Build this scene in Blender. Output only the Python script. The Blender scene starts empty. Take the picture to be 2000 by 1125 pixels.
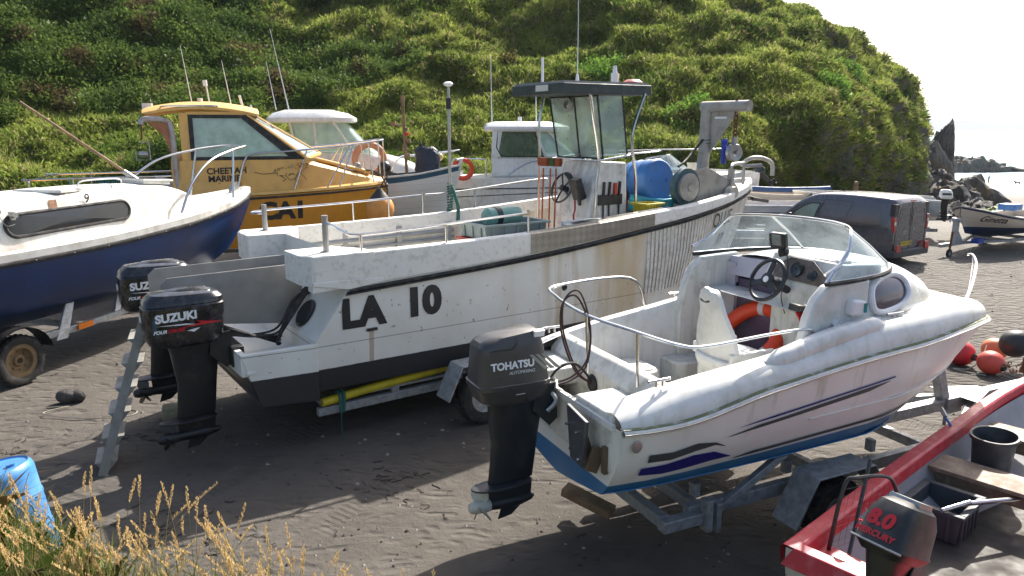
import bpy, bmesh, math, random
import numpy as np
from mathutils import Vector, Matrix, noise
R = math.radians
random.seed(7)
sc = bpy.context.scene
COL = sc.collection

# ---------------------------------------------------------------- camera
CAM_H, PITCH, FPX = 3.64, 12.1, 1450.0
cd = bpy.data.cameras.new('camera'); cam = bpy.data.objects.new('camera', cd); COL.objects.link(cam)
cam.location = (0, 0, CAM_H); cam.rotation_euler = (R(90 - PITCH), 0, 0)
cd.sensor_width = 36; cd.lens = FPX / 2000 * 36; cd.clip_start = 0.05; cd.clip_end = 30000
sc.camera = cam
# ---------------------------------------------------------------- sky and sun
SUNV = Vector((.52, 1.0, 1.0)).normalized()
w = bpy.data.worlds.new('World'); sc.world = w; w.use_nodes = True
nt = w.node_tree; bg = nt.nodes['Background']
sky = nt.nodes.new('ShaderNodeTexSky'); sky.sky_type = 'NISHITA'; sky.sun_disc = False
sky.sun_elevation = math.asin(SUNV.z); sky.sun_rotation = math.atan2(SUNV.x, SUNV.y)
sky.altitude = 0; sky.air_density = 1.0; sky.dust_density = 4.0; sky.ozone_density = 1.0
nt.links.new(sky.outputs[0], bg.inputs[0]); bg.inputs[1].default_value = 0.11
ld = bpy.data.lights.new('sun', 'SUN'); ld.energy = 5.0; ld.angle = R(.53); ld.color = (1, .94, .85)
lo = bpy.data.objects.new('sun', ld); COL.objects.link(lo)
lo.rotation_euler = SUNV.to_track_quat('Z', 'Y').to_euler(); lo.location = SUNV * 60
sc.view_settings.view_transform = 'Standard'; sc.view_settings.look = 'None'
sc.view_settings.gamma = 1; sc.view_settings.exposure = 1.15

# ---------------------------------------------------------------- materials
def lin(c):
    return tuple(((x / 255) / 12.92 if x / 255 <= .04045 else ((x / 255 + .055) / 1.055) ** 2.4) for x in c) + (1,)
class NB:
    def __init__(s, name):
        s.m = bpy.data.materials.new(name); s.m.use_nodes = True
        s.t = s.m.node_tree; s.b = s.t.nodes['Principled BSDF']; s.l = s.t.links
        s.tc = s.t.nodes.new('ShaderNodeTexCoord')
    def n(s, ty, **k):
        x = s.t.nodes.new(ty)
        for a, b in k.items():
            if a.startswith('i_'): x.inputs[int(a[2:])].default_value = b
            else: setattr(x, a, b)
        return x
    def noise(s, scale, detail=4, sc3=None, src=None, rough=.55):
        x = s.n('ShaderNodeTexNoise'); x.inputs['Scale'].default_value = scale
        x.inputs['Detail'].default_value = detail; x.inputs['Roughness'].default_value = rough
        o = src or s.tc.outputs['Object']
        if sc3:
            mp = s.n('ShaderNodeMapping'); mp.inputs['Scale'].default_value = sc3
            s.l.new(o, mp.inputs[0]); o = mp.outputs[0]
        s.l.new(o, x.inputs['Vector']); return x.outputs[0]
    def ramp(s, fac, a, b, lo=0.0, hi=1.0):
        x = s.n('ShaderNodeMapRange'); s.l.new(fac, x.inputs[0])
        x.inputs[1].default_value = a; x.inputs[2].default_value = b
        x.inputs[3].default_value = lo; x.inputs[4].default_value = hi; return x.outputs[0]
    def mix(s, fac, a, b, mode='MIX'):
        x = s.n('ShaderNodeMix', data_type='RGBA', blend_type=mode)
        for sock, v in ((x.inputs[0], fac), (x.inputs[6], a), (x.inputs[7], b)):
            if isinstance(v, bpy.types.NodeSocket): s.l.new(v, sock)
            else: sock.default_value = v
        return x.outputs[2]
    def math(s, op, a, b=0.0, c=0.0):
        x = s.n('ShaderNodeMath', operation=op)
        for sock, v in zip(x.inputs, (a, b, c)):
            if isinstance(v, bpy.types.NodeSocket): s.l.new(v, sock)
            else: sock.default_value = v
        return x.outputs[0]
    def xyz(s, src=None):
        x = s.n('ShaderNodeSeparateXYZ'); s.l.new(src or s.tc.outputs['Object'], x.inputs[0]); return x.outputs
    def bump(s, h, strength, dist=.01):
        x = s.n('ShaderNodeBump'); x.inputs['Strength'].default_value = strength
        x.inputs['Distance'].default_value = dist; s.l.new(h, x.inputs['Height'])
        s.l.new(x.outputs[0], s.b.inputs['Normal']); return x
    def done(s, col=None, rough=None, metal=None):
        for v, k in ((col, 'Base Color'), (rough, 'Roughness'), (metal, 'Metallic')):
            if v is None: continue
            if isinstance(v, bpy.types.NodeSocket): s.l.new(v, s.b.inputs[k])
            else: s.b.inputs[k].default_value = v
        return s.m
def dk(c, f): return (c[0] * f, c[1] * f, c[2] * f, 1)
def M(name, c, rough=.45, metal=0, var=.12, vs=3.0, dirt=None, da=.35, ds=6.0, streak=False, bump=.1, bs=60, bd=.004, coat=0, bands=None):
    """general worn surface: c linear colour; dirt colour mixed in by noise; bands=[(z, dz/dx, colour)] paint below a line"""
    b = NB(name); col = b.mix(b.ramp(b.noise(vs), .3, .7), c + (1,) if len(c) == 3 else c, dk(c, 1 - var * 2))
    if bands:
        X = b.xyz()
        for z0, sl, bc in bands:
            h = b.math('SUBTRACT', b.math('SUBTRACT', X[2], b.math('MULTIPLY', X[0], sl)), z0)
            wob = b.math('MULTIPLY', b.math('SUBTRACT', b.noise(2.5), .5), .015)
            col = b.mix(b.ramp(b.math('ADD', h, wob), -.004, .004, 1, 0), col, bc + (1,))
    if dirt:
        f = b.ramp(b.noise(ds, 6), .5, .75, 0, da)
        if streak:
            f2 = b.ramp(b.noise(1.0, 5, (ds * 2.2, ds * 2.2, .7)), .5, .8, 0, da)
            f = b.math('MAXIMUM', f, f2)
        col = b.mix(f, col, dirt + (1,))
    rr = b.ramp(b.noise(vs * 2.3), .3, .7, rough * .8, min(1, rough * 1.3))
    if bump: b.bump(b.noise(bs, 3), bump, bd)
    if coat: b.b.inputs['Coat Weight'].default_value = coat; b.b.inputs['Coat Roughness'].default_value = .08
    return b.done(col, rr, metal)
GRIME = (.13, .12, .07)
def glass(name, tint=(.75, .82, .8), alpha=.35, rough=.03, haze=.12):
    """window pane: partly clear, partly salt-hazed, glossy"""
    m = bpy.data.materials.new(name); m.use_nodes = True; t = m.node_tree; t.nodes.clear()
    out = t.nodes.new('ShaderNodeOutputMaterial'); tr = t.nodes.new('ShaderNodeBsdfTransparent'); tr.inputs[0].default_value = tint + (1,)
    g = t.nodes.new('ShaderNodeBsdfPrincipled'); g.inputs['Base Color'].default_value = (tint[0] * haze * 4, tint[1] * haze * 4, tint[2] * haze * 4, 1)
    g.inputs['Roughness'].default_value = rough; g.inputs['IOR'].default_value = 1.5
    tc = t.nodes.new('ShaderNodeTexCoord'); n = t.nodes.new('ShaderNodeTexNoise'); n.inputs['Scale'].default_value = 3.5; n.inputs['Detail'].default_value = 5
    t.links.new(tc.outputs['Object'], n.inputs['Vector'])
    mr = t.nodes.new('ShaderNodeMapRange'); mr.inputs[1].default_value = .3; mr.inputs[2].default_value = .75
    mr.inputs[3].default_value = max(0, alpha - .12); mr.inputs[4].default_value = min(1, alpha + .15); t.links.new(n.outputs[0], mr.inputs[0])
    mx = t.nodes.new('ShaderNodeMixShader'); t.links.new(mr.outputs[0], mx.inputs[0]); t.links.new(tr.outputs[0], mx.inputs[1]); t.links.new(g.outputs[0], mx.inputs[2])
    t.links.new(mx.outputs[0], out.inputs[0]); return m
# ---------------------------------------------------------------- mesh helpers
def V(*a): return Vector(a)
class MB:
    def __init__(s): s.v = []; s.f = []; s.mi = []
    def add(s, vs, fs, mi=0):
        o = len(s.v); s.v += [tuple(p) for p in vs]; s.f += [tuple(o + i for i in f) for f in fs]; s.mi += [mi] * len(fs); return s
    def box(s, c, size, rot=(0, 0, 0), taper=1.0, mi=0):
        m = Matrix.Rotation(R(rot[2]), 3, 'Z') @ Matrix.Rotation(R(rot[1]), 3, 'Y') @ Matrix.Rotation(R(rot[0]), 3, 'X')
        vs = []
        for z in (-.5, .5):
            k = taper if z > 0 else 1
            for x, y in ((-.5, -.5), (.5, -.5), (.5, .5), (-.5, .5)):
                vs.append(V(*c) + m @ V(x * size[0] * k, y * size[1] * k, z * size[2]))
        return s.add(vs, [(3, 2, 1, 0), (4, 5, 6, 7), (0, 1, 5, 4), (1, 2, 6, 5), (2, 3, 7, 6), (3, 0, 4, 7)], mi)
    def box2(s, a, b, mi=0):
        return s.box([(a[i] + b[i]) / 2 for i in range(3)], [abs(b[i] - a[i]) for i in range(3)], mi=mi)
    def tube(s, pts, r, n=8, closed=False, smooth=0, mi=0, flat=1.0):
        P = [V(*p) for p in pts]
        if smooth: P = crsub(P, smooth, closed)
        k = len(P); rr = r if isinstance(r, (list, tuple)) else [r] * k
        if len(rr) != k: rr = [rr[0] + (rr[-1] - rr[0]) * i / (k - 1) for i in range(k)]
        up = None; vs = []
        for i in range(k):
            a = P[(i - 1) % k] if (closed or i > 0) else P[i]; b = P[(i + 1) % k] if (closed or i < k - 1) else P[i]
            t = (b - a).normalized() if (b - a).length > 1e-9 else V(0, 0, 1)
            if up is None:
                up = t.orthogonal().normalized() if flat == 1 else (V(0, 0, 1) - t * t.z).normalized()
            else: up = (up - t * up.dot(t)); up = up.normalized() if up.length > 1e-6 else t.orthogonal().normalized()
            q = t.cross(up)
            for j in range(n):
                A = 2 * math.pi * j / n; vs.append(P[i] + (up * math.cos(A) * flat + q * math.sin(A)) * rr[i])
        fs = []
        for i in range(k if closed else k - 1):
            for j in range(n):
                a, b = i * n + j, i * n + (j + 1) % n; c, d = ((i + 1) % k) * n + (j + 1) % n, ((i + 1) % k) * n + j
                fs.append((a, b, c, d))
        if not closed: fs += [tuple(range(n - 1, -1, -1)), tuple((k - 1) * n + j for j in range(n))]
        return s.add(vs, fs, mi)
    def cyl(s, p0, p1, r0, r1=None, n=16, mi=0): return s.tube([p0, p1], [r0, r0 if r1 is None else r1], n, mi=mi)
    def lathe(s, prof, o=(0, 0, 0), ax=(0, 0, 1), n=24, mi=0):
        a = V(*ax).normalized(); u = a.orthogonal().normalized(); q = a.cross(u); vs = []
        for r, z in prof:
            for j in range(n):
                A = 2 * math.pi * j / n; vs.append(V(*o) + a * z + (u * math.cos(A) + q * math.sin(A)) * max(r, 1e-4))
        fs = [(i * n + j, i * n + (j + 1) % n, (i + 1) * n + (j + 1) % n, (i + 1) * n + j) for i in range(len(prof) - 1) for j in range(n)]
        shut = prof[0] == prof[-1]
        if prof[0][0] > 1e-3 and not shut: fs.append(tuple(range(n - 1, -1, -1)))
        if prof[-1][0] > 1e-3 and not shut: fs.append(tuple((len(prof) - 1) * n + j for j in range(n)))
        return s.add(vs, fs, mi)
    def prism(s, out, d, mi=0):
        k = len(out); d = V(*d); P = [V(*p) for p in out]
        return s.add(P + [p + d for p in P], [tuple(range(k - 1, -1, -1)), tuple(range(k, 2 * k))] + [(i, (i + 1) % k, k + (i + 1) % k, k + i) for i in range(k)], mi)
    def grid(s, rows, mi=0, closed=False):
        n = len(rows[0]); vs = [p for r in rows for p in r]; fs = []
        for i in range(len(rows) - 1):
            for j in range(n if closed else n - 1):
                fs.append((i * n + j, i * n + (j + 1) % n, (i + 1) * n + (j + 1) % n, (i + 1) * n + j))
        return s.add(vs, fs, mi)
    def sphere(s, c, r, n=16, sc_=(1, 1, 1), mi=0):
        vs = []; m = n // 2
        rows = [[V(*c) + V(math.cos(2 * math.pi * j / n) * math.sin(math.pi * i / m) * r * sc_[0], math.sin(2 * math.pi * j / n) * math.sin(math.pi * i / m) * r * sc_[1], math.cos(math.pi * i / m) * r * sc_[2]) for j in range(n)] for i in range(m + 1)]
        return s.grid(rows, mi, True)
    def rings(s, lv, n=28, cap=True, mi=0, rot=0):
        """stacked superellipse rings: (z, cx, cy, lx, ly, power[, tiltx]) full sizes"""
        rows = []
        for L in lv:
            z, cx, cy, lx, ly, p = L[:6]; tl = L[6] if len(L) > 6 else 0; row = []
            for j in range(n):
                A = 2 * math.pi * (j + .5) / n; ca, sa = math.cos(A), math.sin(A)
                x = math.copysign(abs(ca) ** (2 / p), ca) * lx / 2; y = math.copysign(abs(sa) ** (2 / p), sa) * ly / 2
                row.append(V(cx + x, cy + y, z + tl * x))
            rows.append(row)
        s.grid(rows, mi, True)
        if cap:
            o = len(s.v) - len(rows) * n
            s.f.append(tuple(o + i for i in range(n - 1, -1, -1))); s.f.append(tuple(o + (len(rows) - 1) * n + i for i in range(n))); s.mi += [mi, mi]
        return s
    def xf(s, m):
        s.v = [tuple(m @ V(*p)) for p in s.v]; return s
    def build(s, name, mat, parent=None, smooth=True, bevel=0, loc=None, ang=35, merge=False, recalc=True):
        me = bpy.data.meshes.new(name); me.from_pydata(s.v, [], s.f)
        for m_ in (mat if isinstance(mat, (list, tuple)) else [mat]): me.materials.append(m_)
        me.polygons.foreach_set('material_index', s.mi)
        if recalc:
            bm = bmesh.new(); bm.from_mesh(me)
            if merge: bmesh.ops.remove_doubles(bm, verts=bm.verts, dist=1e-4)
            bmesh.ops.recalc_face_normals(bm, faces=bm.faces); bm.to_mesh(me); bm.free()
        if smooth:
            me.polygons.foreach_set('use_smooth', [True] * len(me.polygons)); me.set_sharp_from_angle(angle=R(ang))
        o = bpy.data.objects.new(name, me); COL.objects.link(o)
        if parent: o.parent = parent
        if loc: o.location = loc
        if bevel:
            b = o.modifiers.new('bevel', 'BEVEL'); b.width = bevel; b.segments = 2; b.limit_method = 'ANGLE'; b.angle_limit = R(40); b.harden_normals = False
        return o
def crsub(P, n, closed=False):
    k = len(P); out = []
    for i in range(k if closed else k - 1):
        a, b, c, d = (P[(i - 1) % k], P[i], P[(i + 1) % k], P[(i + 2) % k]) if closed else (P[max(i - 1, 0)], P[i], P[i + 1], P[min(i + 2, k - 1)])
        for j in range(n):
            t = j / n; out.append(.5 * ((2 * b) + (c - a) * t + (2 * a - 5 * b + 4 * c - d) * t * t + (3 * b - a - 3 * c + d) * t ** 3))
    if not closed: out.append(P[-1])
    return out
def curve(*tb):
    X = [t[0] for t in tb]; Y = [t[1] for t in tb]; n = len(X)
    d = [(Y[i + 1] - Y[i]) / (X[i + 1] - X[i]) for i in range(n - 1)]
    m = [d[0]] + [0 if d[i - 1] * d[i] <= 0 else 2 * d[i - 1] * d[i] / (d[i - 1] + d[i]) for i in range(1, n - 1)] + [d[-1]]
    def f(x):
        if x <= X[0]: return Y[0]
        if x >= X[-1]: return Y[-1]
        i = max(j for j in range(n - 1) if X[j] <= x); h = X[i + 1] - X[i]; t = (x - X[i]) / h
        return (2 * t ** 3 - 3 * t * t + 1) * Y[i] + (t ** 3 - 2 * t * t + t) * h * m[i] + (-2 * t ** 3 + 3 * t * t) * Y[i + 1] + (t ** 3 - t * t) * h * m[i + 1]
    return f
def tag(o, label=None, cat=None, group=None, kind=None):
    if label: o['label'] = label
    if cat: o['category'] = cat
    if group: o['group'] = group
    if kind: o['kind'] = kind
    return o
def thing(name, loc, ang=0, label=None, cat=None, group=None):
    o = bpy.data.objects.new(name, None); COL.objects.link(o); o.location = loc; o.rotation_euler = (0, 0, R(ang))
    o.empty_display_size = .2
    return tag(o, label, cat, group)
def copy_tree(o, parent=None):
    c = o.copy(); COL.objects.link(c); c.parent = parent
    for ch in list(o.children): copy_tree(ch, c)
    return c
def text(name, body, size, fn, mat, parent, bold=.0, shear=0, space=1.0, wx=1.0):
    """flat lettering mapped through fn(u, v) so that it follows the surface"""
    cu = bpy.data.curves.new('t', 'FONT'); cu.body = body; cu.size = size; cu.offset = bold; cu.shear = shear; cu.space_character = space; cu.resolution_u = 4
    ob = bpy.data.objects.new('t', cu); me = bpy.data.meshes.new_from_object(ob)
    bpy.data.objects.remove(ob); bpy.data.curves.remove(cu)
    bm = bmesh.new(); bm.from_mesh(me); bmesh.ops.triangulate(bm, faces=bm.faces)
    bmesh.ops.subdivide_edges(bm, edges=[e for e in bm.edges if e.calc_length() > size * .6], cuts=2)
    for v in bm.verts: v.co = fn(v.co.x * wx, v.co.y)
    bm.to_mesh(me); bm.free(); me.materials.clear(); me.materials.append(mat); me.name = name
    o = bpy.data.objects.new(name, me); COL.objects.link(o); o.parent = parent; return o
class Hull:
    """lofted boat hull, x forward, y port, z up"""
    def __init__(s, L, half, sheer, keel, chy=.82, chz=.3, rake=.6, bulge=.05, aft=None, x0=0, p=1.6):
        s.L, s.half, s.sheer, s.keel, s.chy, s.chz, s.rake, s.bulge, s.aft, s.x0, s.p = L, half, sheer, keel, chy, chz, rake, bulge, aft, x0, p
    def pt(s, u, v, side=-1, off=0.0):
        h, g, k = s.half(u) + off, s.sheer(u), s.keel(u); cz = k + (g - k) * s.chz * (1 + .8 * max(0, u - .6)); cy = h * s.chy * (1 - .55 * max(0, u - .55) / .45)
        if v < .3: t = v / .3; y = cy * t; z = k + (cz - k) * t ** 1.15
        else:
            t = (v - .3) / .7; y = cy + (h - cy) * t ** (.8 + .6 * max(0, u - .6)) + s.bulge * math.sin(math.pi * t) * min(1, (1 - u) * 4); z = cz + (g - cz) * t
        zz = max(0, min(1, (z - k) / (g - k)))
        x = u * s.L - s.rake * (1 - zz) ** s.p * max(0, (u - .45) / .55) ** 1.2
        if s.aft: x += s.aft(z) * (1 - u)
        return V(s.x0 + x, side * y, z)
    def vz(s, u, z):
        lo, hi = 0, 1
        for _ in range(24):
            m = (lo + hi) / 2
            if s.pt(u, m).z < z: lo = m
            else: hi = m
        return (lo + hi) / 2
    def at(s, x, z, side=-1, off=.006):
        lo, hi = 0, 1
        for _ in range(22):
            m = (lo + hi) / 2
            if s.pt(m, s.vz(m, z), side).x < x: lo = m
            else: hi = m
        u = (lo + hi) / 2; p = s.pt(u, s.vz(u, z), side); p.y += side * off; p.z = z; return p
    US = [0, .06, .13, .2, .28, .36, .44, .52, .6, .67, .73, .79, .84, .88, .915, .945, .97, .985, .995, 1]
    def shell(s, mb, v0=0, v1=1, nv=12, th=.05, mi=0, u0=0, u1=1, cap=True, inner=None):
        """outer skin both sides, inner skin from z=inner up, gunwale cap and transom"""
        US = sorted(set([u0, u1] + [u for u in s.US if u0 < u < u1])); VS = [v0 + (v1 - v0) * i / nv for i in range(nv + 1)]
        if v0 == 0 and .3 not in VS: VS = sorted(VS + [.3, .302])
        for sd in (-1, 1): mb.grid([[s.pt(u, v, sd) for v in VS] for u in US], mi)
        if inner is not None:
            for sd in (-1, 1):
                rows = []
                for u in US:
                    va = s.vz(u, inner); row = [s.inn(u, va + (1 - va) * i / 5, sd, th) for i in range(6)]; row.append(s.pt(u, 1, sd)); rows.append(row)
                mb.grid(rows, mi)
        if cap:
            c = [s.pt(0, v, -1) for v in VS] + [s.pt(0, v, 1) for v in reversed(VS)]
            for i in range(len(VS) - 1): mb.add([s.pt(0, VS[i], -1), s.pt(0, VS[i], 1), s.pt(0, VS[i + 1], 1), s.pt(0, VS[i + 1], -1)], [(0, 1, 2, 3)], mi)
        return mb
    def inn(s, u, v, side, th):
        p = s.pt(u, v, side); y = abs(p.y) - th; return V(p.x if u < .98 else p.x - th, side * max(y, .004), p.z)
    def deck(s, mb, z, th=.05, u0=0, u1=1, mi=0, crown=0.0, n=6):
        """horizontal (or sheer-following when z is None) deck between the sides"""
        rows = []
        for u in [u0 + (u1 - u0) * i / 24 for i in range(25)]:
            if z is None: a = s.pt(u, 1, 1); w_ = max(.003, a.y - th); x, zz = a.x, a.z - .01
            else: a = s.inn(u, s.vz(u, z), 1, th); w_, x, zz = max(a.y, .003), a.x, z
            rows.append([V(x, w_ * (j / n * 2 - 1), zz + crown * (1 - (j / n * 2 - 1) ** 2) * min(1, w_)) for j in range(n + 1)])
        return mb.grid(rows, mi)
    def strip(s, mb, zf, hgt, th, u0=0, u1=1, sides=(-1, 1), mi=0, n=40):
        """rubbing strake: rectangular bead standing proud of the skin around height zf(u)"""
        for sd in sides:
            rows = []
            for i in range(n + 1):
                u = u0 + (u1 - u0) * i / n; z = zf(u); a = s.pt(u, s.vz(u, z - hgt / 2), sd); b = s.pt(u, s.vz(u, min(z + hgt / 2, s.sheer(u))), sd)
                a.z = z - hgt / 2; b.z = z + hgt / 2; e = V(th * .5 * max(0, u - .9) * 10, sd * th * (1 if u < .97 else .5), 0)
                rows.append([a - e * .6, a + e * .8, a + e + V(0, 0, hgt * .25), b + e - V(0, 0, hgt * .25), b + e * .8, b - e * .6])
            mb.grid(rows, mi)
        return mb
def rail(mb, pts, r=.0125, n=8, sm=5): return mb.tube(pts, r, n, smooth=sm)
# ---------------------------------------------------------------- shared materials
W = (.72, .71, .66)
m_white = M('white_paint_worn', W, .42, dirt=GRIME, da=.45, ds=5, streak=True, var=.05)
m_gel = M('white_gelcoat', (.71, .705, .675), .3, dirt=(.3, .28, .18), da=.45, ds=5, streak=True, var=.04, bump=.04, bs=25)
m_gelin = M('white_gelcoat_inside', (.66, .65, .6), .5, dirt=(.16, .16, .09), da=.6, ds=6, streak=True, var=.06)
m_steel = M('stainless_steel', (.62, .62, .62), .18, 1, var=.08, bump=0)
m_alu = M('dull_aluminium', (.42, .42, .41), .42, .8, dirt=(.2, .2, .19), da=.5, ds=4, bump=.08)
m_plate = M('grey_sheet_plate', (.36, .35, .33), .5, .35, dirt=(.2, .19, .17), da=.5, ds=3, bump=.05)
m_galv = M('galvanised_steel', (.42, .44, .45), .5, .45, dirt=(.22, .2, .17), da=.5, ds=7, var=.2, vs=14, bump=.08)
m_black = M('black_plastic', (.018, .018, .02), .35, var=.2, dirt=(.1, .09, .08), da=.25, ds=8)
m_cowl = M('glossy_black_cowling', (.014, .014, .017), .24, var=.2, dirt=(.16, .15, .14), da=.45, ds=9, coat=.25, bump=.03)
m_rubber = M('black_rubber', (.022, .022, .022), .75, dirt=(.12, .1, .08), da=.6, ds=9)
m_rust = M('rust', (.16, .065, .025), .85, dirt=(.05, .03, .02), da=.6)
m_rope = M('green_rope', (.03, .12, .1), .85, bump=.5, bs=200)
m_rope2 = M('pale_rope', (.4, .36, .28), .9, bump=.5, bs=200)
m_trope = M('turquoise_rope', (.06, .28, .3), .85, bump=.5, bs=200)
m_orange = M('orange_ring', (.72, .06, .015), .45, dirt=(.3, .1, .05), da=.3)
m_tape = M('reflective_tape', (.6, .62, .64), .35)
m_wood = M('weathered_wood', (.3, .19, .1), .75, dirt=(.1, .07, .04), da=.6, ds=12, var=.25)
m_blk = M('black_lettering', (.012, .012, .014), .5, var=0, bump=0)
m_wht = M('white_lettering', (.72, .73, .74), .4, var=0, bump=0)
m_red = M('red_lettering', (.55, .01, .02), .4, var=0, bump=0)
m_glass = glass('clear_window', (.8, .88, .85), .32)
m_glassg = glass('salt_hazed_window', (.66, .8, .74), .5, .08, .22)
m_dark = M('dark_tinted_window', (.02, .022, .025), .12, var=.3, bump=0, coat=.4)

def wheel(parent, c, r=.33, w=.18, ax=(0, 1, 0), rim_mat=None, tyre_name='wheel', rr=.58):
    a = V(*ax).normalized()
    mb = MB(); prof = [(r * rr, -w * .42), (r * .8, -w * .5), (r * .94, -w * .46), (r, -w * .3), (r, w * .3), (r * .94, w * .46), (r * .8, w * .5), (r * rr, w * .42), (r * rr, -w * .42)]
    mb.lathe(prof, c, ax, 36)
    for i in range(30):    # tread blocks
        A = 2 * math.pi * i / 30; u = a.orthogonal().normalized(); q = a.cross(u); d = u * math.cos(A) + q * math.sin(A); p = V(*c) + d * r
        for sgn in (-1, 1): mb.tube([p + a * sgn * w * .08, p + a * sgn * w * .42], r * .03, 4)
    t = mb.build(tyre_name, m_rubber, parent)
    mb = MB(); mb.lathe([(r * .1, -w * .1), (r * .12, w * .22), (r * .2, w * .2), (r * .26, w * .05), (r * .45, w * .1), (r * .5, w * .36), (r * (rr + .015), w * .4), (r * (rr + .015), -w * .4), (r * .45, -w * .3), (r * .3, -w * .25), (r * .1, -w * .1)], c, ax, 32)
    u = a.orthogonal().normalized(); q = a.cross(u)
    for i in range(8):
        A = 2 * math.pi * i / 8; d = u * math.cos(A) + q * math.sin(A); mb.cyl(V(*c) + d * r * .36 - a * w * .1, V(*c) + d * r * .36 + a * w * .16, r * .035, n=8)
    mb.build('rim', rim_mat or m_galv, t)
    return t

def propeller(parent, o, r, mat, ax=(-1, 0, 0)):
    mb = MB(); a = V(*ax).normalized(); u = a.orthogonal().normalized(); q = a.cross(u); o = V(*o)
    mb.lathe([(r * .24, -r * .45), (r * .3, -r * .3), (r * .28, r * .35), (r * .2, r * .55), (r * .08, r * .6)], o, ax, 20)
    for k in range(3):
        A0 = 2 * math.pi * k / 3 + .4; rows = []
        for i in range(7):
            t = i / 6; rad = r * (.25 + .75 * t); wd = r * (.28 + .62 * math.sin(math.pi * (t * .82 + .12))); row = []
            for j in range(6):
                sj = j / 5 - .5; A = A0 + sj * wd / rad * .8 + t * .25; d = u * math.cos(A) + q * math.sin(A)
                row.append(o + d * rad * (1 - .12 * abs(sj) * t) + a * (sj * wd * .62))
            rows.append(row)
        mb.grid(rows); mb.grid([[p + a * r * .03 for p in row] for row in rows])
    return mb.build('propeller', mat, parent, recalc=False)

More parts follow.
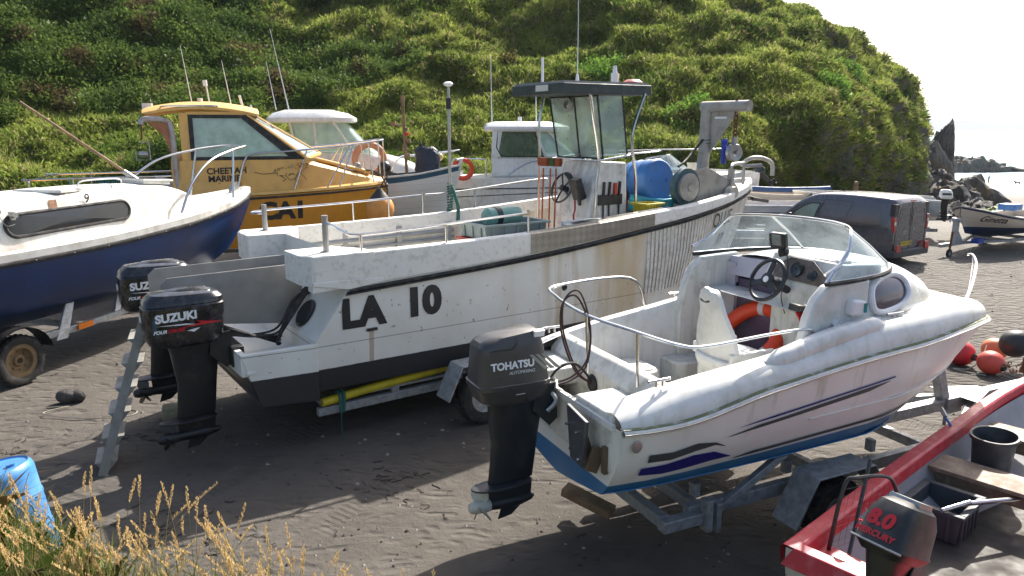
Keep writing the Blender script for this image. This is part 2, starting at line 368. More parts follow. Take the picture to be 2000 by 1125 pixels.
def outboard(parent, loc, H, cowl, legm, propm, style='big', tilt=0, yaw=0, lw=1.0):
    """engine local frame: origin on the transom clamp line at the top, -x is aft; H = height from skeg to cowling top"""
    k = H / 1.75
    mb = MB()
    # mid section and leg
    mb.rings([(-.02 * k, -.33 * k, 0, .5 * k, .3 * k, 3), (-.14 * k, -.32 * k, 0, .44 * k, .24 * k, 3), (-.3 * k, -.3 * k, 0, .34 * k * lw, .18 * k, 2.6), (-.5 * k, -.3 * k, 0, .3 * k * lw, .15 * k, 2.4), (-.7 * k, -.32 * k, 0, .3 * k * lw, .12 * k, 2.2), (-.86 * k, -.34 * k, 0, .3 * k * lw, .09 * k, 2)], 24)
    mb.rings([(-.86 * k, -.36 * k, 0, .4 * k, .14 * k, 2.2), (-.885 * k, -.42 * k, 0, .58 * k, .22 * k, 2.2), (-.9 * k, -.42 * k, 0, .58 * k, .22 * k, 2.2), (-.92 * k, -.36 * k, 0, .34 * k, .1 * k, 2)], 24)
    mb.rings([(-.9 * k, -.34 * k, 0, .3 * k * lw, .085 * k, 2), (-1.08 * k, -.34 * k, 0, .28 * k * lw, .075 * k, 2)], 20)
    mb.lathe([(.005, -.26 * k), (.035 * k, -.22 * k), (.058 * k, -.12 * k), (.062 * k, .05 * k), (.05 * k, .2 * k)], (-.36 * k, 0, -1.06 * k), (-1, 0, 0), 18)
    mb.prism([(-.2 * k, -.008, -1.09 * k), (-.42 * k, -.008, -1.09 * k), (-.46 * k, -.008, -1.22 * k), (-.33 * k, -.008, -1.2 * k)], (0, .016, 0))
    # clamp bracket
    for sy in (-1, 1):
        mb.prism([(-.16 * k, sy * .13 * k, .0), (.04 * k, sy * .13 * k, .04 * k), (.06 * k, sy * .13 * k, -.3 * k), (-.02 * k, sy * .13 * k, -.36 * k), (-.18 * k, sy * .13 * k, -.2 * k)], (0, .02 * k, 0))
    mb.box((-.05 * k, 0, -.1 * k), (.16 * k, .24 * k, .2 * k))
    o = mb.build('outboard_motor', legm, parent, loc=loc, bevel=.004); o.rotation_euler = (0, R(tilt), R(yaw))
    cb = MB()
    if style == 'big':
        cb.rings([(-.06 * k, -.36 * k, 0, .56 * k, .3 * k, 3.2), (-.03 * k, -.38 * k, 0, .7 * k, .38 * k, 3.2), (.06 * k, -.385 * k, 0, .77 * k, .43 * k, 3.4), (.28 * k, -.38 * k, 0, .79 * k, .44 * k, 3.6), (.36 * k, -.375 * k, 0, .79 * k, .44 * k, 3.6), (.375 * k, -.375 * k, 0, .76 * k, .42 * k, 3.6), (.385 * k, -.375 * k, 0, .78 * k, .435 * k, 3.6), (.43 * k, -.37 * k, 0, .76 * k, .42 * k, 3.4), (.48 * k, -.36 * k, 0, .66 * k, .36 * k, 3, -.03), (.5 * k, -.34 * k, 0, .4 * k, .24 * k, 2.6, -.04)], 36)
        cb.rings([(.44 * k, -.34 * k, 0, .56 * k, .26 * k, 3), (.495 * k, -.34 * k, 0, .5 * k, .2 * k, 3), (.52 * k, -.33 * k, 0, .36 * k, .13 * k, 2.6)], 28)
    elif style == 'square':
        cb.rings([(-.1 * k, -.35 * k, 0, .5 * k, .3 * k, 4), (-.06 * k, -.36 * k, 0, .6 * k, .36 * k, 5), (.04 * k, -.36 * k, 0, .66 * k, .4 * k, 5.5), (.055 * k, -.36 * k, 0, .68 * k, .415 * k, 6), (.09 * k, -.36 * k, 0, .68 * k, .415 * k, 6), (.095 * k, -.36 * k, 0, .655 * k, .4 * k, 6), (.34 * k, -.37 * k, 0, .6 * k, .36 * k, 5.5), (.41 * k, -.375 * k, 0, .585 * k, .35 * k, 5), (.455 * k, -.37 * k, 0, .55 * k, .32 * k, 4.6, .03), (.5 * k, -.36 * k, 0, .46 * k, .27 * k, 4, .1), (.515 * k, -.36 * k, 0, .36 * k, .2 * k, 3, .1)], 40)
    else:
        cb.rings([(-.08 * k, -.33 * k, 0, .5 * k, .32 * k, 4), (-.02 * k, -.33 * k, 0, .6 * k, .4 * k, 4.5), (.0 * k, -.33 * k, 0, .62 * k, .42 * k, 4.5), (.02 * k, -.33 * k, 0, .6 * k, .4 * k, 4.5), (.24 * k, -.32 * k, 0, .56 * k, .37 * k, 4.5), (.34 * k, -.3 * k, 0, .48 * k, .3 * k, 4), (.38 * k, -.28 * k, 0, .34 * k, .2 * k, 3.5)], 36)
    c = cb.build('cowling', cowl, o, ang=28)
    propeller(o, (-.62 * k, 0, -1.06 * k), .2 * k, propm)
    return o, k
# ---------------------------------------------------------------- ground
def fbm(x, y, z=0, o=4, l=2.0):
    return noise.fractal(V(x, y, z), 1.0, l, o)
_gy = curve((-30, 0), (26, 0), (40, -1.3), (60, -2.8), (80, -4.1), (110, -5.3), (145, -6.3), (165, -7.1), (200, -8.6), (260, -11), (600, -14))
def bankz(x, y):
    """grassy bank the photograph is taken from"""
    e = 5.35 - .5 * max(0, min(1, (x + 2.0) / 1.4)) + .2 * math.sin(x * 1.3) + .15 * math.sin(x * 3.1 + 1) - (.9 if x > 0 else 0) * min(1, x / 1.5) + max(0, min(.4, (-x - 3.2) * .5))
    t = max(0, min(1, (e - y) / 1.6)); return (.78 + .3 * max(0, min(1, (-x - 2.4)))) * t * t * (3 - 2 * t) + max(0, 2.2 - y) * .35
def gz(x, y):
    z = _gy(y + max(0, x - 20) * .12)
    z += .03 * fbm(x * .35, y * .35) + .012 * fbm(x * 1.7, y * 1.7, 3)
    if y < 8: z += .16 * max(0, min(1, (7.0 - y) / 3)) ** 1.5
    return z
def axis(a, b, fine0, fine1, d0, grow):
    X = [fine0]
    while X[-1] < fine1: X.append(X[-1] + d0)
    d = d0
    while X[-1] < b: d *= grow; X.append(X[-1] + d)
    d = d0; L = [fine0]
    while L[-1] > a: d *= grow; L.append(L[-1] - d)
    return sorted(set(L + X))
xs = axis(-900, 1500, -9, 14, .16, 1.09); ys = axis(-60, 700, 2.5, 24, .16, 1.07)
mb = MB(); mb.grid([[V(x, y, gz(x, y)) for x in xs] for y in ys])
s = NB('dark_beach_sand')
P = s.tc.outputs['Object']; X = s.xyz()
n1 = s.ramp(s.noise(.35, 5), .35, .65); n2 = s.ramp(s.noise(4, 6), .35, .7); n3 = s.noise(180, 2)
c = s.mix(n1, (.058, .05, .041, 1), (.1, .087, .073, 1)); c = s.mix(s.math('MULTIPLY', n2, .5), c, (.135, .118, .1, 1))
c = s.mix(s.ramp(n3, .35, .65, 0, .45), c, (.06, .052, .045, 1))
c = s.mix(s.ramp(s.noise(1.3, 7, rough=.7), .58, .72, 0, .5), c, (.04, .034, .028, 1)); c = s.mix(s.ramp(s.noise(.22, 4), .48, .6, 0, .55), c, (.05, .043, .035, 1))
pale = s.ramp(X[1], 12, 30, 0, .6); c = s.mix(pale, c, (.2, .187, .165, 1))
wet = s.ramp(X[2], -6.2, -4.8, 1, 0); c = s.mix(s.math('MULTIPLY', wet, .5), c, (.1, .095, .085, 1))
vr = s.n('ShaderNodeTexVoronoi', feature='DISTANCE_TO_EDGE'); vr.inputs['Scale'].default_value = 2.6
mp = s.n('ShaderNodeMapping'); mp.inputs['Scale'].default_value = (1, 2.2, 1); mp.inputs['Rotation'].default_value = (0, 0, R(20)); s.l.new(P, mp.inputs[0])
dist = s.n('ShaderNodeVectorMath', operation='ADD'); nn = s.n('ShaderNodeTexNoise'); nn.inputs['Scale'].default_value = 1.5; s.l.new(P, nn.inputs['Vector']); s.l.new(nn.outputs[1], dist.inputs[0]); s.l.new(mp.outputs[0], dist.inputs[1]); s.l.new(dist.outputs[0], vr.inputs['Vector'])
rip = s.math('MULTIPLY', s.ramp(vr.outputs[0], 0, .22), s.math('MULTIPLY', s.ramp(X[0], 4.2, 7.5), s.ramp(X[1], 20, 30, 1, .3)))
ft = s.n('ShaderNodeTexVoronoi'); ft.inputs['Scale'].default_value = 3.2; s.l.new(dist.outputs[0], ft.inputs['Vector'])
trk = None
for a_, b_, c_ in ((.93, -.36, 3.9), (.93, -.36, 5.4), (.55, .83, -3.2), (.5, .86, -8.6), (.5, .86, -10.1)):
    u_ = s.math('ADD', s.math('ADD', s.math('MULTIPLY', X[0], a_), s.math('MULTIPLY', X[1], b_)), s.math('ADD', s.math('MULTIPLY', s.noise(.3, 2), .9), c_ - .45))
    m_ = s.ramp(s.math('ABSOLUTE', u_), .08, .14, 1, 0); v_ = s.math('ADD', s.math('MULTIPLY', X[0], -b_ * 14), s.math('MULTIPLY', X[1], a_ * 14))
    td = s.math('MULTIPLY', m_, s.math('SUBTRACT', s.math('MULTIPLY', s.ramp(s.math('SINE', s.math('ADD', s.math('MULTIPLY', v_, 5.5), s.math('MULTIPLY', u_, 18))), -.2, .3), .8), 1.1)); trk = td if trk is None else s.math('ADD', trk, td)
trk = s.math('MULTIPLY', trk, s.ramp(s.noise(.9, 3), .4, .6))
h = s.math('ADD', s.math('MULTIPLY', rip, 1.4), s.math('ADD', s.math('MULTIPLY', s.noise(9, 7, rough=.75), 1.1), s.math('ADD', s.math('MULTIPLY', n3, .1), s.math('ADD', s.math('MULTIPLY', trk, .8), s.math('MULTIPLY', s.ramp(ft.outputs[0], .1, .45), .8)))))
s.bump(h, .9, .035)
m_sand = s.done(c, s.ramp(wet, 0, 1, .9, .6))
tag(mb.build('sand', m_sand, ang=180), kind='structure')
# sea
s = NB('sea_water'); wv = s.noise(.22, 5, (1, 2.6, 1)); s.bump(s.math('ADD', s.math('MULTIPLY', wv, 1), s.math('MULTIPLY', s.noise(1.4, 3, (1, 2.2, 1)), .25)), .8, .35)
X = s.xyz(); foam = s.math('MULTIPLY', s.ramp(s.noise(.12, 6, (1, 5, 1)), .5, .56), s.ramp(X[1], 150, 215, 1, 0))
m_sea = s.done(s.mix(foam, (.09, .27, .32, 1), (.7, .72, .72, 1)), .55); s.b.inputs['Specular IOR Level'].default_value = .12
mb = MB(); mb.grid([[V(x, y, -6.95) for x in (-3000, 0, 60, 200, 1000, 9000)] for y in (70, 200, 1000, 4000, 14000)])
tag(mb.build('sea', m_sea), kind='structure')
# far headland across the bay
s = NB('headland_green'); m_head = s.done(s.mix(s.ramp(s.noise(.004, 5), .4, .6), (.06, .08, .04, 1), (.12, .12, .09, 1)), .9)
mb = MB(); hf = curve((1200, 0), (1900, 60), (2300, 95), (2900, 80), (3400, 62), (4200, 48), (5000, 40), (7000, 20))
rows = []
for i in range(80):
    x = 1200 + i * 72; hh = hf(x) * (1 + .08 * fbm(x * .004, 3)); rows.append([V(x, 4300, -12), V(x, 4330, hh * .55 + 2), V(x, 4450, hh), V(x, 5200, hh * .9), V(x, 6000, -12)])
mb.grid(rows); tag(mb.build('headland', m_head), kind='structure')

# ---------------------------------------------------------------- hillside
ST = [  # foot, bank lip, mid, upper, crest, back
 [(-60, -6, .5), (-66, 4, 5), (-74, 14, 10), (-84, 26, 16), (-94, 40, 21), (-110, 60, 26)],
 [(-34, 12, .3), (-38, 17, 3), (-44, 25, 7.5), (-51, 34, 13), (-60, 47, 19), (-70, 70, 24)],
 [(-20, 21.5, .2), (-22, 25, 2.2), (-25, 31, 5.6), (-29, 39, 10.5), (-34, 50, 17), (-40, 74, 23)],
 [(-11, 26, .1), (-12, 29, 1.9), (-13, 35, 5.0), (-15, 43, 9.6), (-18, 54, 16), (-20, 80, 22)],
 [(-3, 28, 0), (-3, 31, 1.9), (-3, 37, 5.0), (-3, 45, 9.4), (-3, 56, 15.5), (-1, 84, 21)],
 [(5, 29.5, 0), (6, 32.2, 3.2), (7.5, 39, 6.0), (9, 47, 9.3), (12, 58, 14.8), (18, 88, 16)],
 [(12, 33, -.2), (14, 35.8, 4.3), (17, 43, 6.6), (20, 51, 9.0), (24, 63, 10.6), (34, 92, 7)],
 [(18, 39, -.8), (20.6, 42.2, 4.4), (24.5, 50, 6.2), (28, 59, 7.6), (31, 71, 9.6), (42, 96, 4)],
 [(24, 47, -1.8), (27, 50.2, 3.2), (30.2, 58, 4.6), (33.8, 68, 6.2), (37, 78, 7.6), (48, 100, 0)],
 [(31, 58, -3), (33.4, 61.5, .4), (35.4, 67, 1.5), (39, 76, 4.0), (41.8, 84, 5.4), (52, 98, -2)],
 [(38.4, 71, -4.4), (39.6, 74, -1.6), (41.4, 78, -.2), (43.8, 83, 2.4), (45.2, 88, 3.0), (51, 97, -5)],
 [(45.4, 84, -6.6), (45.6, 85, -4.4), (45.9, 86.5, -3.2), (46.3, 88, -2.6), (46.8, 90, -2.8), (50, 95, -7.5)],
]
def loft(ST, nu, nv):
    cols = [crsub([V(*p) for p in st], nv) for st in ST]
    return [list(r) for r in zip(*[crsub(list(c), nu) for c in zip(*cols)])]
HR = loft(ST, 22, 26)           # HR[i along][j up]
ni, nj = len(HR), len(HR[0])
def hn(i, j):
    a = HR[min(i + 1, ni - 1)][j] - HR[max(i - 1, 0)][j]; b = HR[i][min(j + 1, nj - 1)] - HR[i][max(j - 1, 0)]
    return a.cross(b).normalized()
HD = []
for i in range(ni):
    row = []
    for j in range(nj):
        p = HR[i][j]; n = hn(i, j); k = min(1, j / 14 + .12); far = min(1.15, max(.7, p.y / 45))
        d = 1.4 * fbm(p.x * .11, p.y * .11, p.z * .16, 5) * k + .75 * (1 - abs(noise.noise(V(p.x * .26 + p.y * .1, p.y * .26 - p.x * .12, p.z * .3))) * 1.6) * k + .5 * fbm(p.x * .7, p.y * .7, p.z * .9, 4) * k
        d += .14 * math.sin(p.z * 4.2 + 5 * noise.noise(p * .25)) * k * .7          # terracettes trodden into the slope
        row.append(p + n * (d * far - .4))
    HD.append(row)
mb = MB(); mb.grid(HD)
s = NB('turf_and_rock'); ge = s.n('ShaderNodeNewGeometry'); N = s.xyz(ge.outputs['Normal']); X = s.xyz()
g = s.mix(s.ramp(s.noise(.25, 5), .35, .65), (.055, .085, .02, 1), (.1, .12, .035, 1)); g = s.mix(s.ramp(s.noise(2.2, 5), .5, .75), g, (.045, .05, .02, 1))
rk = s.mix(s.ramp(s.noise(1.2, 7, (1, 1, .4), rough=.7), .35, .65), (.035, .033, .03, 1), (.17, .155, .13, 1)); rk = s.mix(s.ramp(s.noise(.5, 4), .5, .7), rk, (.2, .15, .09, 1))
st_ = s.math('ADD', N[2], s.math('MULTIPLY', s.math('SUBTRACT', s.noise(.35, 5), .5), .7))
rf = s.math('MULTIPLY', s.ramp(st_, .32, .5, 1, 0), s.ramp(X[0], 4, 22, .25, 1)); low = s.math('MULTIPLY', s.ramp(X[0], 27, 38), s.ramp(s.math('ADD', X[2], s.math('MULTIPLY', s.noise(.3, 4), 4)), 2.2, 3.6, 1, 0)); rf = s.math('MAXIMUM', rf, low)
s.bump(s.noise(3, 8, rough=.7), 1, .3); m_hill = s.done(s.mix(rf, g, rk), .9)
hill = mb.build('hillside', m_hill, ang=180); tag(hill, kind='structure')

# vegetation: thousands of small blades and leaves, coloured by kind
def veg(name, label, cat, P, Nn, SZ, C, blades, leafy, seed, mat, droop=.5, parent=None, bw=.085):
    rng = np.random.default_rng(seed); n = len(P); k = blades
    P = np.repeat(np.asarray(P), k, 0); Nn = np.repeat(np.asarray(Nn), k, 0); SZ = np.repeat(np.asarray(SZ), k); C = np.repeat(np.asarray(C), k, 0); m = len(P)
    up = Nn * .45 + np.array([0, 0, .8]); A = rng.uniform(0, 2 * np.pi, m); tilt = rng.uniform(.15, 1.0 if not leafy else 1.5, m)
    d = up + np.stack([np.cos(A) * tilt, np.sin(A) * tilt, -.25 * tilt if not leafy else 0 * tilt], 1); d /= np.linalg.norm(d, axis=1)[:, None]
    L = SZ * rng.uniform(.55, 1.15, m); B = rng.uniform(0, 2 * np.pi, m); sdv = np.stack([np.cos(B), np.sin(B), rng.uniform(-.3, .3, m)], 1)
    base = P + rng.normal(0, 1, (m, 3)) * SZ[:, None] * (.32 if leafy else .22)
    if leafy: base += up * (SZ * rng.uniform(0, .9, m))[:, None]; L = L * .42
    wd = L * (.34 if leafy else bw)
    mid = base + d * (L * .55)[:, None]; dd = d.copy(); dd[:, 2] -= droop * rng.uniform(.4, 1.4, m); dd /= np.linalg.norm(dd, axis=1)[:, None]; tip = mid + dd * (L * .5)[:, None]
    if leafy: vs = np.stack([base, mid - sdv * wd[:, None], tip, mid + sdv * wd[:, None]], 1).reshape(-1, 3); q = 4
    else: vs = np.stack([base - sdv * wd[:, None] * .5, base + sdv * wd[:, None] * .5, mid + sdv * wd[:, None] * .45, tip, mid - sdv * wd[:, None] * .45], 1).reshape(-1, 3); q = 5
    me = bpy.data.meshes.new(name); me.vertices.add(len(vs)); me.vertices.foreach_set('co', vs.astype(np.float32).ravel())
    me.loops.add(m * q); me.loops.foreach_set('vertex_index', np.arange(m * q, dtype=np.int32)); me.polygons.add(m)
    me.polygons.foreach_set('loop_start', np.arange(0, m * q, q, dtype=np.int32)); me.update(calc_edges=True)
    ca = me.attributes.new('tint', 'FLOAT_COLOR', 'FACE'); cc = np.ones((m, 4), np.float32); cc[:, :3] = C * rng.uniform(.72, 1.3, m)[:, None]; ca.data.foreach_set('color', cc.ravel())
    me.materials.append(mat); o = bpy.data.objects.new(name, me); COL.objects.link(o); tag(o, label, cat, kind='stuff')
    if parent: o.parent = parent
    return o
def leafmat(name, trans=.35):
    m = bpy.data.materials.new(name); m.use_nodes = True; t = m.node_tree; b = t.nodes['Principled BSDF']; at = t.nodes.new('ShaderNodeAttribute'); at.attribute_name = 'tint'
    t.links.new(at.outputs[0], b.inputs['Base Color']); b.inputs['Roughness'].default_value = .8; b.inputs['Specular IOR Level'].default_value = .12
    tl = t.nodes.new('ShaderNodeBsdfTranslucent'); t.links.new(at.outputs[0], tl.inputs[0]); mx = t.nodes.new('ShaderNodeMixShader'); mx.inputs[0].default_value = trans
    t.links.new(b.outputs[0], mx.inputs[1]); t.links.new(tl.outputs[0], mx.inputs[2]); t.links.new(mx.outputs[0], t.nodes['Material Output'].inputs[0]); return m
m_leaf = leafmat('leaf_blades')
rng = np.random.default_rng(3)
G = np.array([[list(p) for p in r] for r in HD]); 
def hillsample(n, jmax=4.6):
    """points spread over the visible front of the hill, denser where it is near"""
    q0 = G[:-1, :-1]; q1 = G[1:, :-1]; q2 = G[:-1, 1:]; area = np.linalg.norm(np.cross(q1 - q0, q2 - q0), axis=2); c = q0
    t = c[..., 1] * .978; px = c[..., 0] / np.maximum(t, 1); py = (c[..., 1] * .2096 + (c[..., 2] - CAM_H) * .978) / np.maximum(t, 1)
    wgt = area / np.maximum(t, 8) ** 1.5 * ((np.abs(px) < .85) & (py < .5) & (c[..., 1] > 5)); wgt = wgt.ravel() / wgt.sum()
    id_ = rng.choice(len(wgt), n, p=wgt); i, j = np.unravel_index(id_, area.shape); a, b = rng.random(n)[:, None], rng.random(n)[:, None]
    p = G[i, j] * (1 - a) * (1 - b) + G[i + 1, j] * a * (1 - b) + G[i, j + 1] * (1 - a) * b + G[i + 1, j + 1] * a * b
    nn = np.cross(G[i + 1, j] - G[i, j], G[i, j + 1] - G[i, j]); nn /= np.linalg.norm(nn, axis=1)[:, None]; return p, nn
def vnoise(p, s, off=0): return np.array([noise.fractal(V(*(q * s)) + V(off, 0, 0), 1, 2, 3) for q in p])
P, Nn = hillsample(200000)
f1 = vnoise(P, .16); f2 = vnoise(P, .06, 40); f3 = vnoise(P, .5, 9)
steep = Nn[:, 2] < .33; rocky = ((P[:, 0] > 27) & (P[:, 2] < 2.2 + 3 * f1)) | (P[:, 0] > 44) | (steep & (P[:, 0] > 14) & (rng.random(len(P)) < .8))
left_scrub = (P[:, 0] / P[:, 1] < -.32 + .25 * f2) & (P[:, 2] > 4.2 + 2 * f1); top_scrub = (P[:, 2] > 12 + 5 * f2) & (f1 > -.05)
scrub = left_scrub | top_scrub | (f1 > .55)
dist = np.linalg.norm(P, axis=1)
sz = np.clip(dist / 105, .24, .44)
def cmix(f, a, b): f = np.clip(f, 0, 1)[:, None]; return np.array(a) * (1 - f) + np.array(b) * f
g = ~scrub & ~rocky
Cg = cmix(.5 + f3 * .9, (.13, .21, .035), (.4, .46, .1)); Cg = Cg * (1 - .3 * np.clip(f2, 0, 1))[:, None]; dry = rng.random(len(P)) < .12; Cg[dry] = (.42, .37, .18)
veg('hillside_grass', 'long tussocky green grass covering the lower hillside behind the boats', 'grass', P[g], Nn[g], sz[g] * .95, Cg[g], 8, False, 5, m_leaf, .9)
sg = scrub & ~rocky
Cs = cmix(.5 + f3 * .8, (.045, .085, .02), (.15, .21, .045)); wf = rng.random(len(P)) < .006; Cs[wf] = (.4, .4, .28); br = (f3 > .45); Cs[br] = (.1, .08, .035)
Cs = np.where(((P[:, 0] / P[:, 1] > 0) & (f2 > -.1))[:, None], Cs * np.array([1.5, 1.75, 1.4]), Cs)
veg('hillside_scrub', 'dark bramble and bracken scrub on the upper hillside', 'scrub', P[sg], Nn[sg], sz[sg] * 1.05, Cs[sg], 9, True, 6, m_leaf, .5)

# ---------------------------------------------------------------- rocks
s = NB('slate_rock'); c = s.mix(s.ramp(s.noise(1.1, 8, (2.5, 2.5, .5), rough=.7), .35, .65), (.03, .03, .032, 1), (.15, .14, .125, 1)); c = s.mix(s.ramp(s.noise(.6, 5), .52, .68), c, (.14, .1, .055, 1)); s.bump(s.noise(2.2, 9, (2, 2, .5), rough=.75), 1, .25); m_rock = s.done(c, .8)
s = NB('weedy_rock'); ge = s.n('ShaderNodeNewGeometry'); N = s.xyz(ge.outputs['Normal']); c2 = s.mix(s.ramp(s.noise(1.1, 8), .35, .65), (.05, .045, .03, 1), (.16, .14, .09, 1)); c2 = s.mix(s.math('MULTIPLY', s.ramp(N[2], .3, .7), s.ramp(s.noise(.9, 5), .4, .6)), c2, (.13, .2, .03, 1)); s.bump(s.noise(5, 8), 1, .15); m_weed = s.done(c2, .7)
def rock(name, loc, size, seed, mat, tilt=(0, 0, 0), label=None, spikes=0, planes=14, rough=.22, kind=None, res=22):
    rnd = random.Random(seed); ns = [V(rnd.gauss(0, 1), rnd.gauss(0, 1), rnd.gauss(0, .8)).normalized() for _ in range(planes)]; ds = [rnd.uniform(.55, 1) for _ in ns]
    mb = MB(); rows = []
    rot = Matrix.Rotation(R(tilt[2]), 3, 'Z') @ Matrix.Rotation(R(tilt[1]), 3, 'Y') @ Matrix.Rotation(R(tilt[0]), 3, 'X')
    for i in range(res + 1):
        row = []
        for j in range(res * 2):
            d = V(math.cos(math.pi * j / res) * math.sin(math.pi * i / res), math.sin(math.pi * j / res) * math.sin(math.pi * i / res), math.cos(math.pi * i / res))
            r = min([1.15] + [q / d.dot(n) for n, q in zip(ns, ds) if d.dot(n) > .05])
            p = V(d.x * size[0], d.y * size[1], d.z * size[2]) * .5 * r * (1 + rough * fbm(d.x * 2.3 + seed, d.y * 2.3, d.z * 1.2, 5) + .12 * abs(noise.noise(d * 7 + V(seed, 0, 0))))
            row.append(V(*loc) + rot @ p)
        rows.append(row)
    mb.grid(rows, 0, True); o = mb.build(name, mat, ang=22)
    return tag(o, label, 'rock', kind=kind)
def hg(x, y): return gz(x, y)
rock('rock_stack', (48.9, 85, -1.2), (3.4, 2.6, 11.6), 4, m_rock, (4, -10, 10), 'tall leaning slate spike standing at the seaward foot of the headland', rough=.12)
rock('rock_stack', (45.6, 82.5, -1.4), (4.6, 4, 9), 14, m_rock, (0, -16, 0), 'broad dark slate slab just left of the tall leaning spike', rough=.15)
rock('rock_outcrop', (47.5, 78, -4.2), (7, 7, 6.4), 21, m_rock, (10, -22, 30), 'jagged black rock outcrop directly below the tall slate spike', rough=.3)
rock('rock_outcrop', (37.5, 64, -2.6), (4.6, 5, 5.6), 8, m_rock, (10, -28, 0), 'grey splintered rock rising behind the white outboard engine', rough=.3)
rock('rock_outcrop', (41.2, 68.5, -3.2), (4.2, 5, 5.4), 33, m_rock, (0, -25, 20), 'fractured slate outcrop right of the grey splintered rock', rough=.3)
rock('rock_outcrop', (52.6, 82, -5.6), (6.5, 6, 4), 35, m_rock, (0, -20, 60), 'low black rock tailing off into the sand beneath the slate spike', rough=.35)
reef = []
for k, (x, y, sx, sy, sz_, sd) in enumerate([(108, 189, 13, 10, 7.4, 1), (115, 190, 12, 9, 6.2, 2), (121, 190, 11, 8, 4.6, 3), (102, 187, 12, 9, 7, 5), (127, 191, 9, 6, 1.8, 7)]):
    rock('rock_reef', (x, y, -6.9), (sx, sy, sz_), sd, m_rock, (0, 6, 0), ['highest middle hump of the brown reef in the sea where two people stand', 'hump of the sea reef next right of the two standing people', 'long low shoulder of the sea reef running out to the right', 'leftmost hump of the sea reef touching the headland', 'small seaward tip at the right end of the sea reef'][k], rough=.4)
rr = random.Random(11)
for k in range(26):
    y = rr.uniform(47, 64); x = y * rr.uniform(.63, .78); sxy = rr.uniform(1.5, 4.2)
    o = rock('weedy_boulder', (x, y, gz(x, y) + .05), (sxy * 1.3, sxy * .8, rr.uniform(.5, 1.2)), 50 + k, m_weed, (0, 0, rr.uniform(0, 90)), 'low boulder under green seaweed on the beach beyond the beached boat', rough=.4, res=12); o['group'] = 'seaweed covered boulders on the beach'
for k in range(30):
    t = rr.random(); y = 36 + 30 * t; x = 15.5 + 24 * t + rr.uniform(-.5, 2.2); sxy = rr.uniform(.7, 2.2)
    o = rock('foot_boulder', (x, y - 1.2, gz(x, y) + .1), (sxy * 1.3, sxy, sxy * rr.uniform(.6, 1.2)), 90 + k, m_rock, (rr.uniform(-20, 20), -20, rr.uniform(0, 90)), 'slate boulder fallen at the foot of the hillside', rough=.35, res=12); o['group'] = 'fallen slate boulders along the hill foot'

# ---------------------------------------------------------------- near grassy bank and its tall dry grass
bx = [-7 + i * .12 for i in range(95)]; by = [.3 + i * .12 for i in range(52)]
def bz(x, y): return bankz(x, y) + .05 * fbm(x * 2, y * 2, 5) - .09
mb = MB(); mb.grid([[V(x, y, bz(x, y)) for x in bx] for y in by])
s = NB('bank_soil'); s.bump(s.noise(12, 6), .8, .05); m_bank = s.done(s.mix(s.noise(3, 5), (.05, .06, .02, 1), (.1, .085, .05, 1)), .95)
tag(mb.build('grass_bank', m_bank, ang=180), kind='structure')
rng = np.random.default_rng(12); pts = []; 
while len(pts) < 5000:
    x, y = rng.uniform(-6, 2.2), rng.uniform(3.2, 5.6); z = bz(x, y)
    if z < .12 or z > 1.75: continue
    if rng.random() < min(.97, max(0, (x + 3.6) / 2.0)): continue
    pts.append((x, y, z))
pts = np.array(pts); f = vnoise(pts, .9)
Cb = cmix(.5 + f, (.06, .11, .02), (.17, .19, .05)); dry = rng.random(len(pts)) < .28; Cb[dry] = (.36, .29, .15)
veg('bank_grass', 'green and straw grass blades on the near bank at the bottom left', 'grass', pts, np.tile([0, 0, 1.], (len(pts), 1)), rng.uniform(.22, .46, len(pts)), Cb, 8, False, 8, m_leaf, .7, None, .016)
# seeding stalks
sv, sf, scl = [], [], []
def tri_tube(P, r0, r1, c):
    n = len(P)
    for i in range(n):
        r = r0 + (r1 - r0) * i / (n - 1); o = len(sv)
        for j in range(3): A = 2.1 * j; sv.append((P[i][0] + math.cos(A) * r, P[i][1] + math.sin(A) * r, P[i][2]))
        if i:
            for j in range(3): sf.append((o - 3 + j, o - 3 + (j + 1) % 3, o + (j + 1) % 3, o + j)); scl.append(c)
rnd = random.Random(5)
def stalk(x, y, h, head):
    z = bz(x, y); a = rnd.gauss(0, .22) - .1; b = rnd.gauss(0, .16); P = []
    for i in range(9):
        t = i / 8; P.append((x + a * h * t ** 2.2, y + b * h * t ** 2.2, z + h * t * (1 - .12 * t * t * (abs(a) + abs(b)))))
    tone = rnd.uniform(.7, 1.15); c = (.55 * tone, .43 * tone, .2 * tone); tri_tube(P, .0026, .0014, c if rnd.random() < .7 else (.2, .24, .07))
    hl = head * h; nsp = int(hl / .0038)
    for k in range(nsp):
        t = 1 - head * k / nsp; i = min(7, int(t * 8)); u = t * 8 - i; p = [P[i][q] + (P[i + 1][q] - P[i][q]) * u for q in range(3)]
        w_ = .004 + .0075 * math.sin(math.pi * min(1, (k + 2) / nsp)) ** .8; A = rnd.uniform(0, 6.28); l = rnd.uniform(.012, .022); o = len(sv)
        d = (math.cos(A) * w_, math.sin(A) * w_, l); q = (-math.sin(A) * .0042, math.cos(A) * .0042, 0)
        sv.extend([tuple(p), (p[0] + d[0] * .8 - q[0], p[1] + d[1] * .8 - q[1], p[2] + l * .45), (p[0] + d[0], p[1] + d[1], p[2] + l), (p[0] + d[0] * .8 + q[0], p[1] + d[1] * .8 + q[1], p[2] + l * .45)])
        sf.append((o, o + 1, o + 2, o + 3)); cc = rnd.uniform(.75, 1.25); scl.append((.68 * cc, .5 * cc, .24 * cc))
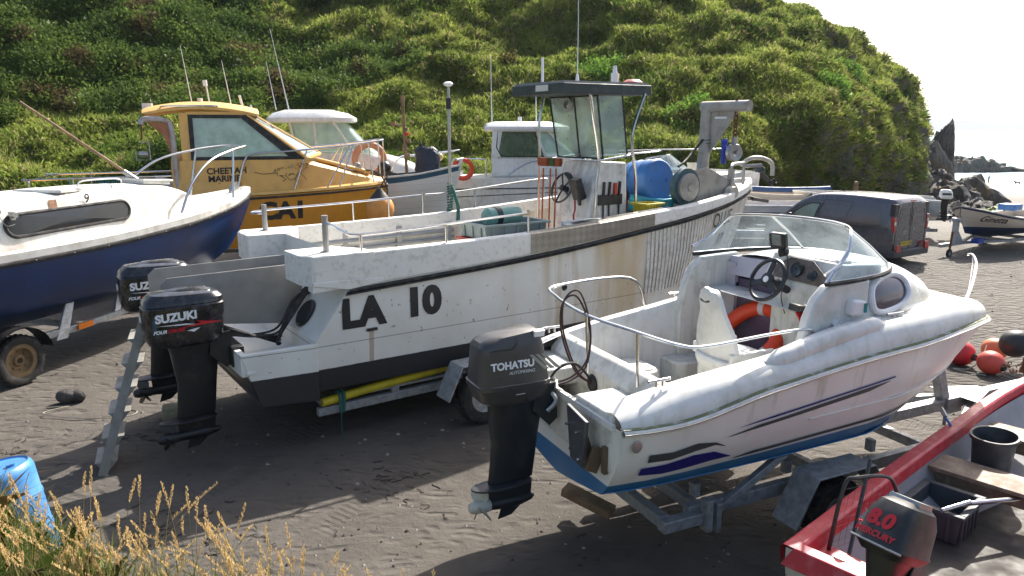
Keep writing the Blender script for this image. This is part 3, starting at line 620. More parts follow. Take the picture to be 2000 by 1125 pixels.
for k in range(330):
    u = rnd.random(); x = -3.4 + 2.9 * u ** 1.2 + rnd.gauss(0, .12); y = rnd.uniform(3.5, 4.7)
    hmax = (1.0 - .12 * abs(x + 2.3)) * (.72 + .28 * rnd.random())
    if x < -3.3: hmax = .55
    stalk(x, y, rnd.uniform(.58, 1.12) * hmax, rnd.uniform(.14, .24))
for k in range(100): stalk(rnd.uniform(-1.7, -.35), rnd.uniform(3.3, 4.3), rnd.uniform(.35, .72), rnd.uniform(.12, .2))
for k in range(9): stalk(rnd.uniform(.05, .75), rnd.uniform(3.1, 3.5), rnd.uniform(.42, .6), rnd.uniform(.12, .2))
me = bpy.data.meshes.new('tall_grass'); me.from_pydata(sv, [], sf); ca = me.attributes.new('tint', 'FLOAT_COLOR', 'FACE')
ca.data.foreach_set('color', np.array([c + (1,) for c in scl], np.float32).ravel()); me.materials.append(leafmat('straw', .3))
o = bpy.data.objects.new('tall_grass', me); COL.objects.link(o); tag(o, 'tall straw-coloured grass gone to seed along the bottom left edge', 'grass', kind='stuff')
# ================================================================ white workboat on its trailer
OA = 35.2
B1 = thing('fishing_boat', (-3.0, 9.15, 0), OA, 'long white workboat lettered LA 10 and OLLIE with dark canopy and pot hauler', 'boat')
sh1 = curve((0, 2.25), (.32, 2.3), (.57, 2.43), (.8, 2.58), (1, 2.72))
hf1 = curve((0, 1.36), (.4, 1.42), (.6, 1.4), (.74, 1.2), (.86, .82), (.94, .44), (1, .015))
H1 = Hull(9.3, hf1, sh1, curve((0, .64), (.6, .62), (.85, .7), (1, .95)), .97, .03, .75, .03, aft=lambda z: max(0, min(.42, (z - 1.27) * .72)) if z < 1.9 else .42)
mhull = NB('workboat_hull_paint'); X = mhull.xyz()
c = mhull.mix(mhull.ramp(mhull.noise(2), .3, .7), (.74, .73, .68, 1), (.64, .62, .56, 1))
st = mhull.ramp(mhull.noise(1, 6, (5, 5, .4)), .44, .68)                      # rust and weed streaks, heavier amidships
zone = mhull.ramp(X[0], 2.4, 3.4, 0, 1); c = mhull.mix(mhull.math('MULTIPLY', mhull.math('MULTIPLY', st, zone), .75), c, (.42, .29, .14, 1))
bf = mhull.math('MULTIPLY', mhull.ramp(X[0], 3.3, 4.6, 0, 1), mhull.ramp(X[0], 5.1, 5.12, 1, 0)); c = mhull.mix(mhull.math('MULTIPLY', bf, mhull.ramp(mhull.noise(1.4, 5, (1, 1, .6)), .35, .65, .1, .75)), c, (.5, .36, .18, 1))
c = mhull.mix(mhull.math('MULTIPLY', mhull.ramp(mhull.noise(14, 4), .66, .72), .8), c, (.08, .06, .04, 1))
d1 = mhull.math('MULTIPLY', mhull.math('COMPARE', X[0], .68, .03), mhull.ramp(X[2], 1.33, 1.35, 1, 0)); c = mhull.mix(mhull.math('MULTIPLY', d1, .55), c, (.3, .16, .06, 1))
seam = mhull.math('COMPARE', X[2], 1.225, .005); c = mhull.mix(mhull.math('MULTIPLY', seam, .7), c, (.12, .1, .07, 1))
blk = mhull.ramp(mhull.math('ADD', X[2], mhull.math('MULTIPLY', mhull.noise(6), .012)), .953, .958, 1, 0); c = mhull.mix(blk, c, (.022, .024, .028, 1))
mhull.bump(mhull.noise(9, 5), .25, .01); m_h1 = mhull.done(c, .42)
mb = MB(); H1.shell(mb, nv=14, th=.07, inner=1.45); mb.grid([[H1.inn(u, H1.vz(u, 1.45), -1, .07), H1.inn(u, H1.vz(u, 1.45), 1, .07)] for u in (0, .2, .4, .6, .8, .9, .97, 1)])
hull1 = mb.build('hull', m_h1, B1, ang=30)
# planked (vertical ribs) section under the strake forward
mb = MB()
rz = curve((0, 1.83), (.3, 1.99), (.55, 2.2), (.8, 2.42), (1, 2.6))
for i in range(20):
    x = 5.15 + i * .088; zt = rz(x / 9.3) - .04
    mb.grid([[H1.at(x + a, z, -1, o) for z in (1.2, 1.5, 1.8, zt)] for a, o in ((-.03, .002), (-.026, .014), (.026, .014), (.03, .002))])
mb.build('rib_planking', M('flaking_white_planks', (.7, .68, .62), .6, dirt=(.25, .18, .12), da=.7, ds=13), hull1, recalc=False)
# gunwale band
m_gun = M('gunwale_paint', (.74, .72, .67), .45, dirt=(.2, .16, .12), da=.4, ds=16, var=.04)
mb = MB()
def band(mb, u0, u1, sides=(-1, 1), off=.03, zlo=rz, inn=.15, n=30, lift=0):
    for sd in sides:
        rows = []
        for i in range(n + 1):
            u = u0 + (u1 - u0) * i / n; x = u * 9.3; zt = sh1(u); zb = zlo(u); a = H1.at(max(x, .02), zt - .03, sd, off); y = abs(a.y); fx = x
            yi = max(.01, y - inn); rows.append([V(fx, sd * yi, zb + .03), V(fx, sd * y, zb + .02), V(fx, sd * y, zt - .015 + lift), V(fx, sd * (y - .02), zt + lift), V(fx, sd * yi, zt + lift), V(fx, sd * yi, zb + .03)])
        mb.grid(rows); mb.add(rows[0][:5], [(0, 1, 2, 3, 4)]); mb.add(rows[-1][:5], [(4, 3, 2, 1, 0)])
band(mb, 0, .995)
for sd in (-1, 1):      # widened quarter blocks at the stern
    y0, y1 = sd * 1.4, sd * .72
    mb.prism([(-.08, y1, 2.262), (-.08, sd * 1.2, 2.262), (.02, y0, 2.262), (.75, y0, 2.265), (.75, sd * 1.15, 2.265), (.5, y1, 2.262)], (0, 0, -.34))
    mb.prism([(.0, sd * 1.405, 1.93), (.42, sd * 1.405, 1.85), (.9, sd * 1.405, 1.9), (.9, sd * 1.405, 1.95), (.0, sd * 1.405, 1.98)], (0, -sd * .4, 0))
gun1 = mb.build('gunwale', m_gun, B1, bevel=.012)
mb = MB(); H1.strip(mb, lambda u: rz(u) + .005, .035, .05, 0, .995); H1.strip(mb, lambda u: rz(u) - .03, .02, .06, 0, .995)
mb.build('rubbing_strake', m_rubber, B1)
s = NB('chequer_plate'); mp = s.n('ShaderNodeMapping'); mp.inputs['Rotation'].default_value = (0, R(45), 0); mp.inputs['Scale'].default_value = (13, 13, 13); s.l.new(s.tc.outputs['Object'], mp.inputs[0]); ck = s.n('ShaderNodeTexChecker'); ck.inputs['Scale'].default_value = 1; s.l.new(mp.outputs[0], ck.inputs[0])
s.bump(ck.outputs[1], .6, .004); m_chq = s.done(s.mix(s.math('MULTIPLY', ck.outputs[1], .45), s.mix(s.ramp(s.noise(2), .35, .65), (.36, .34, .3, 1), (.25, .23, .19, 1)), (.16, .15, .13, 1)), .42, .45)
mb = MB(); band(mb, .318, .565, (-1,), .036, inn=.17, n=12, lift=.003); mb.build('tread_plate', m_chq, gun1)
# letters
def onside(H, x0, z0, side=-1, slope=0, off=.008):
    return lambda u, v: H.at(x0 + u, z0 + v + slope * u, side, off)
text('registration_letters', 'LA', .45, onside(H1, .32, 1.415), m_blk, hull1, .027, wx=1.0)
text('registration_number', '10', .46, onside(H1, 1.12, 1.44), m_blk, hull1, .027, wx=1.05)
text('boat_name', 'OLLIE', .34, onside(H1, 6.85, 2.04, slope=.04, off=.02), m_blk, hull1, .003, wx=.9)
text('bow_number', '10', .3, onside(H1, 7.1, 1.7, slope=.03, off=.02), m_blk, hull1, .006, shear=.3)
mb = MB(); mb.lathe([(.02, 0), (.035, .012), (.05, 0)], H1.at(3.55, 1.5, -1, .0), (0, -1, 0), 12)
mb.build('drain', m_blk, hull1); mb = MB(); mb.box((.68, -1.4, 1.345), (.13, .03, .03)); mb.build('drain', m_blk, hull1)
# stern platform the engines hang on
mb = MB()
for sd in (-1, 1):
    yo, yi = sd * 1.38, sd * 1.32
    mb.prism([(.02, yo, 1.27), (.02, yo, .6), (-.62, sd * 1.3, .63), (-.8, sd * 1.28, 1.25)], (0, -sd * .07, 0))
mb.box2((-.80, -1.27, 1.0), (-.73, 1.27, 1.25)); mb.prism([(-.74, -1.28, 1.05), (-.6, -1.28, .63), (-.55, -1.28, .63), (-.66, -1.28, 1.05)], (0, 2.56, 0))
mb.box2((-.75, -1.3, 1.02), (.02, 1.3, 1.06)); mb.box2((-.62, -1.3, .63), (.02, 1.3, .67))
mb.prism([(.0, -1.3, 1.06), (.44, -1.3, 1.9), (.5, -1.3, 1.9), (.08, -1.3, 1.06)], (0, 2.6, 0))
plat = mb.build('stern_platform', m_h1, B1, bevel=.008)
mb = MB()
for sd in (-1, 1): mb.box2((-.82, sd * 1.0, 1.05), (-.68, sd * .5, 1.28))
mb.build('engine_pad', m_black, plat, bevel=.01)
mb = MB(); mb.lathe([(.001, .03), (.15, .03), (.17, .015), (.19, .012), (.19, 0)], (-.4, -1.0, 1.06), (0, 0, 1), 28); mb.build('hatch', m_black, plat)
mb = MB(); mb.lathe([(.001, .03), (.15, .03), (.17, .015), (.18, .012), (.18, 0)], (.135, -.72, 1.48), (-.81, 0, .58), 28); mb.build('hatch', m_black, plat)
mb = MB()
for y in (-.42, .3): mb.prism([(.3, y, 2.04), (-1.30, y, 2.02), (-1.38, y, 1.95), (-1.38, y, 1.5), (.1, y, 1.3)], (0, .012, 0))
mb.build('splash_plate', m_plate, plat, bevel=.003)
# cables from the transom
mb = MB(); rc = random.Random(2)
for k in range(7):
    mb.tube([(.3, -.5, 1.75), (.05 - .05 * k, -.55 - .05 * k, 1.62 - .06 * k), (-.2, -.72 + .04 * rc.uniform(-1, 1), 1.35 - .03 * k), (-.5, -.78 + .06 * rc.uniform(-1, 1), 1.32), (-.85, -.8, 1.38 + .02 * k)], .014, 6, smooth=6)
mb.tube([(.33, -.5, 1.76), (.2, -.5, 1.68)], .05, 12); mb.build('engine_cable', m_rubber, plat)
# posts and rails
def post(x, y, z0, h, r=.035): mb = MB(); mb.cyl((x, y, z0), (x, y, z0 + h), r, n=16); mb.lathe([(r * 2, 0), (r * 2, .008), (r, .01)], (x, y, z0), n=16); mb.build('mooring_post', m_alu, B1)
post(.28, -1.12, 2.262, .42); post(.28, 1.12, 2.262, .36)
def srail(pts, legs, r=.017, mat=None, name='side_rail'):
    mb = MB(); rail(mb, pts, r)
    for a, b in legs: mb.cyl(a, b, r * .95, n=10)
    return mb.build(name, mat or m_steel, B1)
srail([(.3, -1.14, 2.6), (.42, -1.25, 2.52), (.6, -1.33, 2.46), (1.6, -1.37, 2.5), (2.96, -1.38, 2.56)], [((.62, -1.33, 2.26), (.62, -1.33, 2.46)), ((1.72, -1.37, 2.28), (1.72, -1.37, 2.5)), ((2.96, -1.38, 2.27), (2.96, -1.38, 2.6))])
srail([(.3, 1.14, 2.5), (.15, 1.3, 2.5), (.5, 1.38, 2.52), (1.6, 1.39, 2.55), (2.9, 1.4, 2.6)], [((1.7, 1.39, 2.28), (1.7, 1.39, 2.55)), ((2.3, 1.4, 2.28), (2.3, 1.4, 2.57)), ((2.9, 1.4, 2.3), (2.9, 1.4, 2.66))])
srail([(2.95, 1.4, 2.6), (3.6, 1.41, 2.62), (5.3, 1.42, 2.76), (5.36, 1.42, 2.7), (5.36, 1.42, 2.42)], [((3.9, 1.41, 2.3), (3.9, 1.41, 2.64))], .02, m_galv)
# inside pipe work along the far side
mb = MB(); mb.tube([(.7, 1.25, 1.98), (2, 1.28, 2.0), (3.4, 1.3, 2.02)], .035, 8); mb.tube([(.7, 1.24, 1.85), (3.4, 1.29, 1.9)], .025, 8)
for x in (1.5, 2.4, 3.3): mb.box((x, 1.3, 1.85), (.08, .08, .6))
mb.build('side_pipe', m_alu, B1)
# aft bulkhead, pounds and side deck hatches
mb = MB(); mb.box2((.55, -1.2, 1.5), (.65, 1.2, 1.95)); mb.box2((3.75, -1.28, 1.5), (3.82, 1.28, 2.1)); mb.build('bulkhead', m_gun, B1, bevel=.01)
mb = MB()
mb.prism([(3.8, -1.3, 2.30), (5.9, -1.27, 2.42), (5.9, -1.05, 2.42), (3.8, -1.05, 2.30)], (0, 0, .02))
mb.box2((3.8, -1.06, 2.12), (5.9, -1.02, 2.36)); mb.build('side_locker', m_gun, B1)
mb = MB()
for x0, x1 in ((3.9, 4.35), (4.45, 5.1), (5.2, 5.8)):
    mb.prism([(x0, -1.27, 2.332 + (x0 - 3.8) * .057), (x1, -1.26, 2.332 + (x1 - 3.8) * .057), (x1, -1.1, 2.332 + (x1 - 3.8) * .057), (x0, -1.1, 2.332 + (x0 - 3.8) * .057)], (0, 0, .002))
mb.build('locker_slot', m_black, B1)
# foredeck
mb = MB(); mb.prism([(7.9, -.78, 2.5), (7.9, .78, 2.5), (8.9, .3, 2.58), (9.1, 0, 2.6), (8.9, -.3, 2.58)], (0, 0, .03)); mb.build('foredeck', m_gun, B1)
# console
m_con = M('console_white', (.7, .7, .67), .4, dirt=(.2, .14, .08), da=.6, ds=6, streak=True)
mb = MB(); mb.prism([(4.72, -.5, 1.5), (5.62, -.5, 1.5), (5.55, -.5, 3.12), (5.0, -.5, 3.15), (4.86, -.5, 2.78), (4.8, -.5, 2.35)], (0, .88, 0))
con = mb.build('console', m_con, B1, bevel=.03)
mb = MB(); mb.prism([(4.765, -.36, 1.75), (4.80, -.36, 2.28), (4.80, .2, 2.28), (4.765, .2, 1.75)], (-.012, 0, 0)); mb.build('access_panel', m_gun, con, bevel=.004)
mb = MB(); cx = V(4.74, .12, 2.72); nrm = V(-.93, 0, .36).normalized(); mb.lathe([(.235, -.018), (.253, -.012), (.262, 0), (.253, .012), (.235, .018), (.228, 0), (.235, -.018)], cx, nrm, 32)
u = nrm.orthogonal().normalized(); q = nrm.cross(u)
for k in range(5):
    A = 2 * math.pi * k / 5 + .3; mb.tube([cx + nrm * -.02, cx + (u * math.cos(A) + q * math.sin(A)) * .24], .014, 6)
mb.cyl(cx - nrm * .12, cx + nrm * .015, .05); mb.build('steering_wheel', m_black, con)
mb = MB(); mb.box((4.72, -.28, 2.72), (.12, .2, .34), (0, -20, 0)); mb.cyl((4.66, -.2, 2.85), (4.7, -.02, 2.95), .03); mb.box((4.66, -.38, 2.62), (.05, .05, .3), (0, -15, 10)); mb.build('throttle_control', m_black, con, bevel=.012)
mb = MB(); mb.tube([(4.7, -.25, 2.55), (4.66, -.3, 2.4), (4.7, -.22, 2.3), (4.68, -.28, 2.15)], .016, 6, smooth=4); mb.build('control_tape', M('red_tape', (.4, .02, .03), .5), con)
mb = MB(); mb.box((5.1, .06, 3.3), (.1, .3, .24), (0, -12, 0)); mb.cyl((5.12, .06, 3.12), (5.12, .06, 3.2), .03); mb.build('chart_plotter', m_black, con, bevel=.015)
mb = MB(); mb.tube([(4.74, -.3, 2.1), (4.71, -.3, 1.98), (4.70, -.34, 1.9), (4.7, -.26, 1.85), (4.71, -.3, 1.98)], .014, 6, smooth=5); mb.build('rope_coil', m_rope2, con)
# knife rack on the near face
mb = MB(); mb.box((5.2, -.515, 2.55), (.5, .02, .16)); rack = mb.build('knife_rack', m_black, con)
mb = MB()
for x, c_ in ((5.05, 0), (5.17, 0), (5.38, 0)): mb.box((x, -.53, 2.72), (.035, .03, .22), (0, 4, 0)); mb.prism([(x - .02, -.52, 2.48), (x + .02, -.52, 2.48), (x + .015, -.52, 2.2), (x, -.52, 2.12)], (0, -.004, 0))
mb.build('knife', m_black, rack)
mb = MB(); mb.box((5.28, -.54, 2.72), (.045, .035, .18)); mb.build('red_handle', M('red_plastic', (.5, .03, .02), .4), rack)
# canopy and frame
m_can = M('dark_canopy_edge', (.02, .035, .035), .5, dirt=(.12, .12, .1), da=.3)
mb = MB(); mb.prism([(4.12, -.64, 4.14), (5.98, -.56, 4.16), (5.98, .56, 4.16), (4.12, .64, 4.14)], (0, 0, .15)); can = mb.build('canopy', m_can, B1, bevel=.012)
mb = MB(); mb.prism([(4.16, -.6, 4.294), (5.94, -.53, 4.314), (5.94, .53, 4.314), (4.16, .6, 4.294)], (0, 0, .03)); mb.build('canopy_top', M('canopy_skin', (.3, .3, .29), .6, dirt=GRIME, da=.5), can)
mb = MB(); mb.box((4.108, -.15, 4.23), (.01, .3, .09)); mb.build('lamp', M('lamp_lens', (.55, .56, .55), .15), can)
mb = MB(); mb.cyl((4.5, .35, 4.32), (4.5, .35, 4.72), .022); mb.cyl((5.0, .1, 4.32), (5.0, .1, 4.48), .035, .02); mb.tube([(5.0, .1, 4.46), (5.0, .1, 5.3), (4.98, .12, 6.6)], [.008, .006, .004], 6); mb.cyl((5.75, .05, 4.32), (5.75, .05, 4.52), .06); mb.cyl((5.75, .05, 4.52), (5.75, .05, 4.64), .04, .025); mb.build('aerial', m_wht, can)
mb = MB(); mb.lathe([(.001, .08), (.1, .07), (.16, .03), (.17, 0)], (5.86, -.25, 4.34), n=20, ax=(0, 0, 1)); mb.build('red_dome', M('red_dome', (.4, .04, .03), .4), can)
mb = MB()
rail(mb, [(4.7, -.56, 4.16), (4.75, -.56, 3.9), (4.9, -.56, 3.2), (4.86, -.56, 2.7), (4.8, -.56, 1.5)], .022)
rail(mb, [(4.7, .56, 4.16), (4.6, .56, 3.7), (4.62, .56, 3.2), (4.6, .56, 2.4), (4.58, .56, 1.5)], .022)
rail(mb, [(5.85, -.55, 4.18), (5.62, -.57, 3.7), (5.58, -.57, 3.4), (5.68, -.57, 2.9), (5.72, -.57, 2.45), (5.85, -.6, 2.38)], .024)
rail(mb, [(5.85, .55, 4.18), (5.62, .57, 3.7), (5.58, .57, 3.4), (5.68, .57, 2.9), (5.72, .57, 1.5)], .024)
mb.cyl((4.88, -.56, 3.16), (5.62, -.57, 3.24), .018); mb.cyl((4.88, .56, 3.16), (5.62, .57, 3.24), .018); mb.cyl((4.9, -.56, 3.16), (4.9, .56, 3.16), .018)
mb.build('canopy_frame', m_steel, B1)
m_ws = glass('console_screen', (.74, .86, .82), .42, .1, .16)
mb = MB()
mb.prism([(5.0, -.54, 3.2), (5.0, .0, 3.2), (4.86, .0, 4.12), (4.86, -.54, 4.12)], (.008, 0, 0)); mb.prism([(5.0, .02, 3.2), (5.0, .54, 3.2), (4.86, .6, 4.12), (4.86, .02, 4.12)], (.008, 0, 0))
mb.prism([(5.02, -.55, 3.22), (5.5, -.55, 3.26), (5.36, -.55, 4.14), (4.88, -.55, 4.12)], (0, .008, 0))
ws = mb.build('windscreen', m_ws, B1)
mb = MB()
for P_ in ([(4.995, -.55, 3.19), (4.995, .55, 3.19), (4.85, .61, 4.13), (4.85, -.55, 4.13)],): mb.tube(P_, .018, 6, closed=True)
mb.tube([(4.995, 0, 3.19), (4.85, 0, 4.13)], .014, 6); mb.tube([(5.5, -.55, 3.25), (5.36, -.55, 4.14)], .016, 6); mb.build('screen_frame', m_rubber, ws)
mb = MB(); mb.lathe([(.07, -.02), (.1, -.02), (.11, 0), (.1, .02), (.07, .02), (.07, -.02)], (4.82, .12, 4.02), (1, 0, 0), 20); mb.lathe([(.03, -.01), (.05, 0), (.03, .01), (.03, -.01)], (4.82, .12, 4.02), (1, 0, 0), 16)
mb.build('screen_wiper_disc', m_alu, ws)
# post with light beside the console
mb = MB(); mb.cyl((3.42, 1.41, 2.3), (3.42, 1.41, 4.15), .026); mb.cyl((3.42, 1.41, 3.95), (3.42, 1.41, 4.12), .045, n=12, mi=1); mb.cyl((3.42, 1.41, 4.12), (3.42, 1.41, 4.3), .02); mb.lathe([(.03, 0), (.07, .02), (.08, .05), (.04, .075), (.001, .08)], (3.42, 1.41, 4.3), mi=2, n=18)
mb.build('light_mast', [m_alu, m_black, m_wht], B1)
mb = MB()
for k in range(9): mb.tube([(3.42 + .05 * math.cos(a * 1.3 + k), 1.41 + .05 * math.sin(a * 1.3 + k), 2.3 + k * .05 + a * .012) for a in range(6)], .014, 6)
mb.tube([(3.44, 1.38, 2.7), (3.5, 1.3, 2.4), (3.48, 1.28, 2.1)], .03, 6, smooth=4); mb.build('tied_rope', m_rope, B1)
# davit and pot hauler
m_dav = M('davit_grey_steel', (.4, .38, .34), .5, .3, dirt=(.16, .12, .08), da=.7, ds=5)
mb = MB(); x, y = 7.25, -.62
mb.tube([(x - .1, y, 1.6), (x - .06, y, 2.6), (x, y, 4.0)], .1, 18)
mb.tube([(x, y + .1, 4.0), (x, y - .85, 4.0)], .09, 18); mb.prism([(x - .008, y - .07, 3.94), (x - .008, y - .66, 3.94), (x - .008, y - .07, 3.2)], (.016, 0, 0))
dav = mb.build('davit', m_dav, B1)
mb = MB(); mb.box((x - .012, y - .3, 3.82), (.006, .24, .035)); mb.build('maker_plate', m_wht, dav)
mb = MB()
for k in range(7): mb.lathe([(.03, -.014), (.05, 0), (.03, .014), (.03, -.014)], (x, y - .6, 3.87 - k * .058), (1, 0, 0) if k % 2 else (0, 1, 0), 12)
mb.cyl((x, y - .6, 3.9), (x, y - .6, 4.12), .025); mb.build('chain', m_rust, dav)
mb = MB(); mb.box((x, y - .6, 3.44), (.08, .06, .14)); mb.lathe([(.06, -.05), (.13, -.06), (.14, -.04), (.09, 0), (.14, .04), (.13, .06), (.06, .05), (.06, -.05)], (x, y - .6, 3.26), (.2, 1, 0), 26); mb.cyl((x, y - .68, 3.26), (x, y - .52, 3.26), .03); mb.build('block', m_alu, dav)
mb = MB(); mb.prism([(6.5, -.9, 2.95), (7.0, -.9, 3.02), (7.75, -.9, 2.72), (7.9, -.9, 2.55), (7.75, -.9, 2.42), (6.9, -.9, 2.35), (6.6, -.9, 2.5)], (0, .02, 0)); mb.box((6.75, -.8, 2.45), (.3, .14, .5)); 
mb.prism([(6.2, -.98, 2.45), (6.34, -.98, 2.45), (6.42, -.98, 1.8), (6.3, -.98, 1.8)], (0, .06, 0))
hau = mb.build('hauler_bracket', m_dav, B1, bevel=.004)
mb = MB(); c0 = (6.42, -1.0, 2.72); mb.lathe([(.001, .075), (.05, .075), (.06, .06), (.22, .055), (.225, .05), (.225, .03), (.2, .01), (.25, -.02), (.27, -.06), (.27, -.1), (.1, -.12)], c0, (0, -1, 0), 40, mi=0)
for k in range(6): A = 2 * math.pi * k / 6; mb.cyl((c0[0] + .035 * math.cos(A) * 1.9, c0[1] - .05, c0[2] + .035 * math.sin(A) * 1.9), (c0[0] + .035 * math.cos(A) * 1.9, c0[1] - .068, c0[2] + .035 * math.sin(A) * 1.9), .012, n=8)
mb.build('hauler_disc', m_dav, hau)
mb = MB(); mb.lathe([(.272, -.1), (.3, -.1), (.3, -.0), (.26, -.0)], c0, (0, -1, 0), 40); mb.build('hauler_guard', M('teal_guard', (.04, .1, .12), .5, dirt=(.2, .18, .14), da=.6), hau)
mb = MB(); mb.lathe([(.03, -.06), (.1, -.07), (.11, -.04), (.06, 0), (.11, .04), (.1, .07), (.03, .06)], (7.55, -.98, 2.58), (0, 1, 0), 24); mb.build('roller', M('cream_roller', (.5, .46, .38), .5), hau)
mb = MB(); rail(mb, [(6.3, -.9, 3.05), (6.5, -.85, 3.12), (6.9, -.7, 3.3), (7.2, -.64, 3.5)], .02); mb.build('hydraulic_hose', m_rubber, hau)
mb = MB()
for k in range(10): mb.tube([(x + .12 * math.cos(k * 1.1), y + .12 * math.sin(k * 1.1), 3.36 + k * .01), (x + .12 * math.cos(k * 1.1 + .9), y + .12 * math.sin(k * 1.1 + .9), 3.37 + k * .01)], .009, 6)
mb.tube([(x, y - .1, 3.4), (x, y - .3, 3.3), (x, y - .5, 3.42)], .009, 6, smooth=4); mb.build('rope_lashing', m_rope, dav)
# bow roller frame and white pipe
mb = MB(); rail(mb, [(8.0, -.68, 2.6), (8.0, -.6, 2.85), (8.0, -.6, 3.0), (8.3, -.42, 3.02), (8.75, -.28, 3.02)], .03); mb.cyl((8.75, -.28, 2.6), (8.75, -.28, 3.04), .028); mb.cyl((8.75, -.28, 2.96), (9.05, -.45, 2.98), .03)
mb.box((7.6, -.9, 2.72), (.06, .1, .5), (0, 6, 0)); mb.build('bow_frame', m_alu, B1)
mb = MB(); rail(mb, [(8.75, -.2, 2.98), (8.9, -.3, 3.1), (9.1, -.42, 3.1), (9.25, -.52, 3.0), (9.25, -.54, 2.78)], .04, 10); mb.build('bow_pipe', M('cream_pipe', (.62, .58, .48), .4, dirt=GRIME, da=.4), B1)
mb = MB()
for k in range(8): mb.tube([(7.9 + .13 * math.cos(a), -.45 + .1 * math.sin(a) * (1 + .2 * k / 8), 2.62 + .012 * k + .06 * math.sin(a + k)) for a in [i * .7 for i in range(9)]], .012, 5)
mb.build('cable_heap', m_rubber, B1)

# twin black outboards
def suzuki(loc, bits=True):
    o, k = outboard(B1, loc, 1.84, m_cowl, m_black, M('black_alloy_propeller', (.03, .03, .03), .4), 'big', lw=1.3)
    f = lambda u, v: V(-.68 * k + u, -(.222 * k + .004 - max(0, (v / k - .3)) * .02), .235 * k + v + u * .02)
    text('badge', 'SUZUKI', .12, f, m_wht, o, .006, wx=1.0)
    text('small_badge', 'FOUR', .05, lambda u, v: V(-.71 * k + u, -.2255 * k - .003, .125 * k + v), m_wht, o, .002, .35)
    text('small_badge', 'STROKE', .045, lambda u, v: V(-.575 * k + u, -.2255 * k - .003, .127 * k + v), m_red, o, .002, .35)
    mb = MB(); y = -.2255 * k - .004
    mb.prism([(-.68 * k, y, .205 * k), (-.4 * k, y, .2 * k), (-.3 * k, y, .18 * k), (-.46 * k, y, .188 * k)], (0, -.002, 0)); mb.prism([(-.4 * k, y, .125 * k), (-.3 * k, y, .14 * k), (-.27 * k, y, .14 * k), (-.33 * k, y, .105 * k)], (0, -.002, 0)); mb.build('white_flash', m_wht, o, smooth=False)
    mb = MB(); mb.prism([(-.48 * k, y - .001, .16 * k), (-.05 * k, y - .001, .175 * k), (-.3 * k, y - .001, .215 * k), (-.26 * k, y - .001, .19 * k)], (0, -.002, 0)); mb.build('red_flash', m_red, o, smooth=False)
    mb = MB(); mb.prism([(-.78 * k, -.06 * k, .22 * k), (-.78 * k, .04 * k, .22 * k), (-.78 * k, .04 * k, .28 * k), (-.78 * k, -.06 * k, .28 * k)], (-.004, 0, 0)); mb.prism([(-.725 * k, -.03 * k, .08 * k), (-.725 * k, .03 * k, .08 * k), (-.725 * k, .03 * k, .12 * k), (-.725 * k, -.03 * k, .12 * k)], (-.006, 0, 0)); mb.build('rear_decal', m_wht, o, smooth=False)
suzuki((-.84, -.78, 1.42)); suzuki((-.84, .74, 1.5))

# ---- trailer under the workboat
T1 = thing('boat_trailer', (-3.0, 9.15, 0), OA, 'galvanised trailer with yellow padding under the white workboat', 'trailer', 'boat trailers')
mb = MB()
for sd in (-1, 1):
    mb.box2((.05, sd * 1.22, .34), (6.2, sd * 1.14, .44)); mb.box2((.4, sd * 1.22, .5), (3.6, sd * 1.14, .53)); mb.box2((1.0, sd * 1.21, .44), (1.1, sd * 1.15, .51)); mb.box2((2.0, sd * 1.21, .44), (2.1, sd * 1.15, .51))
for x in (.2, 2.4, 4.6, 6.1): mb.box2((x, -1.14, .34), (x + .1, 1.14, .42))
mb.box2((6.1, -.07, .35), (9.8, .07, .46)); mb.build('frame', m_galv, T1, bevel=.006)
mb = MB()
for sd in (-1, 1): mb.tube([(.1, sd * 1.2, .5), (.8, sd * 1.2, .56), (1.9, sd * 1.19, .62)], .052, 12, smooth=3)
pad = mb.build('padding', M('yellow_foam_pipe', (.62, .5, .02), .5, dirt=(.2, .15, .04), da=.4), T1)
mb = MB(); mb.tube([(.3, -1.28, .36), (.3, -1.26, .58), (.3, -1.14, .58)], .02, 6, smooth=3); mb.tube([(.33, -1.28, .36), (.35, -1.26, .59), (.33, -1.14, .58)], .02, 6, smooth=3); mb.tube([(.3, -1.28, .36), (.3, -1.27, .15), (.31, -1.27, .0)], .006, 6); mb.build('lashing', m_rope, pad)
for x in (2.0, 2.85):
    for sd in (-1, 1): wheel(T1, (x, sd * 1.72, .36), .36, .22, (0, sd, 0))
mb = MB()
for sd in (-1, 1):
    y0, y1 = sd * 1.6, sd * 1.9
    mb.prism([(1.42, y0, .42), (1.62, y0, .82), (3.2, y0, .82), (3.42, y0, .42), (3.44, y0, .44), (3.21, y0, .84), (1.61, y0, .84), (1.4, y0, .44)], (0, y1 - y0, 0))
mb.build('mudguard', m_galv, T1, bevel=.004)
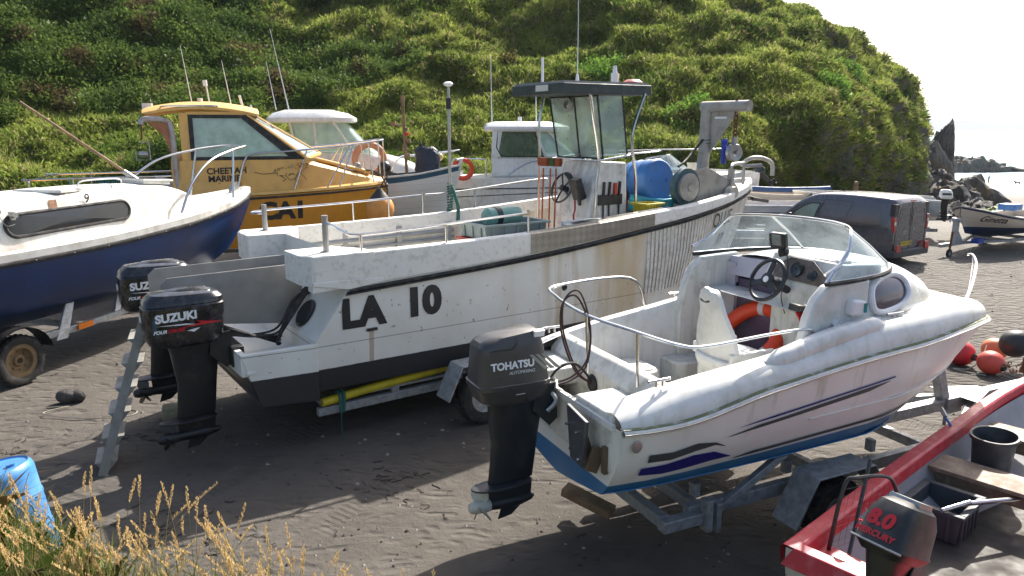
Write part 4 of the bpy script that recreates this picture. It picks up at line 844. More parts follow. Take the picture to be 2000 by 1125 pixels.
# ================================================================ white runabout with the grey outboard
RA = 25.0
B2 = thing('motor_boat', (.38, 5.93, 0), RA, 'white cuddy runabout with curved windscreen and dark grey TOHATSU outboard, nearest on its trailer', 'boat')
hf2 = curve((0, .98), (.04, 1.03), (.3, 1.1), (.55, 1.09), (.72, .97), (.84, .76), (.93, .48), (.98, .22), (1, .03))
rb2 = curve((0, 1.49), (.08, 1.5), (.25, 1.66), (.5, 1.79), (.75, 1.84), (.9, 1.76), (1, 1.6))
kl2 = curve((0, .76), (.5, .74), (.75, .8), (.9, .95), (1, 1.1))
L2 = 5.17
H2 = Hull(L2, hf2, rb2, kl2, .74, .16, .42, .05)
mh = NB('runabout_hull'); X = mh.xyz(); cc = mh.mix(mh.ramp(mh.noise(2), .3, .7), (.74, .725, .68, 1), (.66, .64, .59, 1))
stx = mh.math('MULTIPLY', mh.ramp(mh.noise(1, 6, (7, 7, .5)), .56, .78), mh.ramp(X[2], 1.2, 1.55)); cc = mh.mix(mh.math('MULTIPLY', stx, .8), cc, (.25, .23, .14, 1))
bl = mh.ramp(mh.math('SUBTRACT', X[2], mh.math('ADD', mh.math('MULTIPLY', X[0], .03), .985)), -.004, .004, 1, 0); blue = mh.mix(mh.ramp(mh.noise(3, 5), .3, .7), (.02, .12, .27, 1), (.04, .17, .33, 1)); cc = mh.mix(bl, cc, blue)
mh.bump(mh.noise(6), .08, .01); m_h2 = mh.done(cc, .33)
mb = MB(); H2.shell(mb, nv=14, cap=True); hull2 = mb.build('hull', m_h2, B2, ang=40)
# strakes pressed in the topsides
mb = MB()
for z0 in (1.26,): H2.strip(mb, lambda u: z0 + .1 * u, .014, .01, .35, .93)
H2.strip(mb, lambda u: .9 + .2 * max(0, u - .5), .02, .012, .0, .9)
mb.build('chine_strake', m_h2, hull2)
# rub rail
mb = MB(); H2.strip(mb, lambda u: rb2(u) - .012, .05, .045, 0, 1, n=60); mb.box((-.012, 0, 1.49), (.03, 1.8, .05)); mb.build('rub_rail', m_gel, hull2)
mb = MB(); H2.strip(mb, lambda u: rb2(u) - .01, .016, .056, 0, 1, n=60); mb.build('rub_rail_insert', m_alu, hull2)
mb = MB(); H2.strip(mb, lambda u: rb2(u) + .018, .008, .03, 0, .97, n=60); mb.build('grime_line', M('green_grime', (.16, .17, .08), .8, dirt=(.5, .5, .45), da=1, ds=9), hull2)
# flashes
def onh(x0, z0, off=.006): return lambda u, v: H2.at(x0 + u, z0 + v, -1, off)
def decal(name, poly, mat, n=14):
    """poly: (x, z_low, z_high) samples along the starboard side"""
    mb = MB(); rows = []
    for i in range(len(poly) - 1):
        a, b = poly[i], poly[i + 1]
        for j in range(n): t = j / n; rows.append([a[k] + (b[k] - a[k]) * t for k in range(3)])
    rows.append(list(poly[-1])); mb.grid([[H2.at(x, lo_, -1, .007), H2.at(x, hi, -1, .007)] for x, lo_, hi in rows]); return mb.build(name, mat, hull2)
m_navy = M('navy_vinyl', (.02, .015, .16), .35, var=0, bump=0); m_char = M('charcoal_vinyl', (.06, .065, .065), .4, var=.05, bump=0)
decal('blue_flash', [(.2, 1.08, 1.15), (.42, 1.05, 1.15), (.66, 1.065, 1.19), (.86, 1.085, 1.18), (1.06, 1.085, 1.09)], m_navy)
decal('grey_flash', [(.24, 1.2, 1.27), (.45, 1.19, 1.26), (.66, 1.23, 1.3), (.84, 1.25, 1.275), (.95, 1.215, 1.22)], m_char)
decal('blue_flash', [(1.05, 1.37, 1.372), (1.4, 1.40, 1.42), (2.75, 1.535, 1.55)], m_navy)
decal('grey_flash', [(.95, 1.30, 1.303), (1.25, 1.33, 1.36), (2.45, 1.45, 1.49), (2.7, 1.51, 1.513)], m_char)
decal('grey_flash', [(1.1, 1.045, 1.05), (1.3, 1.05, 1.085), (3.1, 1.12, 1.15), (4.1, 1.18, 1.19)], m_char)
# deck moulding: rounded bulwark rising from the rub rail, coaming line cz(u), inner edge
gz2 = curve((0, 1.6), (.05, 1.67), (.13, 1.75), (.3, 1.86), (.42, 1.96), (.5, 2.02), (.7, 2.05), (.9, 1.93), (1, 1.74))
inn2 = curve((0, .3), (.14, .26), (.4, .24), (.52, .2), (.7, .2), (1, .25))
mb = MB()
US2 = [i / 60 for i in range(61)]
for sd in (-1, 1):
    rows = []
    for u in US2:
        p = H2.pt(u, 1, sd); b = abs(p.y); zt = gz2(u); zr = rb2(u) + .01; w_ = inn2(u); row = []; back = max(0, u - .86) / .14
        for k in range(13):
            t = k / 12; A = t * math.pi / 2; y = b - w_ * (1 - math.cos(A)) * .82; z = zr + (zt - zr) * math.sin(A) ** .8
            row.append(V(p.x - back * .25 * (1 - math.cos(A)), sd * max(y, .004), z))
        row.append(V(row[-1].x, sd * max(b - w_, .003), zt)); rows.append(row)
    mb.grid(rows)
# inner liner of the cockpit, u 0.1..0.5
fl = 1.02
for sd in (-1, 1):
    rows = []
    for u in [.09 + .45 * i / 20 for i in range(21)]:
        p = H2.pt(u, 1, sd); y = abs(p.y) - inn2(u); zt = gz2(u)
        rows.append([V(p.x, sd * y, zt), V(p.x, sd * (y - .02), zt - .03), V(p.x, sd * (y - .03), zt - .3), V(p.x, sd * (y - .05), fl + .1), V(p.x, sd * (y - .12), fl)])
    mb.grid(rows)
deck2 = mb.build('deck_moulding', m_gel, B2, ang=50)
mb = MB(); mb.grid([[V(x, y, fl + .004) for y in (-.8, 0, .8)] for x in (.45, 1.5, 2.9)]); mb.build('cockpit_sole', m_gelin, deck2)
# transom wells, lockers, stern seat blocks
mb = MB()
mb.box2((.0, -.86, 1.4), (.42, -.3, 1.56)); mb.box2((.0, .3, 1.4), (.42, .86, 1.56)); mb.box2((-.01, -.86, 1.1), (.05, .86, 1.5)); mb.box2((.0, -.3, 1.12), (.42, .3, 1.3))
mb.prism([(.38, -.84, 1.02), (.38, -.84, 1.6), (.48, -.84, 1.72), (.56, -.84, 1.72), (.62, -.84, 1.02)], (0, 1.68, 0))
mb.build('transom_well', m_gelin, deck2, bevel=.02)
mb = MB(); mb.rings([(1.03, .98, .5, .6, .5, 5), (1.35, .98, .5, .62, .52, 5), (1.4, .98, .5, .6, .5, 5)], 32); mb.box((.98, .5, 1.405), (.46, .36, .012)); mb.build('stern_seat_box', m_gelin, deck2)
mb = MB(); mb.rings([(1.03, 1.9, .72, .5, .42, 4), (1.32, 1.9, .72, .5, .42, 4), (1.34, 1.9, .72, .46, .38, 4)], 32); mb.rings([(1.342, 1.9, .7, .4, .3, 2.5), (1.345, 1.9, .7, .36, .27, 2.5)], 24); mb.build('side_step', m_gelin, deck2)
mb = MB(); mb.lathe([(.001, .02), (.05, .02), (.075, .012), (.08, 0)], (.375, .05, 1.48), (-1, 0, 0), 20); mb.build('cable_grommet', m_rubber, deck2)
# starboard coaming pad
mb = MB(); P_ = []
for i in range(17):
    x = 1.35 + i * .078; u = x / L2; p = H2.pt(u, 1, -1); P_.append((p.x, -(abs(p.y) - .14), gz2(u) - .025 + .03 * math.sin(math.pi * i / 16)))
mb.tube(P_, [.03, .06] + [.085] * 14 + [.06], 12); mb.build('coaming_pad', m_gel, deck2)
# cabin: rounded cuddy from the windscreen forward
mb = MB(); rows = []
ctop = curve((2.55, 2.12), (2.8, 2.2), (3.25, 2.26), (3.7, 2.24), (4.15, 2.1), (4.55, 1.88), (4.8, 1.72)); chw = curve((2.55, .84), (3, .83), (3.5, .77), (4.1, .6), (4.5, .4), (4.85, .12))
for i in range(31):
    x = 2.92 + (4.8 - 2.92) * i / 30; zt = ctop(x); hw = chw(x); zb = 1.8 - max(0, x - 3.6) * .09; row = []
    for k in range(25):
        A = math.pi * k / 24; ca, sa = math.cos(A), math.sin(A); row.append(V(x, -hw * 1.04 * math.copysign(abs(ca) ** .55, ca), zb - .12 + (zt - zb + .12) * abs(sa) ** .5))
    rows.append(row)
mb.grid(rows); cab = mb.build('cabin_top', m_gel, B2, ang=60); cab.location = (-.45, 0, .19)
mb = MB(); rows = []
for i in range(25):     # raised plinth round the cabin
    x = 2.6 + 2.25 * i / 24; hw = chw(x) + .07; zb = gz2(x / L2) - .3; rows.append([V(x, -hw - .02, zb - .1), V(x, -hw, zb + .1), V(x, -hw + .05, zb + .13), V(x, hw - .05, zb + .13), V(x, hw, zb + .1), V(x, hw + .02, zb - .1)])
mb.grid(rows); mb.build('cabin_plinth', m_gel, cab)
# foredeck panel
mb = MB(); rows = []
for u in [.5 + .49 * i / 20 for i in range(21)]:
    p = H2.pt(u, 1, 1); y = max(abs(p.y) - inn2(u) * .9, .003); x = p.x - max(0, u - .86) / .14 * .25; rows.append([V(x, -y, gz2(u) - .012), V(x, -y * .5, gz2(u) - .005), V(x, 0, gz2(u)), V(x, y * .5, gz2(u) - .005), V(x, y, gz2(u) - .012)])
mb.grid(rows); mb.build('foredeck', M('cream_nonslip', (.6, .56, .44), .6, dirt=(.25, .22, .12), da=.5), B2)
# console fairings each side of the door, dashboard
def fair(y0, y1):
    mb = MB(); mb.prism([(2.3, y0, .8), (2.28, y0, 1.6), (2.34, y0, 1.9), (2.42, y0, 2.06), (2.54, y0, 2.17), (3.02, y0, 2.19), (3.02, y0, .8)], (0, y1 - y0, 0)); return mb
f1_ = fair(-.86, -.76).build('side_fairing', m_gel, cab, bevel=.02); f2_ = fair(.76, .86).build('side_fairing', m_gelin, cab, bevel=.02)
mb = MB(); mb.prism([(2.72, -.74, .86), (2.72, -.74, 2.08), (2.86, -.74, 2.3), (3.3, -.74, 2.28), (3.3, -.74, .86)], (0, .7, 0)); mb.prism([(2.76, -.74, 2.08), (2.76, .12, 2.08), (2.86, .1, 2.3), (2.9, -.66, 2.32)], (.12, 0, 0)); dash = mb.build('dashboard', m_gelin, cab, bevel=.015)
m_burl = M('brown_burr_panel', (.16, .12, .09), .35, var=.3, vs=12)
mb = MB(); mb.prism([(2.72, -.66, 2.1), (2.72, -.04, 2.1), (2.765, -.02, 2.2), (2.82, -.16, 2.29), (2.82, -.42, 2.29), (2.76, -.62, 2.19)], (-.006, 0, 0)); ip = mb.build('instrument_panel', m_burl, dash, smooth=False)
m_gauge = M('gauge_face', (.02, .03, .035), .15, var=0, bump=0)
for y, z, r in ((-.3, 2.2, .066), (-.48, 2.17, .048)):
    mb = MB(); mb.lathe([(.001, .012), (r * .85, .012), (r, .018), (r * 1.05, 0)], (2.755, y, z), (-.93, 0, .37), 24); mb.tube([(2.735, y, z + .006), (2.74, y + r * .4, z + r * .3)], .003, 4); mb.build('gauge', m_gauge, dash)
mb = MB(); mb.box((2.72, -.08, 2.44), (.07, .17, .15), (0, -14, 12)); mb.cyl((2.76, -.08, 2.28), (2.76, -.08, 2.38), .022); mb.cyl((2.75, -.08, 2.33), (2.83, -.08, 2.33), .045); fz = mb.build('fish_finder', m_black, dash, bevel=.02)
mb = MB(); mb.box((2.682, -.09, 2.445), (.006, .09, .1), (0, -14, 12)); mb.build('display', M('grey_green_screen', (.16, .19, .17), .25, var=0, bump=0), dash)
mb = MB(); mb.tube([(2.75, -.16, 2.34), (2.7, -.24, 2.15), (2.68, -.2, 1.95), (2.64, -.3, 1.8)], .005, 5, smooth=5); mb.build('lead', m_rubber, dash)
mb = MB(); c0 = V(2.42, -.28, 2.13); nrm = V(-.9, 0, .42).normalized(); mb.lathe([(.178, -.017), (.2, -.013), (.208, 0), (.2, .013), (.178, .017), (.172, 0), (.178, -.017)], c0, nrm, 40)
uu = nrm.orthogonal().normalized(); qq = nrm.cross(uu)
for A in (.3, 2.4, 4.4):
    d = uu * math.cos(A) + qq * math.sin(A); e = nrm.cross(d); mb.prism([c0 - e * .03, c0 - e * .022 + d * .17, c0 + e * .022 + d * .17, c0 + e * .03], nrm * .012)
mb.lathe([(.07, 0), (.07, .02), (.03, .03)], c0 - nrm * .01, nrm, 20); mb.cyl(c0, c0 - nrm * .28, .035)
mb.lathe([(.05, 0), (.055, .05), (.03, .08)], c0 - nrm * .16, nrm, 20); sw = mb.build('steering_wheel', m_black, dash)
mb = MB(); mb.lathe([(.03, 0), (.028, .006), (.001, .008)], c0 + nrm * .02, nrm, 20); mb.build('wheel_boss', m_wht, dash)
mb = MB(); mb.prism([(2.46, -.735, 1.5), (2.6, -.735, 1.5), (2.75, -.735, 2.08), (2.6, -.735, 2.1), (2.5, -.735, 1.95)], (0, .03, 0)); mb.box((2.52, -.66, 1.9), (.05, .07, .16), (0, -35, 0)); mb.box((2.43, -.64, 1.95), (.09, .12, .06), (0, 10, 0)); mb.build('throttle_box', m_black, cab, bevel=.01)
mb = MB(); mb.box((2.5, -.62, 1.86), (.05, .02, .14), (0, -35, 0)); mb.build('throttle_flash', M('red_panel', (.5, .02, .03), .4), cab)
# cabin door bulkhead
m_pur = M('purple_tinted_door', (.13, .085, .14), .15, var=.2, bump=0, coat=.3)
mb = MB(); mb.box2((2.9, -.04, .86), (2.93, .74, 1.95)); dr = mb.build('cabin_door', m_pur, cab, bevel=.005)
mb = MB(); mb.tube([(2.88, .58, 1.45), (2.85, .58, 1.47), (2.85, .58, 1.6), (2.88, .58, 1.62)], .006, 6); mb.build('handle', m_steel, dr)
mb = MB(); mb.box((2.885, .64, 1.84), (.02, .07, .12)); mb.build('switch', m_black, dr)
mb = MB(); mb.box2((2.86, .62, .86), (2.9, .76, 2.1)); mb.box2((2.86, -.06, .86), (2.9, .0, 2.0)); mb.prism([(2.84, -.04, 2.0), (2.84, .74, 1.98), (2.9, .74, 2.16), (2.9, -.04, 2.2)], (.14, 0, 0)); mb.build('door_frame', M('mauve_white_liner', (.52, .48, .53), .5), dr)
# windscreen
mb = MB(); rows = []; top, bot = [], []
for i in range(41):
    t = i / 40 * 2 - 1; A = t * math.pi / 2
    xb = 2.55 + 1.3 * abs(math.cos(A)) ** .7; yb = .86 * math.copysign(abs(math.sin(A)) ** .8, A)
    k = abs(t); h = .38 - .31 * max(0, (k - .62) / .38) ** 1.8; xt = xb - (.55 - .42 * k ** 3) * (h / .38) ; yt = yb * (1 - .16 * (1 - k))
    zb = 2.2 + .02 * math.cos(A); bot.append(V(xb - .05, yb, zb)); top.append(V(xt - .05, yt, zb + h)); rows.append([bot[-1], bot[-1].lerp(top[-1], .5) + V(.02, 0, 0), top[-1]])
mb.grid(rows); m_ws2 = glass('runabout_screen', (.82, .9, .95), .34, .05, .2); ws2 = mb.build('windscreen', m_ws2, B2, ang=60); ws2.location = (-.45, 0, .19)
mb = MB(); mb.tube(top, .014, 8); mb.tube(bot, .012, 6); 
for i in (13, 27): mb.tube([rows[i][0], rows[i][1], rows[i][2]], .012, 6)
mb.tube([bot[0], bot[0].lerp(top[2], .6), top[3]], .016, 6); mb.build('screen_frame', m_steel, ws2)
mb = MB(); mb.tube([p + V(0, 0, -.012) for p in bot], .022, 6); mb.build('screen_seal', m_rubber, ws2)
# side window, lamp
def oncab(x0, z0, x, z): return x
def cabpt(x, z, off=.0):
    zt, hw, zb = ctop(x), chw(x), 1.8 - max(0, x - 3.6) * .09; s_ = min(1, max(0, (z - zb + .12) / (zt - zb + .12))); sa = s_ ** 2; ca = math.sqrt(max(0, 1 - sa * sa)); return V(x, -(hw * 1.04 * ca ** .55 + off), z)
def oval(rx, rz, n=32): return [(math.copysign(abs(math.cos(a)) ** .7, math.cos(a)) * rx, math.copysign(abs(math.sin(a)) ** .8, math.sin(a)) * rz) for a in [2 * math.pi * i / n for i in range(n)]]
xc, zc_ = 3.36, 2.02
mb = MB(); mb.tube([cabpt(xc + a, zc_ + b + a * .1, .02) for a, b in oval(.29, .135)], .028, 8, closed=True); wn = mb.build('side_window', m_wht, cab)
mb = MB(); mb.grid([[cabpt(xc + a * r, zc_ + b * r + a * r * .1, .012) for a, b in oval(.29, .135)] for r in (1, .66, .33, .001)], 0, True); mb.build('window_pane', M('purple_dark_pane', (.05, .03, .06), .1, bump=0, coat=.5), wn)
mb = MB(); mb.box((2.82, -.9, 1.97), (.15, .09, .13), (0, 4, 0)); nl = mb.build('navigation_light', m_wht, cab, bevel=.02); mb = MB(); mb.box((2.885, -.935, 1.97), (.03, .04, .08)); mb.build('green_lens', M('green_lens', (.01, .25, .26), .15), nl)
# rails
mb = MB(); rail(mb, [(3.9, -.8, 2.0), (4.2, -.68, 2.08), (4.75, -.36, 2.24), (4.92, -.2, 2.32), (4.96, -.12, 2.31)], .014); rail(mb, [(3.9, -.8, 2.0), (4.3, -.6, 2.06), (4.78, -.3, 2.22), (4.92, -.2, 2.3)], .006); mb.build('bow_rail', m_steel, B2)
mb = MB(); rail(mb, [(3.3, .78, 2.14), (3.7, .76, 2.16), (4.2, .66, 2.14), (4.38, .58, 2.05), (4.42, .55, 1.8)], .014); rail(mb, [(3.95, .5, 2.02), (4.0, .5, 2.12), (4.3, .4, 2.06), (4.32, .38, 1.94)], .013); mb.build('bow_rail', m_steel, B2)
mb = MB()
rail(mb, [(1.95, -.86, 1.93), (1.88, -.88, 2.02), (1.5, -.86, 2.02), (.85, -.86, 2.0), (.62, -.8, 2.02), (.36, -.5, 2.1), (.26, 0, 2.12), (.28, .55, 2.16), (.4, .78, 2.2), (1.3, .9, 2.18), (1.5, .9, 1.88)], .014, sm=6)
mb.cyl((.42, -.56, 1.62), (.4, -.56, 2.09), .013); mb.cyl((.3, .0, 1.6), (.27, .0, 2.12), .013); mb.build('stern_rail', m_steel, B2)
def cleat(x, y, z, p=B2):
    mb = MB(); mb.cyl((x - .1, y, z + .05), (x + .1, y, z + .05), .012); mb.cyl((x - .03, y, z), (x - .03, y, z + .05), .011); mb.cyl((x + .03, y, z), (x + .03, y, z + .05), .011); mb.build('cleat', m_steel, p)
cleat(.42, -.84, 1.73); cleat(.4, .86, 1.73); cleat(2.85, -.92, 2.01); cleat(1.95, .98, 1.9)
mb = MB(); mb.cyl((4.78, 0, 1.72), (4.78, 0, 1.8), .02); mb.cyl((4.7, -.1, 1.79), (4.7, .12, 1.8), .016); mb.cyl((4.9, -.02, 1.74), (5.1, 0, 1.78), .02); mb.build('bow_fitting', m_steel, B2)
# helm seat
m_seat = M('white_moulded_seat', (.76, .75, .71), .42, dirt=(.25, .22, .14), da=.3)
mb = MB(); rows = []; sx, sy = 1.95, -.3
for t, hw, xo in ((0, .21, .0), (.12, .215, -.02), (.24, .19, -.04), (.36, .13, -.07), (.47, .11, -.1), (.52, .08, -.105), (.535, .04, -.1)):
    z = 1.42 + t; rows.append([V(sx - .16 + xo + .05 * (abs(a) ** 2), sy + a * hw, z - .02 * abs(a)) for a in (-1, -.7, -.35, 0, .35, .7, 1)])
mb.grid(rows); mb.grid([[p + V(.035, 0, 0) for p in r] for r in rows]); mb.grid([[r[0], r[0] + V(.035, 0, 0)] for r in rows]); mb.grid([[r[-1], r[-1] + V(.035, 0, 0)] for r in rows]); mb.grid([[p, p + V(.035, 0, 0)] for p in rows[-1]])
seat = mb.build('helm_seat', m_seat, B2, ang=50); seat.location = (-.78, .06, -.12); seat.scale = (1.2, 1.2, 1.25)
mb = MB(); mb.rings([(1.36, sx + .04, sy, .44, .42, 3.5), (1.42, sx + .04, sy, .48, .46, 3.5), (1.45, sx + .04, sy, .46, .44, 3.5)], 28); mb.box((sx + .04, sy - .2, 1.47), (.4, .04, .08)); mb.box((sx + .04, sy + .2, 1.47), (.4, .04, .08)); mb.build('seat_squab', m_seat, seat, bevel=.01)
mb = MB(); mb.rings([(1.03, sx + .08, sy, .5, .46, 4), (1.36, sx + .06, sy, .46, .42, 4)], 28); mb.build('seat_box', m_gelin, seat)
mb = MB(); mb.rings([(.0, 0, 0, .1, .03, 2), (.012, 0, 0, .1, .03, 2)], 16); mb.xf(Matrix.Translation((sx - .25, sy, 1.86)) @ Matrix.Rotation(R(90), 4, 'Y') @ Matrix.Rotation(R(90), 4, 'Z')); mb.build('seat_grip', m_char, seat)
# cup holders
mb = MB()
for x in (2.2, 2.36):
    mb.lathe([(.03, 0), (.036, .09), (.04, .09), (.034, .0)], (x, -.84, 1.98), n=16)
mb.build('rod_holder', m_wht, B2)
mb = MB(); mb.lathe([(.06, 0), (.055, .015), (.02, .02)], (2.3, -.93, 1.99), n=18); mb.cyl((2.45, -.8, 1.98), (2.45, -.8, 2.02), .02, .012); mb.build('deck_fitting', m_alu, B2)
# steering cable loop
mb = MB(); rail(mb, [(-.1, -.02, 1.56), (.12, -.03, 1.6), (.26, -.05, 1.75), (.3, .0, 2.02), (.22, .08, 2.26), (.12, .14, 2.2), (.1, .12, 1.95), (.2, .06, 1.62), (.36, .05, 1.48)], .009, sm=8)
rail(mb, [(-.1, -.02, 1.54), (.1, -.04, 1.57), (.24, -.07, 1.7), (.3, -.02, 2.0), (.24, .07, 2.3), (.14, .15, 2.22), (.12, .12, 1.95), (.22, .06, 1.62), (.36, .05, 1.48)], .008, sm=8); mb.build('steering_cable', M('brown_cable', (.06, .02, .015), .4), B2)
mb = MB(); rail(mb, [(-.12, 0, 1.5), (.0, .02, 1.66), (.2, .05, 1.68), (.37, .05, 1.5)], .012, sm=6); mb.build('fuel_hose', m_rubber, B2)
# transom fittings: outboard bracket plate, rusty auxiliary bracket
mb = MB(); mb.prism([(-.16, -.44, 1.55), (-.16, -.74, 1.5), (-.19, -.74, 1.14), (-.19, -.56, 1.16)], (.035, 0, 0)); ab = mb.build('auxiliary_bracket', M('grey_bracket_pad', (.06, .065, .075), .4, .2, dirt=(.2, .18, .15), da=.3), B2, bevel=.008)
mb = MB()
for y, z in ((-.52, 1.42), (-.66, 1.4), (-.58, 1.24), (-.7, 1.2)): mb.cyl((-.17, y, z), (-.205, y, z), .012, n=8)
mb.build('bolt', m_steel, ab)
mb = MB(); mb.box((-.06, -.72, 1.18), (.12, .03, .2), (0, 25, 0)); mb.box((-.02, -.8, 1.2), (.04, .05, .22)); mb.box((-.07, -.6, 1.22), (.1, .02, .2), (0, -20, 0)); mb.build('hinge', M('rusty_bracket', (.16, .12, .08), .7, .3, dirt=(.2, .09, .03), da=.7), ab, bevel=.004)
mb = MB(); mb.lathe([(.02, 0), (.035, .004), (.045, .012), (.03, .014)], H2.at(.12, 1.36, -1, 0), (0, -1, 0), 18); mb.build('drain_outlet', m_alu, hull2)
# the grey outboard
m_tg = M('grey_engine_paint', (.055, .052, .052), .34, var=.1, dirt=(.14, .13, .12), da=.25, bump=.03, coat=.15)
eo, k = outboard(B2, (-.1, .03, 1.57), 1.66, m_tg, M('dark_engine_leg', (.016, .02, .026), .42, dirt=(.07, .07, .07), da=.4), M('cream_propeller', (.55, .54, .46), .5, dirt=GRIME, da=.4), 'square', lw=1.45)
fy = -(.4 * k / 2 + .002)
def te(u0, v0): return lambda u, v: V(u0 * k + u, -(.2 - max(0, (v0 + v / k) - .1) * .085) * k - .006, v0 * k + v)
text('badge', 'TOHATSU', .082, te(-.6, .235), m_wht, eo, .0035, wx=1.0); text('small_badge', 'AUTOMIXING', .036, te(-.44, .185), m_wht, eo, 0, .2)
mb = MB(); fe = te(0, 0)
for i in range(3):
    x = -.25 + i * .055; mb.add([fe((x) * k, .33 * k), fe((x + .035) * k, .33 * k), fe((x + .185) * k, .19 * k), fe((x + .14) * k, .19 * k)], [(0, 1, 2, 3)])
mb.build('stripe_decal', M('silver_vinyl', (.3, .29, .27), .4, .3, bump=0), eo, smooth=False)
mb = MB(); mb.tube([(-.62 * k, -.185 * k, .4 * k), (-.4 * k, -.19 * k, .4 * k), (-.36 * k, -.185 * k, .44 * k), (-.36 * k, -.17 * k, .49 * k)], .004, 4); mb.build('lid_seam', m_black, eo)
mb = MB(); mb.box((-.14 * k, -.14 * k, .5 * k), (.09, .04, .05), (15, 0, 0)); mb.box((-.33 * k, -.19 * k, .015 * k), (.08, .004, .035)); mb.build('pale_label', m_wht, eo)
mb = MB(); mb.tube([(0, -.1, -.05), (.02, -.16, -.12), (-.05, -.14, -.2)], .02, 6, smooth=4); mb.tube([(.0, .1, .0), (.06, -.05, .03), (.02, -.16, -.02)], .018, 6, smooth=4); mb.build('linkage', m_alu, eo)
# ---- its trailer
T2 = thing('boat_trailer', (.38, 5.93, 0), RA, 'galvanised trailer carrying the white runabout, its drawbar running towards the orange buoys', 'trailer', 'boat trailers')
mb = MB()
for sd in (-1, 1):
    mb.box2((.9, sd * .68, .42), (4.0, sd * .6, .54))
    mb.tube([(4.0, sd * .64, .48), (4.6, sd * .5, .5), (5.5, sd * .06, .55)], .055, 4, smooth=0)
for x in (1.0, 2.5, 3.9): mb.box2((x, -.6, .42), (x + .08, .6, .52))
mb.box2((.62, -.66, .4), (.72, .66, .5)); mb.box2((.6, -.76, .4), (1.0, -.66, .5)); mb.prism([(1.2, -.72, .5), (1.35, -.72, .5), (1.95, -.72, .82), (1.8, -.72, .82)], (0, .06, 0))
mb.box2((3.9, -.06, .5), (7.6, .06, .62)); mb.prism([(5.2, -.3, .63), (5.2, .3, .63), (5.75, .08, .63), (5.75, -.08, .63)], (0, 0, .012))
mb.box((4.95, 0, .8), (.12, .1, .5), (0, -22, 0)); mb.box2((5.0, -.09, .46), (5.25, .09, .64))
mb.build('frame', m_galv, T2, bevel=.006)
mb = MB()
for sd in (-1, 1):
    for x in (1.05, 2.1, 3.2): mb.box2((x, sd * .56, .54), (x + .06, sd * .48, .66))
mb.box2((1.0, -.8, .34), (1.06, -.7, .62)); mb.box2((1.12, -.78, .3), (1.17, -.72, .56)); mb.build('bracket', m_galv, T2, bevel=.004)
for sd in (-1, 1): wheel(T2, (2.3, sd * .93, .31), .31, .17, (0, sd, 0))
for sd in (-1, 1):
    y0, y1 = sd * .78, sd * 1.06; mb = MB()
    mb.prism([(1.75, y0, .3), (1.97, y0, .72), (2.63, y0, .72), (2.83, y0, .42), (2.85, y0, .44), (2.64, y0, .735), (1.96, y0, .735), (1.73, y0, .32)], (0, y1 - y0, 0)); mb.build('mudguard', m_galv, T2, bevel=.004)

LRB = thing('life_ring', (.38 + 2.12 * .906 - .12 * .423, 5.93 + 2.12 * .423 + .12 * .906, 1.36), RA, 'bright orange life ring with silver bands behind the steering wheel of the white runabout', 'life ring')
LRB.location.z = 1.52; LRB.rotation_euler = (R(-18), R(42), R(RA)); mb = MB(); mb.tube([(0, .34 * math.cos(a), .18 + .34 * math.sin(a)) for a in [2 * math.pi * i / 40 for i in range(40)]], .075, 14, closed=True); rg = mb.build('ring', m_orange, LRB)
for k in range(3):
    A = math.pi / 1.5 * k + 1.75; mb = MB(); mb.tube([(0, .34 * math.cos(A + d), .18 + .34 * math.sin(A + d)) for d in (-.11, -.04, .04, .11)], .079, 14); mb.build('reflective_band', m_tape, rg)
mb = MB(); mb.tube([(.02, .43 * math.cos(a), .18 + .43 * math.sin(a)) for a in [2 * math.pi * i / 24 for i in range(24)]], .007, 5, closed=True); mb.build('grab_line', m_rope2, rg)
# ================================================================ dark blue cabin boat, left
m_bh = NB('blue_boat_hull'); X = m_bh.xyz(); c = m_bh.mix(m_bh.ramp(m_bh.noise(1.2, 5), .3, .7), (.003, .017, .07, 1), (.005, .034, .13, 1))
c = m_bh.mix(m_bh.ramp(m_bh.noise(10, 4), .66, .74, 0, .5), c, (.08, .09, .14, 1)); m_bh.bump(m_bh.noise(5, 4), .15, .01); m_h3 = m_bh.done(c, .3)
B3 = thing('cabin_boat', (-8.44, 9.65, 0), 70, 'dark blue hulled cabin boat with white cabin, long window and painted number 9', 'boat')
H3 = Hull(7.5, curve((0, 1.06), (.35, 1.1), (.6, 1.02), (.8, .72), (.92, .36), (1, .02)), curve((0, 1.8), (.3, 1.84), (.6, 1.96), (.85, 2.13), (1, 2.27)), curve((0, .62), (.6, .62), (.85, .8), (1, 1.1)), .72, .3, .8, .07)
mb = MB(); H3.shell(mb, nv=14, cap=True); hull3 = mb.build('hull', m_h3, B3, ang=40)
mb = MB(); H3.strip(mb, lambda u: H3.sheer(u) - .04, .07, .045, 0, 1); fd = mb.build('fender_strip', m_rubber, B3)
mb = MB()
for i in range(11): mb.sphere(H3.at(.8 + i * .62, H3.sheer((.8 + i * .62) / 7.5) - .04, -1, .05), .012, 8)
mb.build('rivet', m_alu, fd)
m_w3 = M('chalky_white_deck', (.72, .71, .66), .5, dirt=(.28, .2, .12), da=.55, ds=3, streak=True)
mb = MB()
for sd in (-1, 1):
    rows = []
    for i in range(41):
        u = i / 40; p = H3.pt(u, 1, sd); y = abs(p.y); z = p.z; bx = p.x - max(0, u - .9) * 1.5
        rows.append([V(p.x, sd * (y + .01), z - .005), V(p.x, sd * (y + .01), z + .1), V(bx, sd * max(y - .05, .003), z + .13), V(bx, sd * max(y - .1, .003), z + .12), V(bx, sd * max(y - .24, .003), z + .08)])
    mb.grid(rows)
mb.build('gunwale', m_w3, B3)
mb = MB(); rows = []
